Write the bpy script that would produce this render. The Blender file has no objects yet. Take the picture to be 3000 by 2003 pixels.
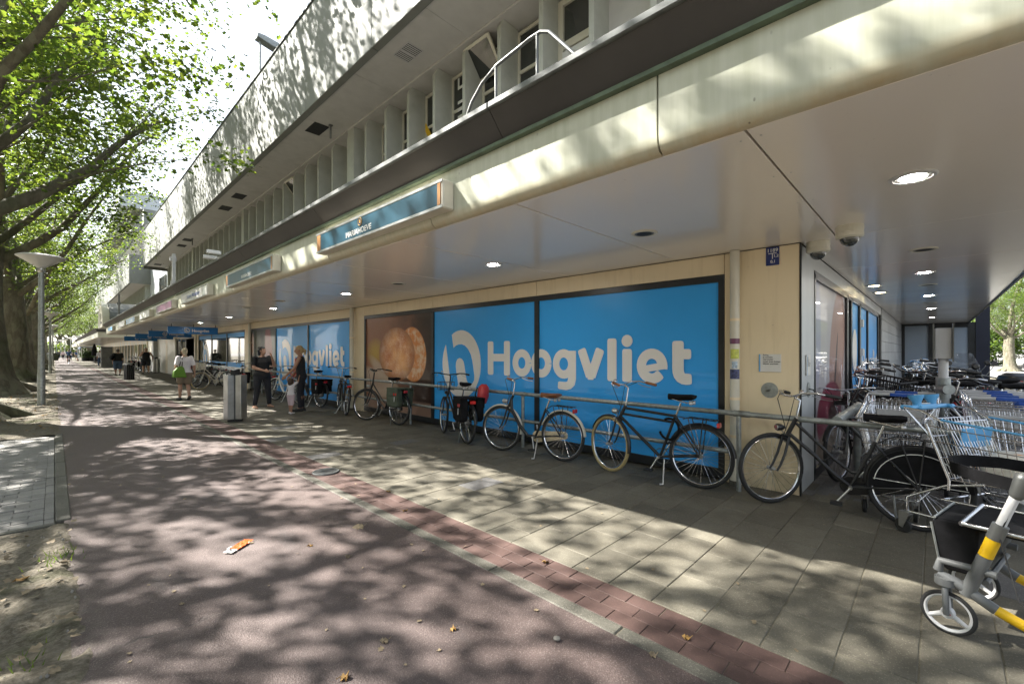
import bpy, bmesh, math, random
import numpy as np
from mathutils import Vector, Matrix, Euler
R = math.radians
rnd = random.Random(7)
SC = bpy.context.scene
COL = SC.collection

# ---------------------------------------------------------------- camera
cam_d = bpy.data.cameras.new('camera')
cam_d.sensor_width = 36.0
cam_d.lens = 36.0 * 1290.0 / 3000.0
cam_d.shift_y = 28.5 / 3000.0
cam_d.clip_start = 0.05
cam_d.clip_end = 2000.0
cam = bpy.data.objects.new('camera', cam_d)
COL.objects.link(cam)
cam.location = (0, 0, 1.53)
cam.rotation_euler = (R(90), 0, R(-46.1))
SC.camera = cam

# ---------------------------------------------------------------- daylight
SUN_EL = 44.5
SUN_DIR = Vector((-0.545, 0.839, 0)).normalized()      # horizontal direction to the sun
w = bpy.data.worlds.new('World')
SC.world = w
w.use_nodes = True
nt = w.node_tree
nt.nodes.clear()
sky = nt.nodes.new('ShaderNodeTexSky')
sky.sky_type = 'NISHITA'
sky.sun_disc = False
sky.sun_elevation = R(SUN_EL)
sky.sun_rotation = math.atan2(SUN_DIR.x, SUN_DIR.y)
sky.air_density = 1.0
sky.dust_density = 1.2
sky.ozone_density = 1.0
bg = nt.nodes.new('ShaderNodeBackground')
bg.inputs['Strength'].default_value = 0.06
out = nt.nodes.new('ShaderNodeOutputWorld')
hs_ = nt.nodes.new('ShaderNodeHueSaturation')            # thin white summer haze: a pale, hardly blue sky
hs_.inputs['Saturation'].default_value = 0.42
nt.links.new(sky.outputs[0], hs_.inputs['Color'])
nt.links.new(hs_.outputs[0], bg.inputs[0])
nt.links.new(bg.outputs[0], out.inputs[0])

sun_d = bpy.data.lights.new('sun', 'SUN')
sun_d.energy = 4.7
sun_d.angle = R(0.55)
sun_d.color = (1.0, 0.955, 0.89)
sun = bpy.data.objects.new('sun', sun_d)
COL.objects.link(sun)
to_sun = Vector((SUN_DIR.x * math.cos(R(SUN_EL)), SUN_DIR.y * math.cos(R(SUN_EL)), math.sin(R(SUN_EL))))
sun.rotation_euler = to_sun.to_track_quat('Z', 'Y').to_euler()
sun.location = (-20, 30, 40)

SC.view_settings.view_transform = 'Standard'
SC.view_settings.look = 'None'
SC.view_settings.gamma = 1.0
SC.view_settings.use_curve_mapping = False
SC.view_settings.exposure = 2.7
SC.render.engine = 'CYCLES'
SC.cycles.max_bounces = 8
SC.cycles.diffuse_bounces = 4
SC.cycles.glossy_bounces = 3
SC.cycles.transmission_bounces = 4
SC.cycles.transparent_max_bounces = 6
SC.cycles.sample_clamp_indirect = 6.0
SC.cycles.use_denoising = True


# ---------------------------------------------------------------- objects
def link(o):
    COL.objects.link(o)
    return o


def tag(o, label=None, cat=None, group=None, kind=None):
    if label: o['label'] = label
    if cat: o['category'] = cat
    if group: o['group'] = group
    if kind: o['kind'] = kind
    return o


def thing(name, label, cat, loc=(0, 0, 0), rot=(0, 0, 0), group=None):
    o = link(bpy.data.objects.new(name, None))
    o.location = loc
    o.rotation_euler = rot
    o.empty_display_size = 0.2
    return tag(o, label, cat, group)


def copy_tree(o, parent=None):
    c = link(o.copy())
    c.parent = parent
    for ch in list(o.children):
        copy_tree(ch, c)
    return c


def frame_of(d):
    d = Vector(d).normalized()
    a = Vector((0, 0, 1)) if abs(d.z) < 0.95 else Vector((1, 0, 0))
    u = d.cross(a).normalized()
    return u, d.cross(u).normalized(), d


class MB:
    """collects shapes; build() links them as ONE mesh object"""
    def __init__(self):
        self.v, self.f, self.mi, self.cur = [], [], [], 0

    def add(self, vs, fs):
        b = len(self.v)
        self.v += [tuple(p) for p in vs]
        self.f += [tuple(i + b for i in f) for f in fs]
        self.mi += [self.cur] * len(fs)
        return self

    def bb(self, x0, x1, y0, y1, z0, z1):
        vs = [(x, y, z) for x in (x0, x1) for y in (y0, y1) for z in (z0, z1)]
        return self.add(vs, [(0, 1, 3, 2), (4, 6, 7, 5), (0, 4, 5, 1), (2, 3, 7, 6), (0, 2, 6, 4), (1, 5, 7, 3)])

    def box(self, c, s, M=None):
        vs = [Vector((x * s[0] / 2, y * s[1] / 2, z * s[2] / 2)) for x in (-1, 1) for y in (-1, 1) for z in (-1, 1)]
        if M is not None: vs = [M @ p for p in vs]
        vs = [p + Vector(c) for p in vs]
        return self.add(vs, [(0, 1, 3, 2), (4, 6, 7, 5), (0, 4, 5, 1), (2, 3, 7, 6), (0, 2, 6, 4), (1, 5, 7, 3)])

    def tube(self, pts, r, n=8, closed=False, flat=None):
        pts = [Vector(p) for p in pts]
        N = len(pts)
        rs = r if isinstance(r, (list, tuple)) else [r] * N
        u = None
        vs, fs = [], []
        for i, p in enumerate(pts):
            if closed: d = pts[(i + 1) % N] - pts[i - 1]
            elif i == 0: d = pts[1] - p
            elif i == N - 1: d = p - pts[-2]
            else: d = (pts[i + 1] - p).normalized() + (p - pts[i - 1]).normalized()
            if d.length < 1e-9: d = Vector((0, 0, 1))
            d.normalize()
            if u is None: u = frame_of(d)[0]
            else:
                u = u - d * u.dot(d)
                if u.length < 1e-6: u = frame_of(d)[0]
                u.normalize()
            w_ = d.cross(u)
            for k in range(n):
                a = 2 * math.pi * k / n
                q = (u * math.cos(a) + w_ * math.sin(a)) * rs[i]
                if flat: q = Vector((q.x * flat[0], q.y * flat[1], q.z * flat[2]))
                vs.append(p + q)
        M = N if closed else N - 1
        for i in range(M):
            for k in range(n):
                a, b = i * n + k, i * n + (k + 1) % n
                c, d_ = ((i + 1) % N) * n + (k + 1) % n, ((i + 1) % N) * n + k
                fs.append((a, b, c, d_))
        if not closed:
            fs.append(tuple(range(n - 1, -1, -1)))
            fs.append(tuple((N - 1) * n + k for k in range(n)))
        return self.add(vs, fs)

    def capsule(self, a, b, ra, rb, n=10, flat=None):
        a, b = Vector(a), Vector(b)
        d = (b - a).normalized() if (b - a).length > 1e-6 else Vector((0, 0, 1))
        pts, rr = [], []
        for t in (-0.97, -0.75, -0.4): pts.append(a + d * ra * t); rr.append(ra * math.sqrt(1 - t * t))
        for t in (0.0, 0.5, 1.0): pts.append(a.lerp(b, t)); rr.append(ra + (rb - ra) * t)
        for t in (0.4, 0.75, 0.97): pts.append(b + d * rb * t); rr.append(rb * math.sqrt(1 - t * t))
        return self.tube(pts, rr, n, flat=flat)

    def ring(self, c, rad, r, axis=(0, 1, 0), N=32, n=8, a0=0.0, a1=None):
        u, v_, d = frame_of(axis)
        c = Vector(c)
        full = a1 is None
        if full: a1 = a0 + 2 * math.pi
        M = N if full else N + 1
        pts = [c + (u * math.cos(a0 + (a1 - a0) * i / N) + v_ * math.sin(a0 + (a1 - a0) * i / N)) * rad for i in range(M)]
        return self.tube(pts, r, n, closed=full)

    def lathe(self, prof, c=(0, 0, 0), axis=(0, 0, 1), n=20, sx=1.0, sy=1.0):
        u, v_, d = frame_of(axis)
        c = Vector(c)
        vs, fs = [], []
        for (r, z) in prof:
            for k in range(n):
                a = 2 * math.pi * k / n
                vs.append(c + u * (math.cos(a) * r * sx) + v_ * (math.sin(a) * r * sy) + d * z)
        for i in range(len(prof) - 1):
            for k in range(n):
                fs.append((i * n + k, i * n + (k + 1) % n, (i + 1) * n + (k + 1) % n, (i + 1) * n + k))
        fs.append(tuple(range(n - 1, -1, -1)))
        fs.append(tuple((len(prof) - 1) * n + k for k in range(n)))
        return self.add(vs, fs)

    def loft(self, secs, n=16):
        """secs: (cx, cy, z, rx, ry)"""
        vs, fs = [], []
        for (cx, cy, z, rx, ry) in secs:
            for k in range(n):
                a = 2 * math.pi * k / n
                vs.append((cx + rx * math.cos(a), cy + ry * math.sin(a), z))
        for i in range(len(secs) - 1):
            for k in range(n):
                fs.append((i * n + k, i * n + (k + 1) % n, (i + 1) * n + (k + 1) % n, (i + 1) * n + k))
        fs.append(tuple(range(n - 1, -1, -1)))
        fs.append(tuple((len(secs) - 1) * n + k for k in range(n)))
        return self.add(vs, fs)

    def prism(self, poly, o, u, v_, d):
        """flat polygon (list of 2d) on origin o with axes u,v, thickness vector d"""
        o, u, v_, d = Vector(o), Vector(u), Vector(v_), Vector(d)
        n = len(poly)
        a = [o + u * p[0] + v_ * p[1] for p in poly]
        b = [p + d for p in a]
        fs = [tuple(range(n - 1, -1, -1)), tuple(range(n, 2 * n))]
        fs += [(i, (i + 1) % n, n + (i + 1) % n, n + i) for i in range(n)]
        return self.add(a + b, fs)

    def mesh(self, name='mesh', smooth=None, mats=()):
        me = bpy.data.meshes.new(name)
        me.from_pydata(self.v, [], self.f)
        for m in mats: me.materials.append(m)
        if len(mats) > 1: me.polygons.foreach_set('material_index', self.mi)
        if smooth is not None:
            me.polygons.foreach_set('use_smooth', [True] * len(me.polygons))
            me.set_sharp_from_angle(angle=R(smooth))
        me.update()
        return me

    def build(self, name, mat, parent=None, smooth=None, kind=None, bevel=None):
        mats = mat if isinstance(mat, (list, tuple)) else (mat,)
        me = self.mesh(name, smooth, mats)
        bm = bmesh.new(); bm.from_mesh(me)
        bmesh.ops.recalc_face_normals(bm, faces=bm.faces)
        if bevel:
            bmesh.ops.bevel(bm, geom=[e for e in bm.edges if e.is_manifold and e.calc_face_angle(0) > R(30)], offset=bevel, segments=1, affect='EDGES')
        bm.to_mesh(me); bm.free()
        o = link(bpy.data.objects.new(name, me))
        o.parent = parent
        if kind: o['kind'] = kind
        return o


def piece(name, me, parent, loc=(0, 0, 0), rot=(0, 0, 0), scale=(1, 1, 1)):
    o = link(bpy.data.objects.new(name, me))
    o.parent = parent
    o.location = loc; o.rotation_euler = rot; o.scale = scale
    return o


# ---------------------------------------------------------------- materials
class NT:
    def __init__(self, name):
        self.m = bpy.data.materials.new(name)
        self.m.use_nodes = True
        self.t = self.m.node_tree
        self.t.nodes.clear()
        self.o = self.t.nodes.new('ShaderNodeOutputMaterial')

    def n(self, ty, **kw):
        nd = self.t.nodes.new('ShaderNode' + ty)
        for k, v in kw.items(): setattr(nd, k, v)
        return nd

    def set(self, sock, val):
        if hasattr(val, 'is_output') or hasattr(val, 'links'): self.t.links.new(val, sock)
        else:
            if isinstance(val, (tuple, list)) and len(val) == 3 and sock.type == 'RGBA': val = (*val, 1)
            sock.default_value = val

    def math(self, op, a, b=0.0, clamp=False):
        nd = self.n('Math', operation=op, use_clamp=clamp)
        self.set(nd.inputs[0], a); self.set(nd.inputs[1], b)
        return nd.outputs[0]

    def mix(self, f, a, b, blend='MIX'):
        nd = self.n('Mix', data_type='RGBA', blend_type=blend)
        self.set(nd.inputs[0], f); self.set(nd.inputs[6], a); self.set(nd.inputs[7], b)
        return nd.outputs[2]

    def noise(self, vec, scale, detail=4.0, rough=0.55):
        nd = self.n('TexNoise')
        if vec is not None: self.t.links.new(vec, nd.inputs['Vector'])
        nd.inputs['Scale'].default_value = scale
        nd.inputs['Detail'].default_value = detail
        nd.inputs['Roughness'].default_value = rough
        return nd.outputs['Fac']

    def voro(self, vec, scale, out='Distance'):
        nd = self.n('TexVoronoi')
        self.t.links.new(vec, nd.inputs['Vector'])
        nd.inputs['Scale'].default_value = scale
        return nd.outputs[out]

    def ramp(self, f, stops):
        nd = self.n('ValToRGB')
        e = nd.color_ramp.elements
        while len(e) < len(stops): e.new(0.5)
        for el, (p, c) in zip(e, stops):
            el.position = p
            el.color = (*c, 1) if isinstance(c, (tuple, list)) else (c, c, c, 1)
        self.set(nd.inputs[0], f)
        return nd.outputs[0]

    def coords(self, kind='Object'):
        if kind == 'World': return self.n('NewGeometry').outputs['Position']
        return self.n('TexCoord').outputs[kind]

    def scaled(self, vec, s):
        nd = self.n('Mapping')
        self.t.links.new(vec, nd.inputs[0])
        nd.inputs['Scale'].default_value = s
        return nd.outputs[0]

    def bump(self, h, strength=0.3, dist=0.01):
        nd = self.n('Bump')
        nd.inputs['Strength'].default_value = strength
        nd.inputs['Distance'].default_value = dist
        self.t.links.new(h, nd.inputs['Height'])
        return nd.outputs[0]

    def pbr(self, col, rough=0.6, metal=0.0, normal=None, spec=None, coat=0.0, **kw):
        b = self.n('BsdfPrincipled')
        self.set(b.inputs['Base Color'], col)
        self.set(b.inputs['Roughness'], rough)
        self.set(b.inputs['Metallic'], metal)
        if spec is not None: b.inputs['Specular IOR Level'].default_value = spec
        if coat: b.inputs['Coat Weight'].default_value = coat; b.inputs['Coat Roughness'].default_value = 0.05
        if normal is not None: self.t.links.new(normal, b.inputs['Normal'])
        for k, v in kw.items(): self.set(b.inputs[k], v)
        self.t.links.new(b.outputs[0], self.o.inputs[0])
        return self.m


def mat(name, col, rough=0.6, metal=0.0, var=0.12, scale=4.0, bump=0.0, bscale=60.0, spec=None, coat=0.0, rand=0.0, dirt=None, dscale=1.5, damt=0.5):
    """painted or plain surface with uneven tone, wear and fine relief"""
    k = NT(name)
    p = k.coords('World')
    f = k.noise(p, scale, 5)
    lo = tuple(c * (1 - var) for c in col); hi = tuple(min(1, c * (1 + var)) for c in col)
    c = k.mix(k.ramp(f, [(0.3, 0.0), (0.7, 1.0)]), lo, hi)
    if rand:
        oi = k.n('ObjectInfo').outputs['Random']
        hs = k.n('HueSaturation')
        k.set(hs.inputs['Value'], k.math('ADD', k.math('MULTIPLY', oi, 2 * rand), 1 - rand))
        k.t.links.new(c, hs.inputs['Color']); c = hs.outputs[0]
    if dirt:
        d = k.noise(p, dscale, 7, 0.65)
        c = k.mix(k.math('MULTIPLY', k.ramp(d, [(0.5, 0.0), (0.72, 1.0)]), damt), c, dirt)
    nm = None
    if bump: nm = k.bump(k.noise(p, bscale, 3), bump, 0.004)
    r = k.math('ADD', k.math('MULTIPLY', f, 0.12), max(0.0, rough - 0.06))
    return k.pbr(c, r, metal, nm, spec, coat)


M = {}
M['black'] = mat('black_paint', (0.013, 0.013, 0.014), 0.32, var=0.3, bump=0.05)
M['black_matt'] = mat('black_matt', (0.02, 0.02, 0.021), 0.65, var=0.3, bump=0.1)
M['frame_black'] = mat('frame_black', (0.018, 0.02, 0.023), 0.35, var=0.25)
M['rubber'] = mat('rubber', (0.018, 0.018, 0.018), 0.75, var=0.3, bump=0.2, bscale=200)
M['rubber_tan'] = mat('rubber_tan', (0.33, 0.26, 0.12), 0.75, var=0.25, bump=0.2)
M['chrome'] = mat('chrome', (0.62, 0.62, 0.63), 0.2, 1.0, var=0.15)
M['steel'] = mat('brushed_steel', (0.5, 0.5, 0.49), 0.34, 0.9, var=0.15, dirt=(0.3, 0.28, 0.24), dscale=6, damt=0.4)
M['galv'] = mat('galvanised', (0.33, 0.35, 0.34), 0.5, 0.65, var=0.25, scale=18, dirt=(0.2, 0.21, 0.16), dscale=5)
M['alu_dark'] = mat('dark_steel', (0.16, 0.165, 0.16), 0.45, 0.6, var=0.2)
M['white'] = mat('white_paint', (0.72, 0.72, 0.69), 0.4, var=0.06, dirt=(0.5, 0.48, 0.4), damt=0.3)
M['offwhite'] = mat('offwhite_plastic', (0.62, 0.58, 0.48), 0.45, var=0.1)
M['cream'] = mat('cream_enamel', (0.74, 0.62, 0.43), 0.42, var=0.05, scale=1.5, dirt=(0.40, 0.33, 0.17), dscale=2.2, damt=0.35, bump=0.03)
M['cream_pale'] = mat('pale_cream_enamel', (0.63, 0.60, 0.50), 0.35, var=0.05, dirt=(0.45, 0.42, 0.32), damt=0.3)
M['grey_panel'] = mat('grey_panel', (0.50, 0.52, 0.52), 0.4, var=0.07, dirt=(0.36, 0.36, 0.33), damt=0.4)
M['grey_tile'] = mat('grey_tile', (0.21, 0.22, 0.23), 0.5, var=0.1, rand=0.12)
M['tan_leather'] = mat('tan_leather', (0.23, 0.085, 0.03), 0.5, var=0.25, bump=0.15)
M['red_light'] = mat('red_reflector', (0.5, 0.02, 0.02), 0.15, var=0.1, coat=0.5)
M['red'] = mat('red_paint', (0.45, 0.03, 0.03), 0.4, var=0.1)
M['yellow'] = mat('yellow_paint', (0.72, 0.44, 0.01), 0.35, var=0.08)
M['grey_plastic'] = mat('grey_plastic', (0.12, 0.125, 0.125), 0.5, var=0.12)
M['lightgrey'] = mat('light_grey_plastic', (0.55, 0.55, 0.55), 0.4, var=0.08)
M['bag_black'] = mat('black_canvas', (0.009, 0.009, 0.010), 0.9, var=0.4, scale=12, bump=0.4, bscale=40, spec=0.15)
M['bag_green'] = mat('olive_canvas', (0.06, 0.075, 0.05), 0.8, var=0.3, scale=12, bump=0.3)
M['blue_plastic'] = mat('blue_plastic', (0.10, 0.36, 0.66), 0.35, var=0.08)
M['blue_dark'] = mat('deep_blue_plastic', (0.03, 0.10, 0.42), 0.35, var=0.1)
M['blue_sign'] = mat('blue_sign', (0.012, 0.16, 0.45), 0.3, var=0.05)
M['letter'] = mat('white_vinyl', (0.62, 0.60, 0.57), 0.25, var=0.03)
M['navy_dark'] = mat('navy_steel', (0.012, 0.016, 0.035), 0.35, var=0.1)
M['navy'] = mat('navy_enamel', (0.015, 0.03, 0.16), 0.3, var=0.06)
M['orange'] = mat('orange_panel', (0.40, 0.20, 0.08), 0.3, var=0.1)
M['teal_sign'] = mat('teal_sign', (0.014, 0.062, 0.095), 0.3, var=0.12)
M['purple_sign'] = mat('purple_sign', (0.16, 0.05, 0.11), 0.3, var=0.1)
M['concrete_white'] = mat('white_concrete', (0.205, 0.212, 0.196), 0.75, var=0.06, scale=2.5, dirt=(0.145, 0.15, 0.12), dscale=0.9, damt=0.45, bump=0.12, bscale=90)
M['upper_soffit'] = mat('upper_soffit', (0.56, 0.545, 0.52), 0.7, var=0.05, dirt=(0.38, 0.37, 0.34), damt=0.4)
M['fin'] = mat('fin_paint', (0.44, 0.45, 0.40), 0.6, var=0.06, dirt=(0.27, 0.27, 0.22), damt=0.4)
M['pale_blue'] = mat('pale_cladding', (0.50, 0.53, 0.56), 0.45, var=0.05)
M['bitumen'] = mat('bitumen', (0.035, 0.035, 0.036), 0.8, var=0.25, bump=0.3, bscale=150)
M['band'] = mat('dark_band', (0.062, 0.056, 0.052), 0.7, var=0.2, scale=1.5, bump=0.25, bscale=160)
M['zinc'] = mat('zinc_trim', (0.12, 0.128, 0.122), 0.55, 0.3, var=0.3, scale=9)
M['green_lip'] = mat('green_lip', (0.11, 0.15, 0.10), 0.6, var=0.3, scale=8)
M['dark_void'] = mat('dark_interior', (0.012, 0.012, 0.014), 0.7, var=0.2)
M['joint'] = mat('dark_joint', (0.05, 0.045, 0.04), 0.9, var=0.2)
M['paper'] = mat('paper', (0.68, 0.67, 0.63), 0.7, var=0.05)
M['ink'] = mat('ink', (0.03, 0.03, 0.035), 0.6)
M['skin'] = mat('skin', (0.46, 0.26, 0.18), 0.5, var=0.08)
M['skin_tan'] = mat('skin_tan', (0.36, 0.19, 0.12), 0.5, var=0.08)
M['cloth_black'] = mat('black_cotton', (0.012, 0.012, 0.014), 0.85, var=0.3, bump=0.3, bscale=50)
M['cloth_navy'] = mat('dark_leggings', (0.016, 0.017, 0.024), 0.8, var=0.3, bump=0.3, bscale=50)
M['cloth_white'] = mat('white_cotton', (0.66, 0.62, 0.63), 0.85, var=0.05, bump=0.3, bscale=40)
M['cloth_khaki'] = mat('khaki_cotton', (0.22, 0.17, 0.12), 0.85, var=0.12, bump=0.3, bscale=40)
M['cloth_pink'] = mat('pale_pink_cotton', (0.52, 0.40, 0.43), 0.85, var=0.06, bump=0.3)
M['denim'] = mat('denim', (0.07, 0.11, 0.19), 0.85, var=0.25, scale=20, bump=0.3)
M['cloth_blue'] = mat('blue_cotton', (0.05, 0.10, 0.22), 0.85, var=0.2)
M['hair_dark'] = mat('dark_hair', (0.012, 0.010, 0.009), 0.5, var=0.4, scale=60, bump=0.6, bscale=120)
M['hair_blond'] = mat('blond_hair', (0.40, 0.29, 0.14), 0.5, var=0.35, scale=60, bump=0.6, bscale=120)
M['hair_grey'] = mat('ash_blond_hair', (0.42, 0.35, 0.24), 0.5, var=0.3, scale=60, bump=0.6, bscale=120)
M['hair_brown'] = mat('brown_hair', (0.06, 0.035, 0.02), 0.5, var=0.3, scale=60, bump=0.6)
M['bag_lime'] = mat('green_shopper', (0.12, 0.24, 0.02), 0.6, var=0.15, bump=0.3)
M['wrapper_orange'] = mat('orange_wrapper', (0.50, 0.075, 0.012), 0.3, var=0.1, bump=0.3)
M['leaf_dry'] = mat('dry_leaf', (0.26, 0.15, 0.04), 0.8, var=0.4, scale=30, rand=0.4)
M['leaf_pale'] = mat('pale_dry_leaf', (0.20, 0.155, 0.095), 0.8, var=0.4, scale=30, rand=0.3)
M['stone'] = mat('pebble', (0.19, 0.178, 0.155), 0.8, var=0.3)
M['terracotta'] = mat('roof_tile', (0.28, 0.10, 0.06), 0.8, var=0.2)


def wall_mat(name, col, grime):
    k = NT(name)
    p = k.coords('World')
    f = k.noise(p, 1.5, 5)
    c = k.mix(f, tuple(x * .94 for x in col), tuple(min(1, x * 1.05) for x in col))
    z = k.n('SeparateXYZ'); k.t.links.new(p, z.inputs[0])
    st = k.noise(k.scaled(p, (5, 5, .5)), 2.0, 5, .6)
    c = k.mix(k.math('MULTIPLY', k.ramp(st, [(.52, 0.0), (.75, 1.0)]), .22), c, grime)
    spl = k.noise(p, 5.0, 7, .7)                                 # splash dirt and scuffs low on the wall
    lo = k.math('MULTIPLY', k.math('SUBTRACT', 0.95, z.outputs[2]), 1.1, True)
    c = k.mix(k.math('MULTIPLY', lo, k.ramp(spl, [(.35, .1), (.7, .75)])), c, tuple(x * .8 for x in grime))
    sc = k.voro(k.scaled(p, (9, 4, 9)), 1.0); bg_ = k.noise(p, 1.7, 3)
    c = k.mix(k.math('MULTIPLY', k.ramp(sc, [(.04, 1.0), (.07, 0.0)]), k.ramp(bg_, [(.5, 0.0), (.58, .8)])), c, (.12, .09, .06))
    return k.pbr(c, .42, 0, k.bump(k.noise(p, 60, 3), .03, .004), .5)


M['cream'] = wall_mat('cream_cladding', (0.80, 0.67, 0.46), (0.40, 0.30, 0.15))


def glossy_film(name, col):
    """printed vinyl behind / on shop glass: clear glossy face, slight waves"""
    k = NT(name)
    p = k.coords('World')
    f = k.noise(p, 1.2, 3)
    c = k.mix(f, tuple(x * 0.9 for x in col), tuple(min(1, x * 1.08) for x in col))
    return k.pbr(c, 0.35, 0, None, 0.3, coat=0.32, **{'Coat Roughness': 0.02, 'Coat Normal': k.bump(k.noise(p, 2.2, 2), 0.05, 0.02)})


M['film_blue'] = glossy_film('blue_film', (0.042, 0.39, 0.92))
M['film_white'] = glossy_film('white_film', (0.84, 0.82, 0.79))
k = NT('dark_glass')
M['glass_dark'] = k.pbr(k.mix(k.noise(k.coords('World'), 0.6, 3), (0.012, 0.015, 0.017), (0.05, 0.055, 0.05)), 0.02, 0, k.bump(k.noise(k.coords('World'), 1.5, 2), 0.03, 0.02), 0.8, coat=0.5)
k = NT('frosted_glass')
M['glass_frost'] = k.pbr(k.mix(k.noise(k.coords('World'), 0.8, 3), (0.26, 0.32, 0.40), (0.34, 0.40, 0.47)), 0.18, 0, None, 0.6)
k = NT('clear_shield')
M['shield'] = k.pbr((0.85, 0.9, 0.95), 0.05, 0, None, 0.5, **{'Transmission Weight': 0.93, 'Alpha': 0.35})
k = NT('frosted_diffuser')
M['diffuser'] = k.pbr(k.mix(k.noise(k.coords('Object'), 9, 3), (0.50, 0.51, 0.50), (0.66, 0.67, 0.66)), 0.3, 0, None, 0.5, **{'Transmission Weight': 0.25})


def emit(name, col, s):
    k = NT(name)
    e = k.n('Emission')
    e.inputs[0].default_value = (*col, 1); e.inputs[1].default_value = s
    k.t.links.new(e.outputs[0], k.o.inputs[0])
    return k.m


M['lamp_on'] = emit('lamp_lit', (1.0, 0.95, 0.87), 34.0)
M['lamp_warm'] = emit('lamp_lit_warm', (1.0, 0.80, 0.45), 9.0)


def soffit_mat():
    k = NT('soffit_enamel')
    p = k.coords('World')
    f = k.noise(p, 0.9, 4)
    c = k.mix(f, (0.80, 0.735, 0.655), (0.85, 0.79, 0.715))
    d = k.noise(p, 30, 6, 0.7)
    c = k.mix(k.ramp(d, [(0.66, 0.0), (0.74, 0.5)]), c, (0.38, 0.33, 0.27))
    return k.pbr(c, k.math('ADD', k.math('MULTIPLY', f, 0.08), 0.13), 0, k.bump(k.noise(p, 3.0, 2), 0.02, 0.02), 0.65)


M['soffit'] = soffit_mat()


def fascia_mat():
    k = NT('fascia_enamel')
    p = k.coords('World')
    s = k.scaled(p, (3, 9, 0.7))
    st = k.noise(s, 2.0, 5, 0.6)
    c = k.mix(k.ramp(st, [(0.35, 0.0), (0.7, 1.0)]), (0.55, 0.555, 0.45), (0.46, 0.47, 0.36))
    z = k.n('SeparateXYZ'); k.t.links.new(p, z.inputs[0])
    low = k.ramp(z.outputs[2], [(0.0, 0.0), (1.0, 1.0)])
    zz = k.math('MULTIPLY', k.math('SUBTRACT', 2.79, z.outputs[2]), 11.0, True)
    rust = k.noise(p, 7, 6, 0.7)
    c = k.mix(k.math('MULTIPLY', zz, k.ramp(rust, [(0.25, 0.15), (0.75, 0.8)])), c, (0.50, 0.36, 0.19))
    dots = k.voro(k.scaled(p, (12, 12, 7)), 1.0)
    big = k.noise(p, 2.3, 3)
    dm = k.math('MULTIPLY', k.ramp(dots, [(0.05, 1.0), (0.09, 0.0)]), k.ramp(big, [(0.48, 0.0), (0.6, 0.85)]))
    c = k.mix(dm, c, (0.10, 0.08, 0.06))
    return k.pbr(c, 0.35, 0, None, 0.5)


M['fascia'] = fascia_mat()


def asphalt_mat():
    k = NT('red_asphalt')
    p = k.coords('World')
    big = k.noise(p, 0.7, 5, 0.6)
    c = k.mix(k.ramp(big, [(0.3, 0.0), (0.7, 1.0)]), (0.064, 0.044, 0.0395), (0.096, 0.067, 0.060))
    grain = k.voro(p, 240.0, 'Color')
    g2 = k.n('SeparateColor'); k.t.links.new(grain, g2.inputs[0])
    c = k.mix(k.ramp(g2.outputs[0], [(0.0, 0.0), (1.0, 0.65)]), c, (0.045, 0.034, 0.031))
    c = k.mix(k.ramp(g2.outputs[1], [(0.80, 0.0), (0.98, 0.5)]), c, (0.22, 0.18, 0.16))
    spot = k.noise(p, 3.1, 6, 0.7)
    c = k.mix(k.ramp(spot, [(0.6, 0.0), (0.75, 0.5)]), c, (0.058, 0.046, 0.043))
    sx = k.n('SeparateXYZ'); k.t.links.new(p, sx.inputs[0])
    wob = k.math('ADD', sx.outputs[0], k.math('MULTIPLY', k.noise(p, 1.6, 4), .35))
    edge = k.ramp(wob, [(0.0, 1.0), (0.42, 0.0)])                              # grit and moss washed to the tree side
    c = k.mix(k.math('MULTIPLY', edge, k.ramp(k.noise(p, 14, 5), [(.4, 0.0), (.62, .75)])), c, (0.12, 0.11, 0.085))
    track = k.ramp(k.math('ABSOLUTE', k.math('SUBTRACT', wob, 1.25)), [(0.1, 0.35), (0.5, 0.0)])
    c = k.mix(track, c, (0.092, 0.073, 0.069))
    oil = k.noise(k.scaled(p, (1.6, .5, 1)), 1.7, 6, .65)
    c = k.mix(k.ramp(oil, [(0.57, 0.0), (0.66, 0.5)]), c, (0.042, 0.035, 0.034))
    gum = k.voro(p, 1.15)
    c = k.mix(k.ramp(gum, [(0.022, 0.35), (0.03, 0.0)]), c, (0.26, 0.23, 0.21))
    crk = k.n('TexVoronoi', feature='DISTANCE_TO_EDGE')
    wv = k.n('VectorMath', operation='ADD')
    nn = k.n('TexNoise'); nn.inputs['Scale'].default_value = 3.0; nn.inputs['Detail'].default_value = 5
    k.t.links.new(p, nn.inputs['Vector'])
    sc = k.n('VectorMath', operation='SCALE'); sc.inputs['Scale'].default_value = 0.5
    k.t.links.new(nn.outputs['Color'], sc.inputs[0])
    k.t.links.new(p, wv.inputs[0]); k.t.links.new(sc.outputs[0], wv.inputs[1])
    k.t.links.new(wv.outputs[0], crk.inputs['Vector']); crk.inputs['Scale'].default_value = 0.55
    cm = k.math('MULTIPLY', k.ramp(crk.outputs[0], [(0.0025, 1.0), (0.006, 0.0)]), k.ramp(k.noise(p, 0.45, 2), [(0.55, 0.0), (0.62, 1.0)]))
    c = k.mix(k.math('MULTIPLY', cm, 0.8), c, (0.03, 0.025, 0.022))
    h = k.math('ADD', k.math('MULTIPLY', k.voro(p, 120.0), 0.7), k.math('MULTIPLY', k.noise(p, 45, 4), 0.6))
    h = k.math('SUBTRACT', h, k.math('MULTIPLY', cm, 1.5))
    return k.pbr(c, 0.72, 0, k.bump(h, 0.55, 0.006), 0.45)


M['asphalt'] = asphalt_mat()


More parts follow.
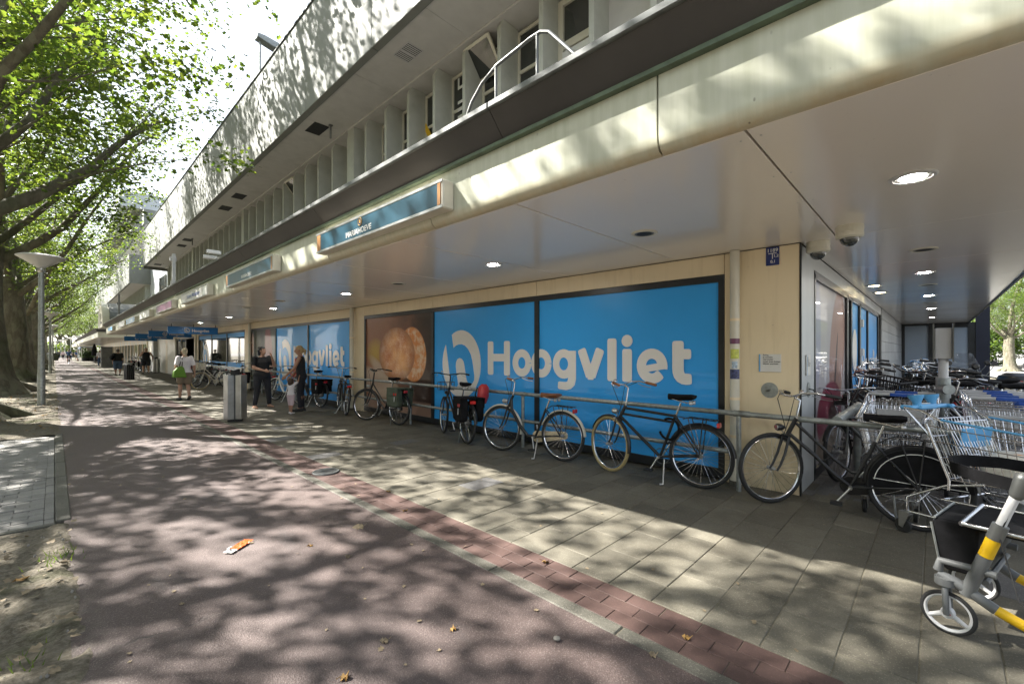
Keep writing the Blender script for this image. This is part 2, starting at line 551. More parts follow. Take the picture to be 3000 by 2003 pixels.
def paving_mat(name, lo, hi, rand, speck=0.35, bs=0.35):
    k = NT(name)
    p = k.coords('World')
    f = k.noise(p, 2.2, 6, 0.65)
    c = k.mix(k.ramp(f, [(0.3, 0.0), (0.7, 1.0)]), lo, hi)
    oi = k.n('ObjectInfo').outputs['Random']
    hs = k.n('HueSaturation')
    k.set(hs.inputs['Value'], k.math('ADD', k.math('MULTIPLY', oi, 2 * rand), 1 - rand))
    k.t.links.new(c, hs.inputs['Color']); c = hs.outputs[0]
    g = k.n('SeparateColor'); k.t.links.new(k.voro(p, 210.0, 'Color'), g.inputs[0])
    c = k.mix(k.ramp(g.outputs[0], [(0.0, 0.0), (1.0, speck)]), c, tuple(x * 0.5 for x in lo))
    c = k.mix(k.ramp(g.outputs[1], [(0.9, 0.0), (0.98, speck)]), c, tuple(min(1, x * 2.0) for x in hi))
    st = k.noise(p, 0.8, 7, 0.7)
    c = k.mix(k.ramp(st, [(0.55, 0.0), (0.72, 0.55)]), c, tuple(x * 0.55 for x in lo))
    gum = k.voro(p, 1.7)
    c = k.mix(k.ramp(gum, [(0.03, 0.5), (0.038, 0.0)]), c, tuple(min(1, x * 1.5) for x in hi))
    return k.pbr(c, 0.75, 0, k.bump(k.math('ADD', k.noise(p, 130, 3), k.math('MULTIPLY', f, 0.5)), bs, 0.004), 0.4)


M['slab'] = paving_mat('grey_slab', (0.088, 0.079, 0.058), (0.158, 0.146, 0.113), 0.20)
M['slab_dark'] = paving_mat('dark_slab', (0.10, 0.098, 0.095), (0.17, 0.165, 0.16), 0.12, 0.4, 0.6)
M['brick'] = paving_mat('red_brick', (0.064, 0.037, 0.031), (0.092, 0.055, 0.046), 0.10, 0.25, 0.25)
M['kerb'] = paving_mat('kerb_concrete', (0.078, 0.073, 0.058), (0.122, 0.116, 0.094), 0.07, 0.5, 0.5)
M['paver'] = paving_mat('grey_paver', (0.15, 0.143, 0.132), (0.235, 0.228, 0.212), 0.10, 0.25, 0.3)
M['sand_joint'] = paving_mat('joint_sand', (0.10, 0.09, 0.062), (0.165, 0.15, 0.11), 0.0)


def dirt_mat():
    k = NT('trodden_earth')
    p = k.coords('World')
    f = k.noise(p, 2.4, 8, 0.7)
    c = k.mix(k.ramp(f, [(0.3, 0.0), (0.7, 1.0)]), (0.055, 0.047, 0.031), (0.15, 0.13, 0.097))
    g = k.noise(p, 26, 6, 0.75)
    c = k.mix(k.ramp(g, [(0.42, 0.0), (0.62, 0.8)]), c, (0.20, 0.178, 0.14))
    mo = k.noise(p, 1.1, 6, 0.6)
    c = k.mix(k.ramp(mo, [(0.54, 0.0), (0.68, 0.6)]), c, (0.085, 0.10, 0.035))
    h = k.math('ADD', k.math('MULTIPLY', k.noise(p, 18, 8, 0.75), 1.0), k.math('MULTIPLY', k.voro(p, 40), 0.35))
    return k.pbr(c, 0.9, 0, k.bump(h, 0.9, 0.02), 0.2)


M['dirt'] = dirt_mat()


def bark_mat():
    k = NT('plane_bark')
    p = k.coords('Object')
    f = k.noise(k.scaled(p, (1, 1, 0.35)), 5, 7, 0.7)
    v = k.voro(k.scaled(p, (1, 1, 0.5)), 6.0, 'Color')
    g = k.n('SeparateColor'); k.t.links.new(v, g.inputs[0])
    c = k.mix(k.ramp(f, [(0.35, 0.0), (0.65, 1.0)]), (0.075, 0.066, 0.046), (0.15, 0.135, 0.10))
    c = k.mix(k.ramp(g.outputs[0], [(0.62, 0.0), (0.7, 0.6)]), c, (0.17, 0.165, 0.115))
    mo = k.noise(p, 1.3, 5)
    c = k.mix(k.ramp(mo, [(0.5, 0.0), (0.65, 0.5)]), c, (0.05, 0.065, 0.025))
    return k.pbr(c, 0.85, 0, k.bump(k.math('ADD', f, k.math('MULTIPLY', g.outputs[0], 0.4)), 0.9, 0.04), 0.25)


M['bark'] = bark_mat()


def leaf_mat(name, dif, tra, mixf=0.5):
    k = NT(name)
    oi = k.n('NewGeometry').outputs['Random Per Island']
    c1 = k.mix(oi, tuple(x * 0.7 for x in dif), tuple(x * 1.4 for x in dif))
    c2 = k.mix(oi, (tra[0] * 0.55, tra[1] * 0.7, tra[2] * 0.6), (tra[0] * 1.3, tra[1] * 1.15, tra[2]))
    d = k.n('BsdfPrincipled'); k.set(d.inputs['Base Color'], c1); d.inputs['Roughness'].default_value = 0.45
    t = k.n('BsdfTranslucent'); k.set(t.inputs[0], c2)
    mx = k.n('MixShader'); mx.inputs[0].default_value = mixf
    k.t.links.new(d.outputs[0], mx.inputs[1]); k.t.links.new(t.outputs[0], mx.inputs[2])
    k.t.links.new(mx.outputs[0], k.o.inputs[0])
    return k.m


M['leaf'] = leaf_mat('plane_leaf', (0.05, 0.09, 0.019), (0.165, 0.235, 0.028))
M['leaf_dark'] = leaf_mat('shrub_leaf', (0.03, 0.06, 0.015), (0.10, 0.17, 0.03), 0.35)


def brushed_text(body, size, extrude=0.0, offset=0.0, align='CENTER'):
    cu = bpy.data.curves.new('text', 'FONT')
    cu.body = body; cu.size = size; cu.extrude = extrude; cu.offset = offset
    cu.align_x = align; cu.align_y = 'CENTER'
    cu.resolution_u = 3
    o = link(bpy.data.objects.new('text', cu))
    dg = bpy.context.evaluated_depsgraph_get()
    me = bpy.data.meshes.new_from_object(o.evaluated_get(dg))
    bpy.data.objects.remove(o); bpy.data.curves.remove(cu)
    return me


def text_obj(name, body, size, m, parent, loc, rot, extrude=0.001, offset=0.0, align='CENTER', sx=1.0):
    me = brushed_text(body, size, extrude, offset, align)
    me.materials.clear(); me.materials.append(m)
    o = piece(name, me, parent, loc, rot, (sx, 1, 1))
    return o
# ================================================================ THE SETTING
def sheet(name, x0, x1, y0, y1, z, m, kind='structure'):
    o = MB().add([(x0, y0, z), (x1, y0, z), (x1, y1, z), (x0, y1, z)], [(0, 1, 2, 3)]).build(name, m, kind=kind)
    return o


sheet('ground', -500, 500, -500, 500, -0.09, mat('town_ground', (0.16, 0.155, 0.145), 0.85, var=0.2, scale=0.3, bump=0.3, bscale=30))
path = sheet('path', 0.06, 2.1, -8, 180, 0.0, M['asphalt'])
pave = sheet('pavement', 2.09, 40, -8, 180, -0.005, M['sand_joint'])
car_park = sheet('car_park', 34, 160, -60, 0.8, -0.02, mat('car_park_asphalt', (0.24, 0.235, 0.225), 0.85, var=0.12, scale=0.4, bump=0.3))


def bevel_box_mesh(name, sx, sy, sz, m, b=0.004):
    mb = MB(); mb.bb(-sx / 2, sx / 2, -sy / 2, sy / 2, -sz, 0)
    o = mb.build(name, m, bevel=b)
    me = o.data
    bpy.data.objects.remove(o)
    return me


def lay(parent, name, me, dims, spots, limit, m):
    """nearest `limit` pieces are objects of their own, the rest one stuff mesh"""
    spots = sorted(spots, key=lambda s: s[0] ** 2 + s[1] ** 2 if s[1] > -1.2 else 1e6)
    for i, s in enumerate(spots[:limit]):
        o = piece(name, me, parent, (s[0], s[1], s[2] if len(s) > 2 else rnd.uniform(-0.002, 0.002)),
                  (rnd.uniform(-.003, .003), rnd.uniform(-.003, .003), rnd.uniform(-.006, .006)))
    mb = MB()
    for s in spots[limit:]:
        z = rnd.uniform(-0.002, 0.002)
        mb.bb(s[0] - dims[0] / 2, s[0] + dims[0] / 2, s[1] - dims[1] / 2, s[1] + dims[1] / 2, z - 0.05, z)
    if mb.v: mb.build(name + '_field', m, parent, kind='stuff')


SL = (0.4455, 0.2955)
slab_me = bevel_box_mesh('paving_slab', SL[0], SL[1], 0.05, M['slab'])
slab_dk = bevel_box_mesh('paving_slab', SL[0], SL[1], 0.05, M['slab_dark'])
spots = []
for r in range(-6, 240):
    y = 0.36 + 0.15 + 0.3 * r
    x = 2.545 + (0.225 if r % 2 else 0.0)
    if r % 2: spots.append((2.545 + 0.11, y, None))
    while x < 5.75:
        spots.append((x + 0.225, y))
        x += 0.45
full = [s for s in spots if len(s) == 2]
lay(pave, 'paving_slab', slab_me, SL, full, 292, M['slab'])
half_me = bevel_box_mesh('half_slab', 0.218, SL[1], 0.05, M['slab'])
hs = sorted([s for s in spots if len(s) == 3], key=lambda s: abs(s[1] - 1))
for s in hs[:40]:
    piece('half_slab', half_me, pave, (s[0], s[1], rnd.uniform(-.002, .002)))
mb = MB()
for s in hs[40:]: mb.bb(s[0] - .109, s[0] + .109, s[1] - .146, s[1] + .146, -0.05, 0)
mb.build('half_slab_field', M['slab'], pave, kind='stuff')
for o in list(pave.children):                                   # odd replaced slabs, darker washed gravel
    if o.name.startswith('paving_slab') and not o.get('kind') and rnd.random() < 0.02: o.data = slab_dk

# passage floor: brick-sized pavers
mb = MB()
for i in range(0, 92):
    for j in range(0, 22):
        x = 5.6 + i * 0.212; y = 1.04 - j * 0.107
        z = rnd.uniform(-.003, .002)
        mb.bb(x + (0.106 if j % 2 else 0), x + (0.106 if j % 2 else 0) + 0.206, y - 0.102, y, z - 0.05, z)
mb.build('passage_paver_field', M['slab_dark'], pave, kind='stuff')

br_me = bevel_box_mesh('brick', 0.111, 0.2105, 0.05, M['brick'], 0.003)
spots = []
for c in range(3):
    for r in range(-6, 280):
        spots.append((2.2 + 0.0565 + c * 0.1135, 0.2 + r * 0.213 + (0.106 if c % 2 else 0.0)))
lay(path, 'brick', br_me, (0.109, 0.208), spots, 300, M['brick'])

kerb_me = bevel_box_mesh('kerbstone', 0.098, 0.994, 0.12, M['kerb'], 0.008)
for r in range(-1, 60):
    piece('kerbstone', kerb_me, path, (2.15, 0.75 + r * 1.0, 0.006 + rnd.uniform(-.003, .003)), (0, 0, rnd.uniform(-.004, .004)))

# paved bay beside the trees, with its kerb
inlet = sheet('paved_bay', -4.0, 0.06, 5.62, 11.6, -0.022, M['sand_joint'])
pv_me = bevel_box_mesh('paver', 0.2, 0.101, 0.05, M['paver'], 0.004)
spots = []
for r in range(56):
    y = 5.72 + r * 0.105
    for c in range(16):
        x = -0.168 - c * 0.2035 - (0.1 if r % 2 else 0)
        spots.append((x, y, rnd.uniform(-.006, .004)))
hp_me = bevel_box_mesh('half_paver', 0.098, 0.101, 0.05, M['paver'], 0.004)
for r in range(1, 56, 2): piece('half_paver', hp_me, inlet, (-0.118, 5.72 + r * 0.105, rnd.uniform(-.005, .003)))
lay(inlet, 'paver', pv_me, (0.2, 0.1), spots, 290, M['paver'])
st_me = bevel_box_mesh('edge_paver', 0.066, 0.205, 0.05, M['paver'], 0.003)
for r in range(28): piece('edge_paver', st_me, inlet, (-0.034, 5.75 + r * 0.21, rnd.uniform(-.004, .003)))
kl_me = bevel_box_mesh('kerbstone', 0.1, 0.992, 0.12, M['kerb'], 0.008)
for r in range(6): piece('kerbstone', kl_me, inlet, (0.055, 6.19 + r * 1.0, 0.012 + rnd.uniform(-.004, .004)), (0, 0, rnd.uniform(-.008, .008)))
eg_me = bevel_box_mesh('edging', 0.99, 0.06, 0.15, M['kerb'], 0.006)
for r in range(4): piece('edging', eg_me, inlet, (-0.49 - r * 1.0, 5.63, 0.015), (0, rnd.uniform(-.01, .01), rnd.uniform(-.01, .01)))

from mathutils import noise as mn


def earth(x0, x1, y0, y1, step, amp, name):
    nx, ny = int((x1 - x0) / step) + 1, int((y1 - y0) / step) + 1
    vs, fs = [], []
    for j in range(ny):
        y = y0 + j * step
        ex = 0.05 * mn.noise((0.3, y * 2.1, 1)) + 0.03 * mn.noise((3, y * 9, 2))
        for i in range(nx):
            t = i / (nx - 1)
            x = x0 + (x1 - x0 + ex) * t
            z = amp * (mn.fractal((x * 1.3, y * 1.3, 0), 1.0, 2.0, 5) * 0.7 + 0.35 * mn.noise((x * 9, y * 9, 4)) + 0.25 * abs(mn.noise((x * 22, y * 22, 7))))
            z += 0.012
            if i >= nx - 3: z = min(z, 0.018) * (1.0 if i == nx - 3 else 0.6) if i < nx - 1 else -0.02
            vs.append((x, y, z))
    for j in range(ny - 1):
        for i in range(nx - 1):
            a = j * nx + i
            fs.append((a, a + 1, a + nx + 1, a + nx))
    return MB().add(vs, fs).build(name, M['dirt'], kind='structure', smooth=180)


earth(-2.2, 0.13, -1.5, 5.56, 0.03, 0.05, 'earth')
earth(-5.0, 0.12, 11.62, 24, 0.07, 0.06, 'earth')
earth(-5.0, 0.12, 24, 120, 0.25, 0.06, 'earth')
sheet('verge', -60, -2.1, -40, 180, -0.05, M['dirt'])


# ================================================================ THE SHOPPING CENTRE
FX = 5.49        # shop front plane
shop = thing('shop_building', 'long low shopping centre with white parapet and deep canopy over blue shop windows', 'building', (0, 0, 0))
Y1 = 40.8


def part(name, mb, m, parent=shop, **k):
    return mb.build(name, m, parent, **k)


# cores
part('wall', MB().bb(5.60, 15.2, 1.12, 30.3, -0.05, 2.74).bb(5.60, 24.9, 35.9, Y1, -0.05, 2.74).bb(9.5, 24.9, 30.3, 35.9, -0.05, 2.74), M['cream'])
part('upper_wall', MB().bb(6.02, 28, -0.90, Y1, 3.36, 9.2), M['fin'])
part('canopy_slab', MB().bb(2.53, 28, -0.93, Y1, 2.74, 3.33), M['joint'])
part('canopy_roof', MB().bb(2.31, 5.95, -0.93, Y1, 3.335, 3.36), M['bitumen'])

# soffit panels
ys = [-0.93] + [0.723 + 1.665 * k for k in range(0, 30)]
ys = [y for y in ys if y < Y1 - 0.5] + [Y1]
for a, b in zip(ys[:-1], ys[1:]):
    o = part('soffit_panel', MB().bb(2.52, 5.478, a + 0.0065, b - 0.0065, 2.69, 2.738), M['soffit'], bevel=0.002)
    t1, t2 = rnd.uniform(-.0022, .0022), rnd.uniform(-.0022, .0022)          # each panel hangs a little out of true
    for v in o.data.vertices:
        if v.co.z < 2.71: v.co.z += t1 * (1 if v.co.x > 4 else -1) + t2 * (1 if v.co.y > (a + b) / 2 else -1)
    rv = MB()
    for x in (2.62, 3.3, 4.0, 4.7, 5.38):
        for y in (a + .05, b - .05): rv.lathe([(.007, 2.6865), (.004, 2.6845)], (x, y, 0), n=6)
    part('panel_rivets', rv, M['steel'], kind='stuff')
xs = [5.486 + 2.16 * k for k in range(0, 9)] + [24.9]
for a, b in zip(xs[:-1], xs[1:]):
    part('soffit_panel', MB().bb(a + 0.0025, b - 0.0025, -0.93, 1.035, 2.69 + rnd.uniform(-.001, .001), 2.738), M['soffit'], bevel=0.002)
part('soffit_trim', MB().bb(5.4, 24.9, -0.955, -0.932, 2.66, 3.4), M['alu_dark'])

# fascia panels with a rolled lower edge
fy = [-0.93] + [1.17 + 2.235 * k for k in range(0, 18)]
fy = [y for y in fy if y < Y1 - 0.3] + [Y1]
prof = [(2.52, 3.14), (2.44, 3.14), (2.44, 2.80), (2.443, 2.765), (2.452, 2.735), (2.468, 2.712), (2.49, 2.698), (2.52, 2.694)]
for a, b in zip(fy[:-1], fy[1:]):
    mb = MB().prism(prof, (0, a + 0.006, 0), (1, 0, 0), (0, 0, 1), (0, b - a - 0.012, 0))
    part('fascia_panel', mb, M['fascia'], smooth=40)
part('fascia_backing', MB().bb(2.475, 2.528, -0.92, Y1 - 0.01, 2.72, 3.13), M['joint'])
part('drip_lip', MB().bb(2.395, 2.53, -0.93, Y1, 3.143, 3.170), M['green_lip'])
by = [-0.93] + [2.42 + 3.27 * k for k in range(0, 12)]
by = [y for y in by if y < Y1 - 0.4] + [Y1]
for a, b in zip(by[:-1], by[1:]):
    mb = MB().prism([(2.42, 3.172), (2.27, 3.345), (2.53, 3.345), (2.53, 3.172)], (0, a + 0.003, 0), (1, 0, 0), (0, 0, 1), (0, b - a - 0.006, 0))
    part('canopy_band', mb, M['band'])
    mb = MB().bb(2.245, 2.42, a + 0.002, b - 0.002, 3.347, 3.40)
    part('roof_edge', mb, M['zinc'], bevel=0.008)

# upper overhang
py = [-0.9] + [1.48 + 3.24 * k for k in range(0, 13)]
py = [y for y in py if y < 39.2] + [39.7]
for a, b in zip(py[:-1], py[1:]):
    part('parapet_panel', MB().bb(4.30, 4.46, a + 0.004, b - 0.004, 7.47, 9.93 + rnd.uniform(-.004, .004)), M['concrete_white'], bevel=0.01)
part('parapet_coping', MB().bb(4.27, 4.5, -0.9, 39.7, 9.935, 9.965), M['zinc'])
part('roof_deck', MB().bb(4.47, 28, -0.9, 39.69, 9.0, 9.2), M['bitumen'])
part('overhang_end', MB().bb(4.30, 5.9, 39.704, 39.9, 7.3, 9.9), M['alu_dark'])
uy = [-0.9] + [1.15 + 2.62 * k for k in range(0, 15)]
uy = [y for y in uy if y < 39.5] + [39.69]
for a, b in zip(uy[:-1], uy[1:]):
    part('overhang_panel', MB().bb(4.465, 5.46, a + 0.003, b - 0.003, 7.5, 7.56), M['upper_soffit'], bevel=0.003)
part('head_beam', MB().bb(5.466, 6.05, -0.9, Y1, 7.46, 7.9), M['upper_soffit'])

# fins and the upper windows behind them
fin_me = MB().prism([(5.49, 3.362), (5.49, 7.30), (5.52, 7.36), (5.56, 7.458), (6.0, 7.458), (6.0, 3.362)], (0, -0.045, 0), (1, 0, 0), (0, 0, 1), (0, 0.09, 0)).mesh('fin', mats=(M['fin'],))
col_me = MB().bb(5.47, 6.0, -0.17, 0.17, 3.362, 7.458).mesh('column', mats=(M['fin'],))
fr_me = MB()
for (y0, y1, z0, z1) in ((-.44, -.39, 3.6, 7.4), (.39, .44, 3.6, 7.4), (-.39, .39, 7.34, 7.4), (-.39, .39, 6.62, 6.68), (-.39, .39, 3.6, 3.7)):
    fr_me.bb(5.93, 5.99, y0, y1, z0, z1)
fr_me = fr_me.mesh('upper_window', mats=(M['cream_pale'],))
pn_me = MB().bb(5.955, 5.965, -.39, .39, 6.68, 7.34).mesh('pane', mats=(M['glass_dark'],))
pn2_me = MB().bb(5.955, 5.965, -.39, .39, 3.7, 6.62).mesh('pane', mats=(M['glass_dark'],))
sill_me = MB().bb(5.9, 6.0, -.44, .44, 3.365, 3.6).mesh('panel', mats=(M['fin'],))
for k in range(-4, 39):
    y = 3.66 + 0.9715 * k
    if y > 39.6: break
    if k >= 0 and (k - 8) % 10 == 0 or k == 8: piece('column', col_me, shop, (0, y - 0.2, 0)); 
    piece('fin', fin_me, shop, (0, y, 0))
    yc = y + 0.486
    if yc > 39.3 or k in (0, -1): continue
    wnd = piece('upper_window', fr_me, shop, (0, yc, 0))
    piece('pane', pn_me, wnd); piece('pane', pn2_me, wnd); piece('panel', sill_me, wnd)
# the balcony door and the blank panel to its right
yc = 3.66 + 0.486
mb = MB()
for (y0, y1, z0, z1) in ((-.44, -.34, 3.4, 7.4), (.34, .44, 3.4, 7.4), (-.34, .34, 7.3, 7.4), (-.34, .34, 6.55, 6.68), (-.34, .34, 3.4, 3.5)): mb.bb(5.88, 5.98, yc + y0, yc + y1, z0, z1)
dr = part('balcony_door', mb, M['cream_pale'], bevel=0.006)
part('pane', MB().bb(5.93, 5.94, yc - .34, yc + .34, 6.68, 7.3).bb(5.93, 5.94, yc - .34, yc + .34, 3.5, 6.55), M['glass_dark'], dr)
mb = MB()
for (y0, y1, z0, z1) in ((-.33, -.25, 3.5, 6.5), (.25, .33, 3.5, 6.5), (-.25, .25, 6.4, 6.5)): mb.bb(5.86, 5.925, yc + y0, yc + y1, z0, z1)
part('door_leaf', mb, M['white'], dr)
yb = yc - 0.9715
part('blank_panel', MB().bb(5.9, 5.98, yb - .44, yb + .44, 3.4, 7.4), M['upper_soffit'])
part('outside_lamp', MB().box((5.83, yb + .15, 6.15), (0.1, 0.16, 0.2), Matrix.Rotation(0.3, 3, 'Y')).bb(5.86, 5.9, yb + .13, yb + .17, 6.1, 6.2), M['alu_dark'])
# tilted-open vent sashes
for (y, zz) in ((6.28, 7.2), (15.9, 7.2)):
    Mx = Matrix.Rotation(R(-38), 3, 'Y')
    mb = MB()
    for (c, s) in (((0, -.33, 0), (.04, .05, .62)), ((0, .33, 0), (.04, .05, .62)), ((0, 0, .29), (.04, .62, .05)), ((0, 0, -.29), (.04, .62, .05))):
        mb.box(Mx @ Vector(c) + Vector((5.72, y, zz - .05)), s, Mx)
    sa = part('open_sash', mb, M['cream_pale'])
    part('pane', MB().box((5.72, y, zz - .05), (.012, .62, .55), Mx), M['glass_dark'], sa)
# stickers on the upper windows
mb = MB()
def yz_strip(mb, x, a, b, wd):
    a, b = Vector((x, *a)), Vector((x, *b)); d = (b - a).normalized(); n_ = Vector((1, 0, 0)).cross(d) * wd / 2
    return mb.add([a + n_, a - n_, b - n_, b + n_], [(0, 1, 2, 3)])
yz_strip(mb, 5.925, (4.72, 6.75), (5.3, 5.7), 0.12); yz_strip(mb, 5.925, (8.15, 6.2), (8.5, 6.75), 0.12); yz_strip(mb, 5.925, (5.7, 6.1), (6.1, 6.6), .03)
part('window_sticker', mb, M['yellow'])
text_obj('window_lettering', 'SMILE', 0.62, M['white'], shop, (5.92, 7.05, 6.55), (R(90), R(-90), R(-90)), 0.001)
mb = MB().ring((5.92, 5.35, 6.05), 0.23, 0.025, (1, 0, 0), 20, 5).ring((5.92, 5.38, 6.28), 0.12, 0.02, (1, 0, 0), 16, 5)
part('window_drawing', mb, M['white'])

# ---- shop front: pillars, wall strip, windows
pill = [(1.04, 1.80), (10.54, 11.28), (19.95, 20.7), (29.2, 30.3), (38.75, 39.6)]
for a, b in pill:
    part('pillar', MB().bb(FX, 5.62, a + 0.003, b - 0.003, 0.0, 2.683), M['cream'], bevel=0.004)
seams = [1.80, 4.73, 7.61, 10.54, 11.28, 14.15, 17.07, 19.95, 20.7, 23.5, 26.35, 29.2]
for a, b in zip(seams[:-1], seams[1:]):
    part('wall_panel', MB().bb(FX + 0.004, 5.62, a + 0.004, b - 0.004, 2.447, 2.683), M['cream'], bevel=0.003)
part('ceiling_trim', MB().bb(FX - 0.004, 5.63, 1.03, Y1, 2.684, 2.6885), M['joint'])
part('corner_trim', MB().bb(FX - 0.006, 5.502, 1.024, 1.042, 0.0, 2.684), M['frame_black'])


def front_window(y0, y1, mulls, name='shop_window'):
    mb = MB()
    x0, x1 = FX + 0.002, 5.60
    mb.bb(x0, x1, y0 + .004, y0 + .07, 0.03, 2.444).bb(x0, x1, y1 - .07, y1 - .004, 0.03, 2.444)
    mb.bb(x0, x1, y0 + .07, y1 - .07, 2.36, 2.444).bb(x0, x1, y0 + .07, y1 - .07, 0.03, 0.14)
    for m_ in mulls: mb.bb(x0, x1, m_ - .045, m_ + .045, 0.14, 2.36)
    wnd = part(name, mb, M['frame_black'])
    edges = [y0 + .07] + [e for m_ in mulls for e in (m_ - .045, m_ + .045)] + [y1 - .07]
    return wnd, [(edges[i], edges[i + 1]) for i in range(0, len(edges), 2)]


def pane(wnd, a, b, m, x=FX + 0.03, z0=0.14, z1=2.36, nm='pane'):
    return part(nm, MB().bb(x, x + 0.012, a, b, z0, z1), m, wnd)


# --- lettering drawn as strokes
class Glyphs:
    def __init__(self, x, mirror_y0, z0, s=1.0):
        self.mb, self.x, self.y0, self.z0, self.s, self.k = MB(), x, mirror_y0, z0, s, 0

    def poly(self, pts):
        self.k += 1
        x = self.x - 0.0004 * self.k
        pts = [(self.y0 - p[0] * self.s, self.z0 + p[1] * self.s) for p in pts]
        n = len(pts)
        self.mb.add([(x, *p) for p in pts], [tuple(range(n))])

    def stroke(self, pts, w, cap0=True, cap1=True, n=5):
        L = [Vector(p) for p in pts]
        left, right = [], []
        for i, p in enumerate(L):
            d = (L[min(i + 1, len(L) - 1)] - L[max(i - 1, 0)]).normalized()
            nn = Vector((-d.y, d.x)) * (w[i] if isinstance(w, list) else w) / 2
            left.append(p + nn); right.append(p - nn)
        self.k += 1
        x = self.x - 0.0004 * self.k
        def q(p): return (x, self.y0 - p[0] * self.s, self.z0 + p[1] * self.s)
        vs = [q(p) for p in left] + [q(p) for p in right]
        N = len(L)
        self.mb.add(vs, [(i, i + 1, N + i + 1, N + i) for i in range(N - 1)])
        for end, on in ((0, cap0), (N - 1, cap1)):
            if not on: continue
            ww = (w[end] if isinstance(w, list) else w) / 2
            d = (L[1] - L[0] if end == 0 else L[-1] - L[-2]).normalized() * (-1 if end == 0 else 1)
            nn = Vector((-d.y, d.x))
            r = ww * 0.45                                           # soft rounded corners
            p = L[end]
            self.k += 1; x = self.x - 0.0004 * self.k
            fan = [p + nn * ww, p + nn * ww + d * (0.0), p + nn * ww * 0.86 + d * r * .8, p + nn * ww * .5 + d * r, p - nn * ww * .5 + d * r, p - nn * ww * .86 + d * r * .8, p - nn * ww]
            self.mb.add([q(f) for f in fan], [tuple(range(len(fan)))])

    def arc(self, c, rx, ry, a0, a1, w, n=22, **k):
        pts = [(c[0] + rx * math.cos(R(a0 + (a1 - a0) * i / n)), c[1] + ry * math.sin(R(a0 + (a1 - a0) * i / n))) for i in range(n + 1)]
        self.stroke(pts, w, **k)


def word(g):
    """the shop's name in rounded bold letters; x runs right from the H, base line at 0, x-height .45"""
    W = 0.150
    g.stroke([(0.08, 0.03), (0.08, 0.57)], W); g.stroke([(0.50, 0.03), (0.50, 0.57)], W); g.stroke([(0.08, 0.31), (0.50, 0.31)], W * .9, False, False)
    for cx in (0.855, 1.285): g.arc((cx, 0.225), 0.150, 0.165, 0, 360, 0.135, 30, cap0=False, cap1=False)
    g.arc((1.745, 0.225), 0.150, 0.165, 0, 360, 0.130, 30, cap0=False, cap1=False)           # g
    g.stroke([(1.905, 0.43), (1.905, 0.0), (1.89, -0.06), (1.85, -0.10), (1.79, -0.118), (1.66, -0.112)], [W, W, W, W * .9, W * .85, W * .8], False, True)
    g.stroke([(2.09, 0.425), (2.235, 0.05)], W, True, False); g.stroke([(2.40, 0.425), (2.255, 0.05)], W, True, False)
    g.poly([(2.165, 0.07), (2.20, 0.0), (2.29, 0.0), (2.325, 0.07)])
    g.stroke([(2.605, 0.03), (2.605, 0.57)], W)
    g.stroke([(2.845, 0.03), (2.845, 0.42)], W)
    g.poly([(2.845 + .085 * math.cos(a * math.pi / 10), 0.565 + .085 * math.sin(a * math.pi / 10)) for a in range(20)])
    g.arc((3.21, 0.225), 0.150, 0.165, -12, 315, 0.135, 28, cap0=False, cap1=True)             # e
    g.stroke([(3.07, 0.175), (3.38, 0.234)], 0.092, False, False)
    g.stroke([(3.565, 0.52), (3.565, 0.20), (3.569, 0.155), (3.581, 0.118), (3.602, 0.09), (3.632, 0.074), (3.665, 0.07), (3.71, 0.072)], [W, W, W, W, W * .98, W * .96, W * .94, W * .92])
    g.stroke([(3.60, 0.385), (3.705, 0.385)], W * .85, False, True)


def emblem(g, gb, s=1.0, ox=0.0, oy=0.0):
    """white upright oval with a letter h cut into it"""
    def P(x, y): return (ox + s * (x - 642) * 0.00159, oy + s * (748 - y) * 0.001195)
    g.poly([P(642 + 368 * math.cos(2 * math.pi * i / 48), 748 - 553 * math.sin(2 * math.pi * i / 48)) for i in range(48)])
    gb.poly([P(*p) for p in ((345, 425), (318, 300), (300, 150), (440, 100), (465, 258), (500, 485), (540, 450), (600, 428), (660, 425), (720, 447), (780, 505), (830, 590), (860, 700), (880, 820), (895, 930), (890, 1000), (865, 1045), (820, 1060), (778, 1045), (755, 1005), (740, 940), (715, 780), (695, 700), (660, 660), (615, 650), (575, 672), (550, 720), (545, 790), (558, 900), (578, 1000), (590, 1090), (565, 1135), (520, 1150), (475, 1135), (450, 1090), (430, 990), (410, 850), (380, 640))])


def name_on(wnd, off):
    g = Glyphs(FX + 0.026, 5.93 + off, 1.115); word(g)
    g.mb.build('lettering', M['film_white'], wnd)
    g = Glyphs(FX + 0.0275, 6.70 + off, 1.29); gb = Glyphs(FX + 0.0255, 6.70 + off, 1.29)
    emblem(g, gb)
    g.mb.build('emblem', M['film_white'], wnd); gb.mb.build('emblem_letter', M['film_blue'], wnd)


def poster_mat(name, fn):
    k = NT(name)
    s = k.n('SeparateXYZ'); k.t.links.new(k.coords('Generated'), s.inputs[0])
    u = k.math('SUBTRACT', 1.0, s.outputs[1]); v = s.outputs[2]
    col = fn(k, u, v)
    return k.pbr(col, 0.35, 0, None, 0.35, coat=0.2, **{'Coat Roughness': 0.02})


def ell(k, u, v, cx, cy, rx, ry, rot=0.0, soft=0.08):
    du, dv = k.math('SUBTRACT', u, cx), k.math('SUBTRACT', v, cy)
    c, s = math.cos(rot), math.sin(rot)
    a = k.math('ADD', k.math('MULTIPLY', du, c / rx), k.math('MULTIPLY', dv, s / rx))
    b = k.math('ADD', k.math('MULTIPLY', du, -s / ry), k.math('MULTIPLY', dv, c / ry))
    d = k.math('ADD', k.math('MULTIPLY', a, a), k.math('MULTIPLY', b, b))
    return k.ramp(d, [(1 - soft if soft < 1 else 0.0, 1.0), (1.0, 0.0)]), d


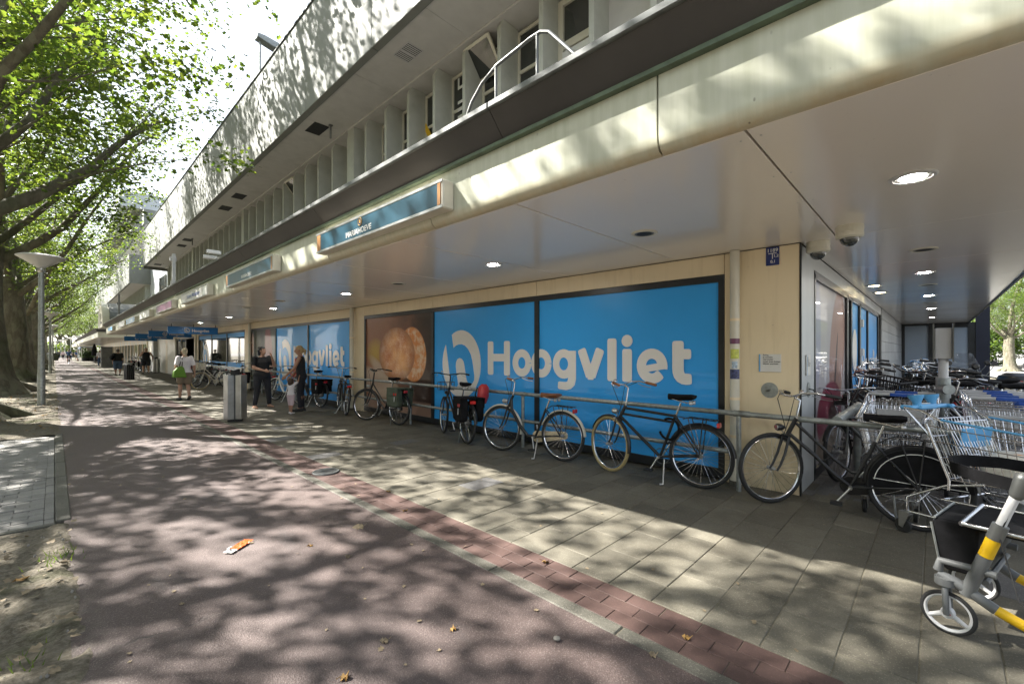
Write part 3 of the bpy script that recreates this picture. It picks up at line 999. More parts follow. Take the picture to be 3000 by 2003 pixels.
def bread(k, u, v):
    p = k.coords('Object')
    n1, n2 = k.noise(p, 2.2, 3), k.noise(p, 42, 6, 0.75)
    c = k.ramp(k.math('ADD', k.math('MULTIPLY', u, 0.75), k.math('MULTIPLY', n1, 0.35)), [(0.1, (0.34, 0.15, 0.08)), (0.45, (0.25, 0.10, 0.05)), (0.75, (0.05, 0.022, 0.014)), (1.0, (0.02, 0.012, 0.01))])
    m, _ = ell(k, u, v, 0.16, 0.62, 0.16, 0.17, 0, 0.99); c = k.mix(k.math('MULTIPLY', m, .8), c, (0.5, 0.33, 0.03))
    m, _ = ell(k, u, v, 0.26, 0.22, 0.42, 0.17, -.5, 0.3); c = k.mix(m, c, k.mix(n2, (0.30, 0.16, 0.09), (0.7, 0.58, 0.46)))
    m, _ = ell(k, u, v, 0.45, 0.22, 0.55, 0.10, -.75, 0.4); c = k.mix(k.math('MULTIPLY', m, .8), c, k.mix(n2, (0.4, 0.27, 0.18), (0.6, 0.5, 0.4)))
    m, d = ell(k, u, v, 0.74, 0.60, 0.19, 0.28, 0.1, 0.1); c = k.mix(m, c, k.mix(k.ramp(k.noise(p, 6, 5, .7), [(.45, 0), (.6, 1)]), (0.55, 0.20, 0.05), (0.62, 0.45, 0.30)))
    crust = k.mix(k.ramp(n1, [(0.35, 0), (0.65, 1)]), (0.50, 0.16, 0.045), (0.74, 0.36, 0.13))
    flour = k.ramp(k.math('ADD', n2, k.math('MULTIPLY', k.noise(p, 5, 4), .5)), [(0.70, 0.0), (0.95, 0.8)])
    crust = k.mix(flour, crust, (0.85, 0.66, 0.50))
    m, d = ell(k, u, v, 0.50, 0.60, 0.275, 0.285, 0.25, 0.06)
    crust = k.mix(k.ramp(d, [(0.3, 0.0), (1.0, 0.85)]), crust, (0.20, 0.07, 0.025))
    c = k.mix(m, c, crust)
    low = k.ramp(v, [(0.0, 1.0), (0.12, 1.0), (0.14, 0.0)])
    return k.mix(low, c, (0.36, 0.22, 0.16))


def dark_scene(k, u, v):
    p = k.coords('Object')
    n1 = k.noise(p, 1.5, 4)
    c = k.ramp(n1, [(0.3, (0.015, 0.03, 0.03)), (0.7, (0.10, 0.11, 0.07))])
    m, _ = ell(k, u, v, 0.72, 0.5, 0.18, 0.7, 0.05, 0.5); c = k.mix(m, c, (0.24, 0.05, 0.04))
    m, _ = ell(k, u, v, 0.05, 0.75, 0.06, 0.24, 0, 0.5); c = k.mix(m, c, (0.42, 0.2, 0.1))
    m, _ = ell(k, u, v, 0.55, 0.35, 0.3, 0.12, 0.2, 0.9); c = k.mix(k.math('MULTIPLY', m, .7), c, (0.35, 0.33, 0.05))
    return c


def fruit_girl(k, u, v):
    p = k.coords('Object')
    n1 = k.noise(p, 3, 4)
    c = k.mix(n1, (0.52, 0.48, 0.50), (0.66, 0.64, 0.66))
    m, _ = ell(k, u, v, 0.72, 0.63, 0.26, 0.45, -0.35, 0.2); c = k.mix(m, c, k.mix(n1, (0.36, 0.18, 0.14), (0.50, 0.29, 0.23)))
    m, _ = ell(k, u, v, 0.66, 0.52, 0.025, 0.26, -.3, 0.3); c = k.mix(m, c, (0.03, 0.015, 0.015))
    m, _ = ell(k, u, v, 0.12, 0.75, 0.10, 0.35, 0, 0.6); c = k.mix(k.math('MULTIPLY', m, .6), c, (0.28, 0.33, 0.6))
    m, _ = ell(k, u, v, 0.48, 0.24, 0.40, 0.20, 0.05, 0.15); c = k.mix(m, c, k.mix(n1, (0.18, 0.015, 0.04), (0.36, 0.04, 0.10)))
    m, _ = ell(k, u, v, 0.55, 0.22, 0.16, 0.11, 0, 0.6); c = k.mix(m, c, (0.05, 0.008, 0.012))
    m, _ = ell(k, u, v, 0.40, 0.07, 0.34, 0.09, 0, 0.3); c = k.mix(m, c, k.mix(k.noise(p, 22, 4), (0.04, 0.02, 0.015), (0.5, 0.4, 0.3)))
    return c


M['bread'] = poster_mat('bread_poster', bread)
M['dark_poster'] = poster_mat('dark_poster', dark_scene)
M['girl_poster'] = poster_mat('fruit_poster', fruit_girl)

w1, ps = front_window(1.80, 10.54, [4.73, 7.61])
pane(w1, *ps[0], M['film_blue']); pane(w1, *ps[1], M['film_blue']); pane(w1, *ps[2], M['bread'], nm='poster')
name_on(w1, 0.0)
w2, ps = front_window(11.28, 19.95, [14.15, 17.07])
pane(w2, *ps[0], M['film_blue']); pane(w2, *ps[1], M['film_blue']); pane(w2, *ps[2], M['dark_poster'], nm='poster')
name_on(w2, 9.47)
w3, ps = front_window(20.7, 29.2, [23.5, 26.35])
for a, b in ps: 
    pane(w3, a, b, M['glass_dark'])
    part('window_film', MB().bb(FX + .022, FX + .028, a, b, 0.14, 0.85), M['film_white'], w3)
    part('window_film', MB().bb(FX + .022, FX + .028, a, b, 0.853, 1.06), M['film_blue'], w3)
    part('window_film', MB().bb(FX + .022, FX + .028, a, b, 2.17, 2.36), M['film_blue'], w3)
g = Glyphs(FX + .0215, 27.7, 1.29); gb = Glyphs(FX + .0195, 27.7, 1.29); emblem(g, gb)
g.mb.build('emblem', M['film_white'], w3); gb.mb.build('emblem_letter', M['film_blue'], w3)

# entrance: dark opening with sliding doors, a blank panel beside it
part('entrance_wall', MB().bb(5.62, 9.5, 30.3, 30.36, 0, 2.68).bb(5.62, 9.5, 35.84, 35.9, 0, 2.68).bb(9.42, 9.49, 30.4, 35.8, 0, 2.68), M['dark_void'])
en = part('entrance_door', MB().bb(5.55, 5.62, 30.3, 30.42, 0, 2.3).bb(5.55, 5.62, 32.9, 33.02, 0, 2.3).bb(5.55, 5.62, 34.3, 34.42, 0, 2.3).bb(5.55, 5.62, 35.78, 35.9, 0, 2.3).bb(5.53, 5.62, 30.3, 35.9, 2.3, 2.4), M['alu_dark'])
part('pane', MB().bb(5.58, 5.59, 33.02, 34.3, 0.05, 2.3).bb(5.58, 5.59, 34.42, 35.78, 0.05, 2.3), M['glass_dark'], en)
part('wall_panel', MB().bb(FX + .004, 5.62, 30.3, 38.75, 2.4, 2.683), M['cream'])
part('wall_panel', MB().bb(FX + .004, 5.62, 35.9, 38.75, 0, 2.398), M['cream_pale'])
part('wall_panel', MB().bb(FX + .004, 5.62, 39.6, 40.8, 0, 2.683), M['cream_pale'])

# ---- the passage side
SY = 1.04
part('side_panel', MB().bb(5.504, 6.26, SY + .002, 1.13, 0.0, 2.683), M['grey_panel'], bevel=0.003)
part('side_strip', MB().bb(6.262, 15.2, SY + .004, 1.13, 2.50, 2.683), M['grey_panel'])
mb = MB()
for (a, b) in ((6.262, 6.34), (8.93, 9.10), (9.44, 9.56), (10.60, 10.78), (12.0, 12.12), (14.35, 14.45)): mb.bb(a, b, SY - .004, 1.12, 0.05, 2.46)
mb.bb(6.262, 14.45, SY - .004, 1.12, 2.40, 2.498).bb(6.262, 14.45, SY - .004, 1.12, 0.0, 0.12)
sw = part('side_window', mb, M['frame_black'])


def sp(a, b, m, nm='pane', z0=.12, z1=2.4, y=SY + .03): return part(nm, MB().bb(a, b, y, y + .012, z0, z1), m, sw)


pgirl = sp(6.34, 8.93, M['girl_poster'], 'poster')
def girl_u():
    k = NT('fruit_poster_side')
    s = k.n('SeparateXYZ'); k.t.links.new(k.coords('Generated'), s.inputs[0])
    return k.pbr(fruit_girl(k, s.outputs[0], s.outputs[2]), 0.35, 0, None, 0.4, coat=0.7, **{'Coat Roughness': 0.015})
pgirl.data.materials[0] = girl_u()
sp(9.10, 9.44, M['glass_dark']); sp(9.56, 10.60, M['film_blue'], z0=.45); sp(9.56, 10.60, M['red'], 'window_film', .12, .449)
sp(10.78, 12.0, M['film_blue']); sp(12.12, 14.35, M['film_blue'])
me = MB().lathe([(0.30, 0), (0.30, 0.004)], (10.08, SY + .022, 1.55), (0, -1, 0), 24, 1.0, 1.3).build('door_sticker', M['film_white'], sw)
mb = MB()
for z in (2.0, 1.45, 0.75): mb.bb(10.62, 10.74, SY - .05, SY - .005, z, z + .14)
part('door_hinge', mb, M['lightgrey'], sw)
g = text_obj('side_lettering', 'Hoogvliet', 0.82, M['film_white'], sw, (12.7, SY + .022, 1.25), (R(90), 0, 0), 0.001, 0.02)
part('grey_wall', MB().bb(15.25, 24.9, SY + .03, 1.2, 0, 2.685), M['joint'])
t_me = MB().bb(-.595, .595, 0, .03, -.145, .145).mesh('wall_tile', mats=(M['grey_tile'],))
for r in range(9):
    for c in range(8): piece('wall_tile', t_me, shop, (15.9 + c * 1.2, SY + .002, 0.16 + r * 0.30))
ew = part('end_wall', MB().bb(24.9, 25.1, 0.94, 1.05, 0, 2.69).bb(24.9, 25.1, -.03, .22, 0, 2.69).bb(24.9, 25.1, -1.12, -.92, 0, 2.69).bb(24.9, 25.1, -.92, -.03, 2.5, 2.69).bb(24.9, 25.1, .22, .94, 2.6, 2.69).bb(24.9, 25.1, -.92, -.03, 0, .2).bb(24.9, 25.1, .22, .94, 0, .2), M['frame_black'])
part('pane', MB().bb(24.95, 24.97, .22, .94, .2, 2.6), M['glass_frost'], ew)
part('pane', MB().bb(24.95, 24.97, -.92, -.03, .2, 2.5), M['glass_frost'], ew)
part('door_handle', MB().bb(24.84, 24.88, .02, .05, .9, 1.9), M['chrome'], ew)
part('end_column', MB().bb(24.85, 25.2, -1.5, -1.125, 0, 3.3), M['navy_dark'])

# barrel gable over the far end of the canopy
arc = [(-2.2, 0.0), (-2.2, 0.45)] + [(-2.2 * math.cos(R(a)), 0.45 + 1.25 * math.sin(R(a))) for a in range(12, 180, 12)] + [(2.2, 0.45), (2.2, 0.0)]
gbl = part('gable', MB().prism(arc, (2.28, 43.2, 3.25), (0, 1, 0), (0, 0, 1), (0.35, 0, 0)), M['cream_pale'])
arc2 = [(p[0] * 1.06, p[1] * 1.05 + .02) for p in arc]
part('gable_roof', MB().prism(arc2, (2.64, 43.2, 3.23), (0, 1, 0), (0, 0, 1), (3.2, 0, 0)), M['alu_dark'], gbl)
part('gable_lettering', MB().bb(2.25, 2.275, 42.9, 43.05, 3.5, 4.25).bb(2.25, 2.275, 41.9, 42.88, 3.5, 3.62), M['alu_dark'], gbl)

# ---------------------------------------------------------------- the taller block beyond
far = thing('far_building', 'taller white block with stacked balconies and a wide flat roof beyond the shopping centre', 'building')


def fp(name, mb, m, parent=far, **k): return mb.build(name, m, parent, **k)


fp('wall', MB().bb(5.62, 26, 48.6, 104, 0, 2.74).bb(5.9, 26, 42, 104, 2.75, 9.2).bb(6.6, 22, 50.2, 96, 9.2, 14.0), M['pale_blue'])
fp('passage_wall', MB().bb(5.55, 5.7, 41.0, 43.6, 0, 2.68).bb(5.55, 5.7, 44.4, 48.6, 0, 2.68), M['cream_pale'])
fp('pillar', MB().bb(5.3, 5.54, 43.6, 44.4, 0, 2.68), M['grey_panel'])
fp('balcony', MB().bb(4.45, 4.6, 50, 96, 7.45, 9.94).bb(4.602, 5.9, 50, 50.15, 7.45, 9.94).bb(4.602, 5.9, 95.8, 96, 7.45, 9.94), M['concrete_white'])
fp('balcony_floor', MB().bb(4.602, 5.9, 50.152, 95.8, 7.5, 7.62), M['upper_soffit'])
fp('balcony', MB().bb(5.1, 5.25, 47, 94, 12.1, 13.3).bb(5.252, 6.6, 47, 47.15, 12.1, 13.3), M['concrete_white'])
fp('balcony_floor', MB().bb(5.252, 6.8, 47.152, 94, 12.15, 12.3), M['upper_soffit'])
fp('roof', MB().bb(3.83, 24, 50, 86, 14.0, 15.35), M['pale_blue'])
lam = MB().bb(4.6, 6.4, 50.5, 85.5, 13.96, 13.995)
fp('roof_soffit', lam, M['upper_soffit'])
for i in range(9): fp('roof_purlin', MB().bb(4.8, 6.6, 51.5 + i * 4, 51.62 + i * 4, 13.9, 13.958), M['fin'])
fp('roof_duct', MB().bb(4.7, 4.82, 52, 82, 13.82, 13.9), M['alu_dark'])
fp('upper_column', MB().bb(5.6, 6.6, 50.1, 50.19, 9.2, 13.99), M['pale_blue'])
for i in range(10):
    wn = fp('window', MB().bb(6.5, 6.59, 52 + i * 4, 54.8 + i * 4, 13.3, 13.6).bb(6.5, 6.59, 52 + i * 4, 54.8 + i * 4, 10.0, 10.1), M['white'])
    fp('pane', MB().bb(6.56, 6.58, 52 + i * 4, 54.8 + i * 4, 10.1, 13.3), M['glass_dark'], wn)
wn = fp('window', MB().bb(7.0, 10, 50.1, 50.19, 12.9, 13.1).bb(7.0, 7.1, 50.1, 50.19, 10.5, 12.9), M['white'])
fp('pane', MB().bb(7.1, 10, 50.14, 50.18, 10.5, 12.9), M['glass_dark'], wn)
wn = fp('window', MB().bb(5.8, 5.89, 44.6, 44.72, 3.4, 7.4).bb(5.8, 5.89, 42.1, 42.2, 3.4, 7.4), M['alu_dark'])
fp('pane', MB().bb(5.85, 5.88, 42.2, 44.6, 3.4, 7.4), M['glass_dark'], wn)
for i in range(44):
    if 50.4 + i < 95: fp('fin', MB().bb(5.55, 5.9, 50.4 + i, 50.48 + i, 3.4, 7.44), M['fin'])
# its own canopy and shop windows
fp('canopy', MB().bb(2.5, 5.6, 49, 104, 2.7, 3.25), M['soffit'])
for i in range(18): fp('fascia_panel', MB().bb(2.44, 2.495, 49.01 + i * 3.05, 52.04 + i * 3.05, 2.69, 3.13), M['fascia'])
fp('canopy_end', MB().bb(2.44, 5.6, 48.9, 48.995, 2.69, 3.13), M['cream_pale'])
fp('canopy_band', MB().prism([(2.42, 3.14), (2.25, 3.4), (5.9, 3.4), (5.9, 3.14)], (0, 48.85, 0), (1, 0, 0), (0, 0, 1), (0, 55, 0)), M['band'])
fp('canopy', MB().bb(2.9, 5.6, 104.2, 150, 2.6, 3.2), M['cream_pale'])
for i in range(19):
    y = 48.7 + i * 2.9
    fp('pillar', MB().bb(FX, 5.62, y, y + .35, 0, 2.69), M['cream'])
    wn = fp('shop_window', MB().bb(FX + .01, 5.62, y + .35, y + 2.9, 2.2, 2.69).bb(FX + .01, 5.62, y + .35, y + .45, .2, 2.2).bb(FX + .01, 5.62, y + 1.5, y + 1.6, .2, 2.2).bb(FX + .01, 5.62, y + .35, y + 2.9, 0, .2), M['cream_pale'])
    fp('pane', MB().bb(FX + .05, FX + .06, y + .45, y + 2.9, .2, 2.2), M['glass_dark'], wn)

# the block across the street, seen only in the shop windows
opp = thing('apartment_building', 'pale flats across the street, mirrored in the shop windows', 'building')
MB().bb(-42, -30, -20, 90, 0, 13).build('wall', M['concrete_white'], opp)
for i in range(18):
    for j in range(4):
        wn = MB().bb(-29.99, -29.9, -17 + i * 5.8, -13.6 + i * 5.8, 1.2 + j * 3, 1.35 + j * 3).build('window', M['white'], opp)
        MB().bb(-29.98, -29.95, -17 + i * 5.8, -13.6 + i * 5.8, 1.36 + j * 3, 2.9 + j * 3).build('pane', M['glass_dark'], wn)
# ================================================================ TREES
def tree_meshes(seed, street=1.0, leaves=60000, limbs=8, H0=4.6, spread=6.4, top=20.5, trunk_r=0.55, leaf_l=0.17):
    rs = np.random.RandomState(seed)
    wood = MB()
    # trunk with root flare
    pts, rr = [], []
    for z, k in ((-0.1, 1.9), (0.15, 1.5), (0.5, 1.2), (1.2, 1.04), (2.5, 0.94), (3.8, 0.88), (H0, 0.86)):
        pts.append(Vector((0.10 * math.sin(z * .9 + seed), 0.08 * math.cos(z * .7 + seed), z))); rr.append(trunk_r * k)
    wood.tube(pts, rr, 16)
    for i in range(6):                                                        # root buttresses
        a = i * 1.05 + rs.uniform(-.2, .2)
        d = Vector((math.cos(a), math.sin(a), 0))
        wood.tube([d * trunk_r * .6 + Vector((0, 0, .75)), d * trunk_r * 1.2 + Vector((0, 0, .25)), d * trunk_r * (1.9 + rs.rand() * .5) + Vector((0, 0, .0)), d * trunk_r * 2.7 + Vector((0, 0, -.1))], [trunk_r * .35, trunk_r * .33, trunk_r * .22, .06], 8)
    topp = pts[-1]
    tw = []                                                                   # twig segments (a, b, weight)

    def grow(p0, d0, L, r0, lift, wob, nseg):
        P = [Vector(p0)]; d = Vector(d0).normalized()
        for i in range(nseg):
            t = i / nseg
            d = (d + Vector((rs.normal(0, wob), rs.normal(0, wob), lift * (0.6 - t) + rs.normal(0, wob * .6)))).normalized()
            P.append(P[-1] + d * L / nseg)
        R_ = [r0 * (1 - 0.88 * i / nseg) + 0.0025 for i in range(nseg + 1)]
        return P, R_

    az0 = rs.uniform(0, 6.28)
    for i in range(limbs):
        az = az0 + i * 2.399 + rs.uniform(-.25, .25)
        up = 0.35 + 0.75 * (i / limbs) + rs.uniform(-.1, .15)
        L = spread * (1.12 - 0.25 * (i / limbs)) * rs.uniform(.9, 1.12)
        d = Vector((math.cos(az) * (1.15 if math.cos(az) > 0 else 1.0), math.sin(az), up))
        p0 = topp + Vector((0, 0, -0.9 + 1.1 * i / limbs))
        P, Rr = grow(p0, d, L, 0.165 - .008 * i, 0.26, 0.10, 9)
        wood.tube(P, Rr, 8)
        for s in range(9):
            k = 2 + int(s * 7 / 9)
            base = P[min(k, 9)].lerp(P[min(k + 1, 9)], rs.rand())
            dl = (P[min(k + 1, 9)] - P[k]).normalized() if k < 9 else (P[9] - P[8]).normalized()
            side = dl.cross(Vector((0, 0, 1))).normalized() * (1 if s % 2 else -1)
            d2 = dl * rs.uniform(.3, .9) + side * rs.uniform(.5, 1.1) + Vector((0, 0, rs.uniform(-.35, .7)))
            P2, R2 = grow(base, d2, rs.uniform(1.8, 3.6), Rr[k] * .2, 0.08, 0.16, 5)
            wood.tube(P2, R2, 5)
            for q in range(6):
                kk = 1 + q % 5
                b2 = P2[kk]
                d3 = (P2[kk] - P2[kk - 1]).normalized() * .7 + Vector((rs.normal(0, .7), rs.normal(0, .7), rs.normal(0, .45)))
                P3, R3 = grow(b2, d3, rs.uniform(.7, 1.5), 0.003, -0.1, 0.2, 3)
                wood.tube(P3, R3, 3)
                tw.append((P3[0], P3[3], 1.0))
    # leader
    P, Rr = grow(topp, Vector((0.05, 0.05, 1)), top - H0 - 2.5, 0.22, 0.0, 0.06, 9)
    wood.tube(P, Rr, 8)
    for s in range(30):
        k = 2 + s % 8
        az = s * 2.4
        P2, R2 = grow(P[k], Vector((math.cos(az), math.sin(az), rs.uniform(.2, .8))), rs.uniform(3.0, 5.2) * (1.15 - k / 15), Rr[k] * .2, 0.15, 0.15, 6)
        wood.tube(P2, R2, 5)
        for q in range(10):
            kk = 1 + q % 6
            d3 = Vector((rs.normal(0, .8), rs.normal(0, .8), rs.normal(.1, .5)))
            P3, R3 = grow(P2[kk], d3, rs.uniform(.7, 1.5), 0.003, -0.1, 0.2, 3)
            wood.tube(P3, R3, 3)
            tw.append((P3[0], P3[3], 1.0))
    A = np.array([t[0] for t in tw]); B = np.array([t[1] for t in tw])
    n = leaves
    wgt = rs.gamma(1.0, 1.0, len(tw)); wgt /= wgt.sum()
    idx = rs.choice(len(tw), n, p=wgt)
    t = rs.rand(n, 1) ** 0.7
    pos = A[idx] * (1 - t) + B[idx] * t + rs.normal(0, 0.20, (n, 3)) * np.array([1, 1, .8])
    m_ = n // 4                                                                # loose sprays between the twigs
    a = rs.normal(0, 1, (m_ // 9, 3)); a /= np.linalg.norm(a, axis=1, keepdims=True)
    cc = a * (rs.rand(len(a), 1) ** .45) * np.array([6.0, 6.0, 6.5]) + np.array([0, 0, 11.5])
    cc = np.repeat(cc, 9, axis=0) + rs.normal(0, .22, (len(a) * 9, 3))
    pos = np.concatenate([pos, cc[cc[:, 2] > 5.2]])
    return wood, leaf_cloud(pos, rs, leaf_l)


LEAF = np.array([(0, 0, 0), (.42, .12, .05), (.26, .42, .0), (.50, .62, .08), (0, 1.0, -.08), (-.50, .62, .08), (-.26, .42, .0), (-.42, .12, .05)], dtype=float)
LEAF_F = np.array([(0, 1, 2, 4), (2, 3, 4, 4), (0, 4, 6, 7), (6, 4, 5, 5)])


def leaf_cloud(pos, rs, leaf_l, upbias=0.9):
    n = len(pos)
    nz = rs.normal(0, 1, (n, 3)); nz[:, 2] = np.abs(nz[:, 2]) + upbias
    nz /= np.linalg.norm(nz, axis=1, keepdims=True)
    yv = rs.normal(0, 1, (n, 3)); yv[:, 2] -= 0.5
    yv -= nz * (yv * nz).sum(1, keepdims=True)
    yv /= np.linalg.norm(yv, axis=1, keepdims=True)
    xv = np.cross(yv, nz)
    s = leaf_l * rs.uniform(.55, 1.25, (n, 1, 1))
    V = pos[:, None, :] + s * (LEAF[None, :, 0, None] * xv[:, None, :] * .9 + LEAF[None, :, 1, None] * yv[:, None, :] + LEAF[None, :, 2, None] * nz[:, None, :])
    V = V.reshape(-1, 3)
    quads = [(0, 1, 2, 4), (0, 4, 6, 7)]; tris = [(2, 3, 4), (6, 4, 5)]
    me = bpy.data.meshes.new('foliage')
    me.vertices.add(len(V)); me.vertices.foreach_set('co', V.ravel())
    base = (np.arange(n) * 8)[:, None]
    loops = np.concatenate([(base + np.array(quads[0] + quads[1] + tris[0] + tris[1])[None, :])], 1).ravel()
    me.loops.add(len(loops)); me.loops.foreach_set('vertex_index', loops)
    st = (np.arange(n) * 14)[:, None] + np.array([0, 4, 8, 11])[None, :]
    me.polygons.add(n * 4)
    me.polygons.foreach_set('loop_start', st.ravel())
    me.update(calc_edges=True)
    return me


TREES = []
for sd in (3, 11, 23):
    wd, lf = tree_meshes(sd, leaves=24000, leaf_l=0.12)
    lf.materials.append(M['leaf'])
    TREES.append((wd.mesh('trunk', smooth=50, mats=(M['bark'],)), lf))


wd, lf = tree_meshes(31, leaves=14000, leaf_l=0.12)
lf.materials.append(M['leaf'])
TREES.append((wd.mesh('trunk', smooth=50, mats=(M['bark'],)), lf))


def tree(loc, var, rz, s=1.0, label='', group='plane trees lining the path', nm='plane_tree'):
    t = thing(nm, label, 'tree', loc, (0, 0, rz), group)
    t.scale = (s, s, s)
    piece('trunk', TREES[var][0], t)
    c = piece('crown', TREES[var][1], t); c['kind'] = 'stuff'
    return t


row = [(-1.85, 15.2, 0, 0.3, 1.13), (-1.75, 24.3, 1, 2.2, 1.16), (-1.55, 33.6, 2, 4.0, 1.06), (-1.5, 43.5, 0, 1.2, 1.0), (-1.4, 54, 1, 5.0, 1.05), (-1.5, 65, 2, 0.4, 1.0), (-1.5, 77, 0, 3.0, 1.0), (-1.5, 90, 1, 1.0, 1.0), (-1.5, 104, 2, 2.0, 1.0), (-1.5, 120, 0, 4.4, 1.0), (-1.5, 138, 1, 3.4, 1.05)]
names = ['leaning out over the path from the left edge of the picture', 'first thick mottled trunk behind the nearest lamp post', 'second thick trunk just behind the first one', 'third trunk in the row, mostly hidden behind the first two',
         'fourth in the row with its leaning trunk beside the second lamp', 'fifth along the row', 'sixth along the row', 'seventh along the row', 'eighth along the row', 'ninth along the row', 'last and smallest in the row at the end of the path']
tn = tree((-5.2, 7.6, 0), 3, 1.1, 1.12, 'plane tree just outside the left edge whose high crown shades the near path')
tn.scale = (1.1, 1.1, 1.3)
for (x, y, v, rz, s), nm in zip(row, names):
    tree((x, y, 0), v, rz, s, 'tall plane tree, ' + nm)
for i, (x, y, v, rz, s) in enumerate([(-19, 6, 1, 0.7, 1.0), (-20, 17, 2, 3.3, 1.0), (-20, 29, 0, 2.0, 1.0), (-20, 42, 1, 0.2, 1.0), (-20, 58, 2, 4.2, 1.0), (-20, 78, 0, 5.2, 1.0), (-19, -6, 2, 1.9, 1.0)]):
    tree((x, y, 0), v, rz, s, 'plane tree of the second row, %s behind the row along the path' % ['nearest', 'second', 'third', 'fourth', 'fifth', 'sixth', 'hidden one'][i], 'plane trees in the second row')
for i, (x, y, v, rz, s) in enumerate([(9, 118, 2, 1.0, 1.0), (12, 132, 0, 2.0, 1.1), (6, 150, 1, 4.0, 1.1), (3, 175, 2, 3.0, 1.2), (-3, 168, 0, 3.0, 1.2), (1, 190, 1, 1.0, 1.3), (7, 182, 0, 5.0, 1.3)]):
    tree((x, y, 0), v, rz, s, 'dark tree at the far end of the street, %s' % ['nearest behind the last canopy', 'second behind the last canopy', 'third behind the last canopy', 'closing the view on the right', 'closing the view on the left', 'last one in the middle', 'last one on the right'][i], 'trees at the far end of the street')
# trees beyond the car park
for i, (x, y, v, rz, s) in enumerate([(52, -4.2, 1, 0.5, 0.62), (70, -7.5, 0, 2.0, 0.85), (76, -1.0, 2, 1.0, 0.9), (66, -14, 1, 4.0, 0.9), (82, -14, 2, 4.8, 1.0), (90, -5, 0, 4.0, 1.0)]):
    tree((x, y, -0.02), v, rz, s, 'sunlit tree beyond the car park, %s' % ['pale trunk standing clear in front of the others', 'behind the pale trunk to its right', 'beside the dark end column', 'far right of the view', 'in the back on the right', 'in the back on the left'][i], 'trees beyond the car park')


def bush(loc, rx, ry, h, n, label, nm='shrub', m='leaf_dark', leaf=0.12, seed=1, group=None):
    rs = np.random.RandomState(seed)
    t = thing(nm, label, 'shrub', loc, group=group)
    a = rs.normal(0, 1, (n, 3)); a /= np.linalg.norm(a, axis=1, keepdims=True)
    r = rs.rand(n, 1) ** 0.4
    lump = 1 + 0.25 * np.sin(a[:, :1] * 5 + seed) * np.cos(a[:, 1:2] * 6)
    pos = a * r * lump * np.array([rx, ry, h / 2]) + np.array([0, 0, h / 2])
    me = leaf_cloud(pos, rs, leaf, 0.4); me.materials.append(M[m])
    c = piece('foliage', me, t); c['kind'] = 'stuff'
    mb = MB()
    for i in range(5):
        q = rs.normal(0, .3, 2)
        mb.tube([(0, 0, 0), (q[0] * rx, q[1] * ry, h * .5), (q[0] * rx * 2, q[1] * ry * 2, h * .8)], [.03, .02, .008], 5)
    mb.build('stem', M['bark'], t)
    return t


for i, (x, y, rx, ry, h) in enumerate([(-2, 172, 5, 3, 4.5), (5, 176, 5, 3, 5), (12, 160, 5, 4, 6), (-9, 168, 5, 3, 5)]):
    bush((x, y, -.05), rx, ry, h, 3500, 'dense hedge of shrubs closing the far end of the street, %s' % ['left middle', 'right middle', 'far right', 'far left'][i], m='leaf', leaf=0.3, seed=i + 40, group='shrubs at the far end of the street')
for i, (x, y, rx, ry, h) in enumerate([(70, -3, 3, 4, 5.5), (72, -10, 3, 5, 6), (70, 4, 3, 4, 5.0), (76, -18, 3, 6, 6)]):
    bush((x, y, -.05), rx, ry, h, 5000, 'leafy shrub at the back of the car park, %s' % ['behind the pale tree trunk', 'right of the pale tree trunk', 'next to the dark end column', 'far right'][i], m='leaf', leaf=0.3, seed=i + 4, group='shrubs behind the car park')
# ================================================================ STREET FURNITURE AND SIGNS
def lamp_post(loc, label, h=4.0):
    t = thing('street_lamp', label, 'street lamp', loc, group='lamp posts along the path')
    MB().lathe([(0.085, -0.05), (0.085, 0.9), (0.078, 0.95), (0.07, 1.6), (0.062, 3.5), (0.060, h - 0.42)], n=14).build('pole', M['galv'], t, smooth=40)
    MB().lathe([(0.065, h - 0.43), (0.09, h - .40), (0.09, h - .32), (0.07, h - .31)], n=14).build('collar', M['steel'], t, smooth=40)
    MB().lathe([(0.075, h - .32), (0.13, h - .26), (0.49, h - 0.02), (0.49, h - 0.005)], n=28).build('shade', M['diffuser'], t, smooth=40)
    MB().lathe([(0.505, h - .012), (0.51, h + .012), (0.40, h + .055), (0.18, h + .085), (0.05, h + .09)], n=28).build('cap', M['lightgrey'], t, smooth=40)
    return t


lp = lamp_post((-0.26, 18.4, 0), 'nearest tall grey lamp post with a wide cone shade, in front of the thick trunks', 4.22)
for (x, y, nm) in ((-0.2, 44.0, 'second cone-shaded lamp post on the tree side'), (-0.12, 66, 'third cone-shaded lamp post on the tree side'), (2.9, 110, 'far lamp post by the end of the second canopy'),
                   (2.2, 122, 'far lamp post left of the one by the second canopy'), (1.6, 138, 'far lamp post, third from the right at the end of the path'), (1.1, 152, 'far lamp post, fourth from the right at the end of the path'), (0.4, 165, 'farthest small lamp post at the end of the path')):
    c = copy_tree(lp); c.location = (x, y, 0); c['label'] = nm


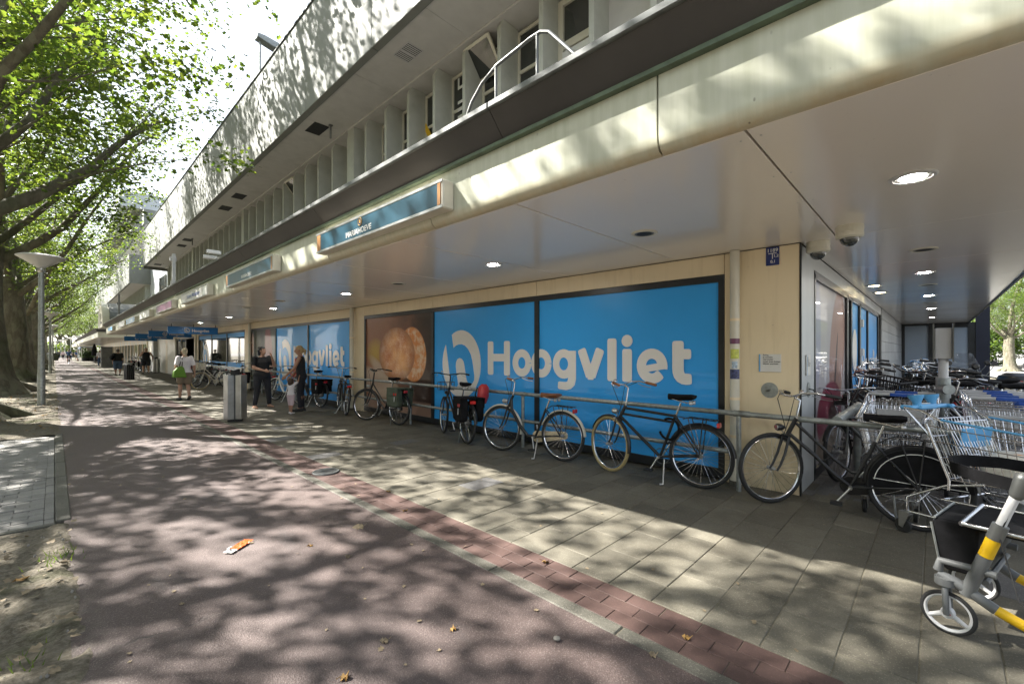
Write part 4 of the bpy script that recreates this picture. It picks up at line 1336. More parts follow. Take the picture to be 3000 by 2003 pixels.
def bin_tower(loc, rz, label):
    t = thing('litter_bin', label, 'litter bin', loc, (0, 0, rz), 'steel litter bins')
    for i, a in enumerate((0, 120, 240)):
        Mx = Matrix.Rotation(R(a), 3, 'Z')
        mb = MB()
        prof = [(-0.13, 0.09), (-0.12, 0.235), (0.12, 0.235), (0.13, 0.09)]
        c = [Mx @ Vector((p[0], p[1], 0)) for p in prof]
        mb.add([(*p.xy, 0.06) for p in c] + [(*p.xy, 1.04) for p in c], [(0, 1, 2, 3), (7, 6, 5, 4), (0, 1, 5, 4), (1, 2, 6, 5), (2, 3, 7, 6), (3, 0, 4, 7)])
        mb.build('side_plate', M['steel'], t, bevel=0.006)
    MB().lathe([(0.15, 0.02), (0.15, 1.02)], n=6).build('core', M['alu_dark'], t)
    MB().lathe([(0.19, 0.0), (0.19, 0.055)], n=6).build('plinth', M['black_matt'], t)
    MB().lathe([(0.115, 1.02), (0.115, 1.17)], n=6).build('throat', M['black_matt'], t)
    z0, z1 = 1.17, 1.245
    mb = MB()
    mb.prism([(-0.30, z1), (-0.02, z0 - .02), (0.30, z1), (0.30, z1 + .012), (-0.02, z0 - .006), (-0.30, z1 + .012)], (0, -0.24, 0), (1, 0, 0), (0, 0, 1), (0, 0.48, 0))
    mb.build('lid', M['steel'], t)
    return t


b0 = bin_tower((2.77, 11.14, 0), R(-20), 'scratched steel litter bin with a folded lid in front of the woman on the phone')
b0.scale = (.85, .85, .98)
b1 = copy_tree(b0); b1.location = (5.1, 40.6, 0); b1['label'] = 'distant steel litter bin against the pale wall by the man in the vest'

# black plate bin in mid distance
t = thing('litter_bin', 'black slatted bin of upright plates standing on the path in mid distance', 'litter bin', (2.85, 31.9, 0), (0, 0, 0.4))
t.scale = (.62, .62, .86)
for i in range(4):
    MB().bb(-0.30 + i * 0.17, -0.22 + i * 0.17, -0.22, 0.22, 0, 0.98 - .04 * i).build('slat', M['black_matt'], t, bevel=.02)
MB().bb(-0.2, 0.2, -0.16, 0.16, 0.05, 0.9).build('core', M['alu_dark'], t)
MB().lathe([(0.02, 0.95), (0.34, 1.08), (0.34, 1.1), (0.02, 1.0)], n=4).build('lid', M['steel'], t)

t = thing('info_pillar', 'tall plain grey metal pillar standing at the edge of the distant pavement', 'pillar', (3.55, 58.5, 0))
MB().bb(-0.42, 0.42, -0.2, 0.2, 0, 1.95).build('body', M['alu_dark'], t, bevel=.02)
MB().bb(-0.45, 0.45, -0.22, 0.22, 1.952, 2.02).build('cap', M['black_matt'], t)
t = thing('waste_container', 'dark wheeled waste container under the trees far down the path', 'waste container', (-0.1, 98, 0))
MB().loft([(0, 0, .15, .5, .5), (0, 0, 1.2, .75, .7)], 8).build('body', M['bag_green'], t)
MB().loft([(0, 0, 1.205, .8, .75), (0, 0, 1.35, .6, .6)], 8).build('lid', M['black_matt'], t)
t = thing('parasol', 'closed dark parasol on the distant terrace under the second canopy', 'parasol', (4.2, 92, 0))
MB().tube([(0, 0, 0), (0, 0, 2.9)], .04).build('pole', M['alu_dark'], t)
MB().lathe([(.28, .9), (.36, 1.3), (.2, 2.3), (.05, 2.8)], n=10).build('canopy', M['bag_black'], t)
t = thing('awning', 'blue and white awning over the distant terrace', 'awning', (4.1, 100, 0))
MB().bb(-1.2, 1.4, -2, 6, 2.25, 2.33).bb(-1.22, -1.18, -2, 6, 2.0, 2.25).build('cloth', mat('awning_cloth', (.35, .42, .6), .8), t)
MB().tube([(-1.1, -1.9, 0), (-1.1, -1.9, 2.2)], .04).tube([(-1.1, 5.8, 0), (-1.1, 5.8, 2.2)], .04).build('pole', M['white'], t)
for i, (x, y, h) in enumerate(((4.3, 104, 1.5), (3.6, 101, 1.2), (4.9, 98, 1.3))):
    bt = bush((x, y, 0.35), .8, .8, h, 900, 'bushy plant in a dark tub on the distant terrace, %s' % ['tallest one', 'nearest the path', 'nearest the shop fronts'][i], 'potted_plant', 'leaf_dark', .14, 20 + i, 'plants in tubs on the terrace')
    MB().loft([(0, 0, -.35, .42, .42), (0, 0, .2, .55, .55)], 10).build('tub', M['black_matt'], bt)

# galvanised rail along the shop front
rail = thing('bicycle_rail', 'galvanised pipe rail along the blue shop windows with bicycles leaning on it', 'rail', (5.22, 0, 0))
for y in (1.56, 4.78, 8.0, 11.2, 14.4, 17.6): MB().tube([(0, y, -.03), (0, y, .84)], .026, 10).build('post', M['galv'], rail, smooth=40)
MB().tube([(0, -0.15, .85), (0, 0.3, .85), (0, 19.2, .855)], .029, 10).build('top_rail', M['galv'], rail, smooth=40)
MB().tube([(0, 1.56, .42), (0, 19.0, .43)], .026, 10).build('lower_rail', M['galv'], rail, smooth=40)
for y in (1.5, 1.56, 4.78, 8.0, 11.2, 0.3): MB().tube([(0, y - .05, .85), (0, y + .05, .85)], .036, 10).build('clamp', M['galv'], rail, smooth=40)
r2 = thing('cross_rail', 'short grey pipe rail running into the passage on one upright', 'rail', (0, 0.69, 0))
MB().tube([(5.26, 0, .86), (6.95, 0, .86)], .045, 12).build('top_rail', M['galv'], r2, smooth=40)
MB().tube([(6.8, 0, -.03), (6.8, 0, .83)], .04, 12).build('post', M['galv'], r2, smooth=40)
ps = thing('coin_post', 'upright galvanised pipe with a T-joint and white box on top, behind the blue trolley handle', 'post', (6.85, -0.06, 0))
MB().tube([(0, 0, -.03), (0, 0, 1.15)], .05, 14).build('pipe', M['galv'], ps, smooth=40)
MB().lathe([(.062, 1.02), (.062, 1.24)], n=14).lathe([(.055, 0), (.055, .12)], (-.02, 0, 1.12), (-1, -.4, 0), 14).build('t_joint', M['galv'], ps, smooth=40)
MB().tube([(0, 0, 1.24), (0, 0, 1.46)], .042, 14).build('sleeve', M['lightgrey'], ps, smooth=40)
MB().box((0, 0, 1.62), (.13, .14, .34)).build('box', M['lightgrey'], ps, bevel=.008)
MB().box((-.02, .078, 1.63), (.17, .012, .42)).box((-.02, -.078, 1.63), (.17, .012, .42)).build('cheek', M['alu_dark'], ps)

# ceiling fittings
def downlight(x, y, on, label, warm=False, s=1.0):
    t = thing('ceiling_light', label, 'ceiling light', (x, y, 2.69), group='round ceiling lights under the canopy')
    t.scale = (s, s, 1)
    MB().lathe([(0.125, 0.0), (0.125, -.006), (0.118, -.011), (0.10, -.012), (0.095, -.004)], n=28).build('trim_ring', M['lightgrey'] if on else M['offwhite'], t, smooth=30)
    MB().lathe([(0.094, -.001), (0.088, -.009), (0.07, -.006)], n=28).build('reflector', M['white'] if on else M['alu_dark'], t, smooth=30)
    MB().lathe([(0.072, -.0055), (0.071, -.0075)], n=24).build('lens', M['lamp_warm'] if warm else (M['lamp_on'] if on else M['black_matt']), t)


for (x, y, on, nm) in ((3.95, 0.11, 1, 'large lit round ceiling light nearest the camera'), (4.04, 4.24, 1, 'lit round ceiling light above the letters of the near window'), (4.04, 8.49, 1, 'lit round ceiling light in front of the bread poster'), (4.01, 2.06, 0, 'unlit cream ceiling light left of the dome cameras'),
                       (4.06, 6.6, 0, 'unlit cream ceiling light between two lit ones over the bread poster'), (6.84, 0.1, 0, 'unlit dark-holed ceiling light at the mouth of the passage'), (8.81, 0.12, 1, 'first lit ceiling light inside the passage, with a cobweb'), (12.49, 0.1, 1, 'second lit ceiling light inside the passage'),
                       (16.31, 0.09, 1, 'third lit ceiling light inside the passage'), (20.6, 0.09, 1, 'last lit ceiling light inside the passage'), (10.5, .1, 0, 'unlit ceiling light between the first two lit ones in the passage'), (14.4, .1, 0, 'unlit ceiling light between the second and third lit ones in the passage'),
                       (3.57, 10.83, 0, 'unlit ceiling light over the woman on the phone'), (3.52, 13.04, 0, 'unlit ceiling light beyond the woman on the phone'), (4.05, 12.75, 1, 'lit ceiling light over the pillar beyond the bread poster'), (4.05, 17.0, 1, 'lit ceiling light over the second blue window'), (4.05, 21.2, 1, 'lit ceiling light near the first hanging sign')):
    downlight(x, y, on, nm)
downlight(10.0, 0.78, 1, 'first warm lit ceiling light over the passage door', True); downlight(11.2, 0.78, 1, 'second warm lit ceiling light over the passage door', True)


def dome_cam(loc, label):
    t = thing('dome_camera', label, 'camera', loc, group='dome cameras at the corner')
    MB().lathe([(0.105, 0.0), (0.108, -.03), (0.104, -.062), (0.108, -.066), (0.108, -.10), (0.09, -.115)], n=24).build('housing', M['cream_pale'], t, smooth=30)
    MB().lathe([(0.075, -.112)] + [(0.075 * math.cos(R(a)), -.112 - .075 * math.sin(R(a))) for a in (15, 30, 45, 60, 75, 88)], n=20).build('dome', M['glass_dark'], t, smooth=60)


dome_cam((5.10, 0.575, 2.69), 'white dome camera hanging from the open ceiling beside the corner')
dome_cam((5.62, 0.90, 2.69), 'cream dome camera tucked against the corner of the passage wall')

# drain pipes
def pipe(y, label, stick=False):
    t = thing('downpipe', label, 'downpipe', (5.41, y, 0), group='cream downpipes on the shop front')
    MB().tube([(0, 0, 0.0), (0, 0, 2.685)], .052, 14).build('pipe', M['cream_pale'], t, smooth=40)
    for z in (.55, .98, 1.88): 
        MB().lathe([(0.057, z), (0.057, z + .03)], n=14).bb(.05, .09, -.012, .012, z, z + .03).build('bracket', M['cream'], t, smooth=40)
    MB().lathe([(.06, 0), (.06, .06)], n=12).build('foot', M['kerb'], t)
    if stick:
        def st(z0, z1, m, w=60):
            mb = MB(); vs = []
            for k in range(9):
                a = R(180 - w / 2 * 1.6 + k * w * 1.6 / 8 + 15); vs += [(.0535 * math.cos(a), .0535 * math.sin(a), z0), (.0535 * math.cos(a), .0535 * math.sin(a), z1)]
            mb.add(vs, [(2 * k, 2 * k + 2, 2 * k + 3, 2 * k + 1) for k in range(8)]).build('sticker', m, t)
        st(1.62, 1.68, M['purple_sign'], 90); st(1.45, 1.56, mat('lime_sticker', (.55, .6, .12), .5, var=.3, scale=30), 70); st(1.34, 1.42, mat('pale_sticker', (.4, .5, .6), .5, var=.5, scale=40), 40); st(1.22, 1.33, mat('photo_sticker', (.05, .06, .15), .4, var=.8, scale=40), 80)


pipe(1.66, 'cream downpipe covered with stickers between the big blue window and the corner pillar', True)
pipe(11.05, 'cream downpipe between the bread poster and the second blue window')
pipe(19.75, 'cream downpipe beyond the second blue window')
pipe(29.4, 'cream downpipe beside the dark shop entrance')

# notices on the corner pillar
t = thing('notice_board', 'small white notice with five lines of text on the cream corner pillar', 'notice', (5.488, 1.32, 1.405))
MB().bb(-.012, -.001, -.108, .108, -.098, .098).build('board', M['paper'], t, bevel=.002)
MB().bb(-.0135, -.012, .094, .107, -.097, .097).build('blue_edge', M['blue_plastic'], t)
text_obj('lettering', 'Sorry,\nje trouwe\nviervoeter\nmoet even buiten\nblijven wachten', .024, M['ink'], t, (-.0131, .068, .04), (R(90), 0, R(-90)), 0.0, .0006, 'LEFT')
t = thing('steel_disc', 'round worn steel plate with a bent hook low on the cream corner pillar', 'wall plate', (5.488, 1.325, 1.105))
MB().lathe([(.085, 0), (.085, .004)], (0, 0, 0), (-1, 0, 0), 24).build('plate', M['galv'], t)
MB().tube([(-.004, .03, -.01), (-.03, .0, 0), (-.035, -.02, .012)], [.012, .01, .004], 6).build('hook', M['alu_dark'], t)
t = thing('hydrant_sign', 'blue enamel hydrant plate with white numbers under the ceiling', 'sign', (5.488, 1.295, 2.58))
MB().bb(-.008, -.001, -.065, .065, -.10, .10).build('plate', M['navy'], t, bevel=.003)
for s_, y, z, h in (('1189', 0, .062, .055), ('1,2', -.035, .0, .042), ('0,1', -.005, -.06, .042)): text_obj('lettering', s_, h, M['white'], t, (-.0087, y, z), (R(90), 0, R(-90)), 0.0, .001)
MB().bb(-.0092, -.0082, -.04, .04, .026, .034).bb(-.0092, -.0082, -.004, .004, -.03, .0258).build('mark', M['white'], t)
t = thing('side_notice', 'narrow white notice on the grey panel round the corner', 'notice', (5.87, 1.038, 1.38))
MB().bb(-.10, .10, -.012, 0, -.115, .115).build('board', M['paper'], t, bevel=.002)
MB().bb(-.098, -.085, -.0135, -.0121, -.113, .113).build('blue_edge', M['blue_plastic'], t)
text_obj('lettering', 'Sorry,\nje trouwe\nviervoeter\nmoet even buiten\nblijven wachten', .022, M['ink'], t, (-.07, -.0125, .04), (R(90), 0, 0), 0.0, .0006, 'LEFT')
t = thing('wall_hook', 'round grey plate with a black hook on the grey panel round the corner', 'hook', (5.92, 1.038, 1.10))
MB().lathe([(.085, 0), (.085, .004)], (0, 0, 0), (0, -1, 0), 24).build('plate', M['galv'], t)
MB().tube([(0, -.004, .01), (0, -.05, .0), (0, -.06, -.03), (0, -.04, -.04)], .008, 6).build('hook', M['black_matt'], t)

# sign boxes on the fascia
def fascia_sign(y0, y1, label, face, text=None, tm='white', ts=.1, ends=None, z0=2.77, z1=3.02, tz=0.0, ty=0.0):
    t = thing('fascia_sign', label, 'shop sign', (2.44, 0, 0), group='light boxes on the canopy edge')
    MB().bb(-.125, -.002, y0, y1, z0, z1).build('box', M['offwhite'], t, bevel=.012)
    MB().bb(-.13, -.1255, y0 + .03, y1 - .03, z0 + .03, z1 - .03).build('face', face, t)
    for (z_, zz) in ((z0 + .002, z0 + .026), (z1 - .026, z1 - .002)): MB().bb(-.134, -.126, y0 + .004, y1 - .004, z_, zz).build('trim', M['steel'], t)
    if ends:
        for a, b in ((y0 + .03, y0 + .075), (y1 - .13, y1 - .03)): MB().bb(-.132, -.1302, a, b, z0 + .03, z1 - .03).build('end_panel', ends, t)
    ym = (y0 + y1) / 2 + ty
    if text: text_obj('lettering', text, ts, M[tm], t, (-.1325, ym, (z0 + z1) / 2 + tz), (R(90), 0, R(-90)), 0.0, .0012, 'CENTER', 1.12)
    return t


s1 = fascia_sign(3.05, 5.68, 'nearest blue light box on the canopy edge with orange ends and the name Mariahoeve', M['teal_sign'], 'MARIAHOEVE', 'white', .085, M['orange'], tz=-.045, ty=.2)
MB().lathe([(.045, 0), (.045, .003)], (-.131, 4.52, 2.945), (-1, 0, 0), 20).build('badge', M['navy'], s1)
MB().ring((-.1345, 4.52, 2.945), .04, .004, (1, 0, 0), 20, 4).bb(-.1355, -.134, 4.508, 4.532, 2.93, 2.965).build('badge_mark', M['yellow'], s1)
s2 = fascia_sign(7.3, 9.95, 'second blue light box on the canopy edge with the name Mariahoeve, farther off', M['teal_sign'], 'MARIAHOEVE', 'white', .085, M['orange'], tz=-.04, ty=.0)
fascia_sign(11.45, 14.3, 'white light box with blue lettering, third along the canopy edge', M['film_white'], 'Stomerij Mariahoeve', 'blue_dark', .15)
fascia_sign(15.65, 18.45, 'purple light box, fourth along the canopy edge', M['purple_sign'], ends=None)
fascia_sign(19.9, 22.6, 'plain whitish light box, fifth along the canopy edge', M['white'])
s6 = fascia_sign(24.1, 27.1, 'blue and white light box, sixth along the canopy edge', M['blue_plastic'])
for i in range(5): MB().bb(-.134, -.1302, 24.4 + i * .5, 24.62 + i * .5, 2.82, 2.97).build('white_mark', M['white'], s6)
fascia_sign(27.9, 30.7, 'dull grey light box, seventh along the canopy edge', M['lightgrey'])
fascia_sign(34.2, 37.1, 'small blue light box, eighth and farthest along the canopy edge', M['blue_plastic'])


# hanging shop signs across the walkway (facing -Y)
def hanging_sign(y, x0, x1, label):
    t = thing('hanging_sign', label, 'sign', ((x0 + x1) / 2, y, 2.42), group='blue hanging signs under the canopy')
    hw = (x1 - x0) / 2
    MB().bb(-hw, hw, -.02, .02, -.15, .15).build('board', M['blue_sign'], t)
    for s_ in (-.85, 0, .9): MB().tube([(hw * s_, 0, .15), (hw * s_, 0, .262)], .012, 6).build('hanger', M['black_matt'], t)
    text_obj('lettering', 'Hoogvliet', .155, M['letter'], t, (.28 * hw, -.0215, -.01), (R(90), 0, 0), 0.0, .006)
    MB().ring((-.26 * hw, -.021, 0), .082, .016, (0, 1, 0), 20, 4).bb(-.26 * hw - .035, -.26 * hw - .012, -.0225, -.0205, -.06, .085).bb(-.26 * hw + .012, -.26 * hw + .035, -.0225, -.0205, -.06, .0).build('emblem', M['letter'], t)


hanging_sign(22.6, 3.2, 4.95, 'nearest blue hanging sign with white lettering under the canopy')
hanging_sign(27.9, 3.2, 4.95, 'second blue hanging sign, partly behind the nearest one')
hanging_sign(33.2, 3.22, 4.98, 'third blue hanging sign in the row under the canopy')
hanging_sign(39.3, 3.25, 5.0, 'farthest blue hanging sign under the canopy')

# fittings on the canopy roof and upper floor
t = thing('roof_guard', 'bent steel tube guard rail on the canopy roof in front of the upper windows', 'guard rail', (0, 0, 0))
MB().tube([(3.1, 4.05, 3.37), (3.1, 3.68, 4.05), (3.1, 3.58, 4.20), (3.1, 3.42, 4.33), (3.1, 3.2, 4.42), (3.1, 2.75, 4.47), (3.1, 2.62, 4.47), (3.1, 2.52, 4.42), (3.1, 2.3, 4.16), (3.1, 2.0, 3.8), (3.1, 1.7, 3.37)], .017, 8).build('top_tube', M['alu_dark'], t, smooth=60)
for y, z in ((3.21, 4.41), (2.66, 4.465)): MB().tube([(3.1, y, 3.37), (3.1, y, z)], .014, 8).build('post', M['alu_dark'], t, smooth=60)
def vent(x, y, label, grille=False, sx=.32, sy=.5):
    t = thing('soffit_vent', label, 'vent', (x, y, 7.5), group='openings in the underside of the overhang')
    MB().bb(-sx / 2 - .02, sx / 2 + .02, -sy / 2 - .02, sy / 2 + .02, -.012, -.001).build('frame', M['lightgrey'] if grille else M['black_matt'], t)
    MB().bb(-sx / 2, sx / 2, -sy / 2, sy / 2, -.016, -.0125).build('opening', M['black_matt'], t)
    if grille:
        for i in range(10):
            yy = -sy / 2 + (i + .5) * sy / 10
            MB().bb(-sx / 2, sx / 2, yy - .012, yy + .012, -.024, -.017).build('slat', M['lightgrey'], t)
        MB().bb(-sx / 2, sx / 2, -.03, .03, -.026, -.0165).build('slat', M['lightgrey'], t)
vent(4.9, 7.6, 'grey slatted vent grille in the overhang, nearest the camera', True)
for (x, y, nm) in ((4.88, 11.95, 'dark square opening in the overhang with a small bracket, second from the camera'), (4.92, 19.3, 'dark opening in the overhang, third from the camera'), (4.93, 21.3, 'dark opening in the overhang, fourth from the camera'), (4.93, 28.8, 'dark opening in the overhang with a pin hanging by it, fifth from the camera'), (4.97, 30.6, 'dark opening in the overhang, sixth from the camera'), (4.91, 38.4, 'dark opening at the far end of the overhang')): vent(x, y, nm, False, .34, .62)
for y, nm in ((11.5, 'near'), (28.3, 'far')):
    t = thing('cable_bracket', 'small dark rod hanging beside the %s opening of the overhang' % nm, 'bracket', (5.05, y, 7.5))
    MB().tube([(0, 0, 0), (0, 0, -.35)], .025, 6).box((0, 0, -.01), (.09, .09, .02)).build('rod', M['alu_dark'], t)
t = thing('security_camera', 'pair of white cameras on arms at the canopy edge', 'camera', (2.34, 10.6, 3.36))
t.scale = (.6, .6, .6)
MB().box((-.02, 0, .12), (.1, .7, .03)).box((0, .3, .06), (.04, .04, .14)).box((0, -.3, .06), (.04, .04, .14)).build('bracket', M['white'], t)
for y, z in ((.35, .2), (-.15, .3)): 
    MB().box((-.18, y, z), (.42, .12, .12)).build('camera_body', M['white'], t, bevel=.02)
    MB().lathe([(.04, 0), (.035, .01)], (-.39, y, z), (-1, 0, 0), 12).build('lens', M['black_matt'], t)
t = thing('floodlight_arm', 'pale upright bracket with a dark arm at the canopy edge before the far fins', 'bracket', (2.5, 16.6, 3.38))
MB().bb(-.04, .04, -.06, .06, 0, 1.1).bb(-.08, .08, .06, .16, .9, 1.02).bb(-.06, .06, .06, .14, .12, .3).build('bracket', M['lightgrey'], t)
MB().bb(-.04, .04, -1.0, -.07, .04, .12).build('arm', M['alu_dark'], t)
t = thing('floodlight_arm', 'second bracket with a dark arm near the far end of the canopy', 'bracket', (2.6, 34.2, 3.38))
MB().bb(-.04, .04, -.06, .06, 0, 1.5).bb(-.08, .08, .06, .2, .9, 1.02).bb(-.06, .06, .06, .2, .12, .3).build('bracket', M['alu_dark'], t)
MB().bb(-.04, .04, -1.6, -.07, .04, .12).build('arm', M['alu_dark'], t)
t = thing('roof_lamp', 'street lamp with a flat tilted head on the roof behind the white parapet', 'street lamp', (6.0, 20.5, 9.2))
MB().tube([(0, 0, 0), (0, 0, 5.35)], [.06, .04], 10).build('pole', M['galv'], t, smooth=40)
MB().prism([(-.12, .02), (-.10, .17), (.12, .18), (.85, .10), (.98, .04), (.97, -.06), (.55, -.12), (.25, -.06)], (0, -.2, 5.4), (1.35, 0, 0), (0, 0, 1.3), (0, .4, 0)).build('lamp_head', M['galv'], t, bevel=.03)
MB().prism([(.42, -.105), (.60, -.135), (.9, -.09), (.92, -.07)], (0, -.14, 5.4), (1.35, 0, 0), (0, 0, 1.3), (0, .28, 0)).build('lens', M['diffuser'], t)

# pigeons on the roof edge
def pigeon(loc, rz, label):
    t = thing('pigeon', label, 'pigeon', loc, (0, 0, rz), 'pigeons on the roof edge')
    mb = MB()
    mb.lathe([(.012, -.17), (.035, -.13), (.062, -.04), (.072, .03), (.06, .09), (.03, .125)], (0, 0, .10), (0, 1, .35), 10, 1, .9)
    mb.capsule((0, .10, .14), (0, .125, .20), .032, .026, 8); mb.capsule((0, .13, .215), (0, .14, .22), .028, .026, 8); mb.tube([(0, .16, .216), (0, .19, .208)], [.009, .003], 5)
    mb.build('body', M['alu_dark'], t, smooth=60)
    MB().box((0, -.2, .03), (.06, .14, .015), Matrix.Rotation(.35, 3, 'X')).build('tail', M['black_matt'], t)
    for s_ in (-.022, .022): MB().tube([(s_, .01, .06), (s_, .01, 0), (s_, .04, 0)], .006, 5).build('leg', M['red'], t)
pigeon((2.75, 6.35, 3.36), 1.2, 'dark pigeon on the metal roof edge, the right one of two')
pigeon((2.75, 6.75, 3.36), 2.4, 'dark pigeon on the metal roof edge, the left one of two')

# ground details
t = thing('drain_grate', 'round iron drain grate set into the red brick strip', 'drain grate', (2.39, 5.58, 0.004))
MB().ring((0, 0, .004), .15, .012, (0, 0, 1), 28, 6).build('ring', M['alu_dark'], t)
MB().lathe([(.15, .0005), (.15, .002)], n=24).build('pit', M['dark_void'], t)
for i in range(7):
    y = -.12 + i * .04; hw = math.sqrt(.15 ** 2 - y * y) - .005
    MB().bb(-hw, hw, y - .01, y + .01, .003, .010).build('bar', M['alu_dark'], t)
t = thing('snack_wrapper', 'crumpled orange snack wrapper lying on the red path', 'wrapper', (1.0, 3.93, 0.006), (0, 0, R(38)))
def crumple(x0, x1, y0, y1, seed, amp=.006):
    n, m_ = 9, 5
    vs = [(x0 + (x1 - x0) * i / n, y0 + (y1 - y0) * j / m_, amp * (1 + mn.noise((i * .9 + seed, j * 1.1, seed))) + .004 * (i % 2)) for j in range(m_ + 1) for i in range(n + 1)]
    return MB().add(vs, [(j * (n + 1) + i, j * (n + 1) + i + 1, (j + 1) * (n + 1) + i + 1, (j + 1) * (n + 1) + i) for j in range(m_) for i in range(n)])
crumple(-.06, .115, -.038, .038, 1).build('sleeve', M['wrapper_orange'], t)
crumple(-.118, -.061, -.036, .036, 3).build('foil_end', M['paper'], t)
crumple(-.06, -.02, .039, .055, 5).build('torn_flap', M['paper'], t)
MB().bb(-.10, -.075, -.01, .012, .017, .019).build('print', M['ink'], t)


def ground_leaf(x, y, s, rz, m, label, z=.004):
    s *= .75
    t = thing('fallen_leaf', label, 'leaf', (x, y, z), (rnd.uniform(-.2, .2), rnd.uniform(-.2, .2), rz), 'fallen leaves on the path')
    P = [(0, 0), (.45, .1), (.3, .35), (.55, .6), (.2, .6), (0, 1), (-.2, .6), (-.55, .6), (-.3, .35), (-.45, .1)]
    vs = [((p[0]) * s, (p[1] - .5) * s, .012 * math.sin(7 * p[0]) + .01 * p[1]) for p in P] + [(0, 0, .004)]
    MB().add(vs, [(i, (i + 1) % 10, 10) for i in range(10)]).build('blade', m, t)
    MB().tube([(0, -.5 * s, .004), (0.02, -.8 * s, .008)], .002, 4).build('stalk', m, t)


def at(u, v, z=0.0):
    a, b = (u - 1500) / 1290, (1030 - v) / 1290
    tt = (z - 1.53) / b
    s_, c_ = math.sin(R(46.1)), math.cos(R(46.1))
    return (s_ + c_ * a) * tt, (c_ - s_ * a) * tt
for (u, v, s_, mm, nm) in ((1048, 1545, .13, 'leaf_pale', 'large pale curled leaf on the red path'), (1137, 1440, .07, 'leaf_dry', 'small brown leaf on the brick strip by the grate'), (1188, 1497, .07, 'leaf_dry', 'small yellow leaf on the brick strip'), (1600, 1648, .08, 'leaf_dry', 'curled yellow-brown leaf on the brick strip'),
                           (1015, 1985, .07, 'leaf_dry', 'orange leaf at the bottom edge of the path'), (2010, 1870, .055, 'leaf_dry', 'tiny yellow leaf on the brick strip near the camera'), (908, 1600, .06, 'leaf_dry', 'small brown leaf left of the pale curled one'), (1018, 1632, .05, 'leaf_pale', 'small pale leaf below the pale curled one'),
                           (1330, 1842, .05, 'leaf_dry', 'small olive leaf in the middle of the near path'), (1125, 1880, .06, 'leaf_pale', 'pale twig-like leaf in the near path'), (128, 1223, .16, 'leaf_dry', 'bright yellow leaf at the foot of the lamp post'), (195, 1830, .13, 'leaf_pale', 'pale leaf lying on the earth at the edge of the path'), (60, 1720, .11, 'leaf_dry', 'brown leaf on the earth strip'), (1911, 1920, .05, 'leaf_pale', 'small pale leaf by the kerb near the camera')):
    x, y = at(u, v); ground_leaf(x, y, s_, rnd.uniform(0, 6), M[mm], nm, .004 if x > .12 else .05)
x, y = at(1631, 1875)
t = thing('pebble', 'single grey pebble on the red path near the kerb', 'pebble', (x, y, 0)); MB().lathe([(.006, 0), (.018, .006), (.02, .014), (.008, .022)], n=7).build('stone', M['stone'], t, smooth=60)
rs = np.random.RandomState(5)
pos = np.stack([rs.uniform(-1.6, .1, 330), rs.uniform(-.5, 5.5, 330), np.full(330, .045)], 1)
me = leaf_cloud(pos, rs, .05, 2.5); me.materials.append(M['leaf_pale'])
o = piece('leaf_litter', me, None); o['kind'] = 'stuff'
pos = np.stack([rs.uniform(-1.5, .1, 260), rs.uniform(11.6, 24, 260), np.full(260, .05)], 1)
me = leaf_cloud(pos, rs, .06, 2.5); me.materials.append(M['leaf_dry'])
o = piece('leaf_litter', me, None); o['kind'] = 'stuff'
pos = np.stack([rs.uniform(.1, 5.0, 420), rs.uniform(.5, 24, 420), np.full(420, .006)], 1)
me = leaf_cloud(pos, rs, .028, 5.0); me.materials.append(M['leaf_pale'])
o = piece('plant_crumbs', me, None); o['kind'] = 'stuff'
mb = MB()
for i in range(160):
    x, y, s_ = rs.uniform(-1.4, .12), rs.uniform(-.3, 5.5), rs.uniform(.004, .012)
    mb.lathe([(s_ * .5, .02), (s_, .025 + s_ * .4), (s_ * .4, .03 + s_)], (x, y, 0), n=5)
mb.build('gravel', M['stone'], None, kind='stuff')
# grass tufts in the earth
mb = MB()
for (cx, cy, nn) in ((-.05, 2.45, 60), (-.35, 3.9, 40), (.02, 4.6, 40), (-.5, 2.2, 40), (.05, 1.7, 30), (-.1, 3.2, 25)):
    for i in range(nn):
        x, y = cx + rs.normal(0, .06), cy + rs.normal(0, .08); a = rs.uniform(0, 6.3); h = rs.uniform(.02, .06); dx, dy = math.cos(a) * h * .6, math.sin(a) * h * .6
        mb.add([(x - .003, y, .02), (x + .003, y, .02), (x + dx, y + dy, .03 + h)], [(0, 1, 2)])
mb.build('grass', M['leaf'], None, kind='stuff')
# ================================================================ BICYCLES, TROLLEYS, ROLLATOR
def wheel(parent, cx, r, tyre='rubber', rim='chrome', nsp=28, steer=0.0, spokes=True, tr=0.021, hub_r=.022):
    """rim with tyre, spokes and hub below it; steer turns it about its own upright axis"""
    rm = MB().ring((0, 0, 0), r - .043, .0125, (0, 1, 0), 40, 6).build('wheel', M[rim], parent, smooth=60)
    rm.location = (cx, 0, r); rm.rotation_euler = (0, 0, steer)
    MB().ring((0, 0, 0), r - tr, tr, (0, 1, 0), 44, 8).build('tyre', M[tyre], rm, smooth=60)
    MB().tube([(0, -.05, 0), (0, -.02, 0), (0, .02, 0), (0, .05, 0)], [.014, hub_r, hub_r, .014], 10).build('hub', M['steel'], rm, smooth=40)
    if spokes:
        mb = MB()
        for i in range(nsp):
            a = 2 * math.pi * i / nsp; b = a + (0.5 if (i // 2) % 2 else -0.5); s_ = .022 if i % 2 else -.022
            mb.tube([(hub_r * math.cos(b), s_, hub_r * math.sin(b)), ((r - .05) * math.cos(a), 0, (r - .05) * math.sin(a))], .0019, 3)
        mb.build('spokes', M['chrome'], rm, kind='stuff')
    return rm


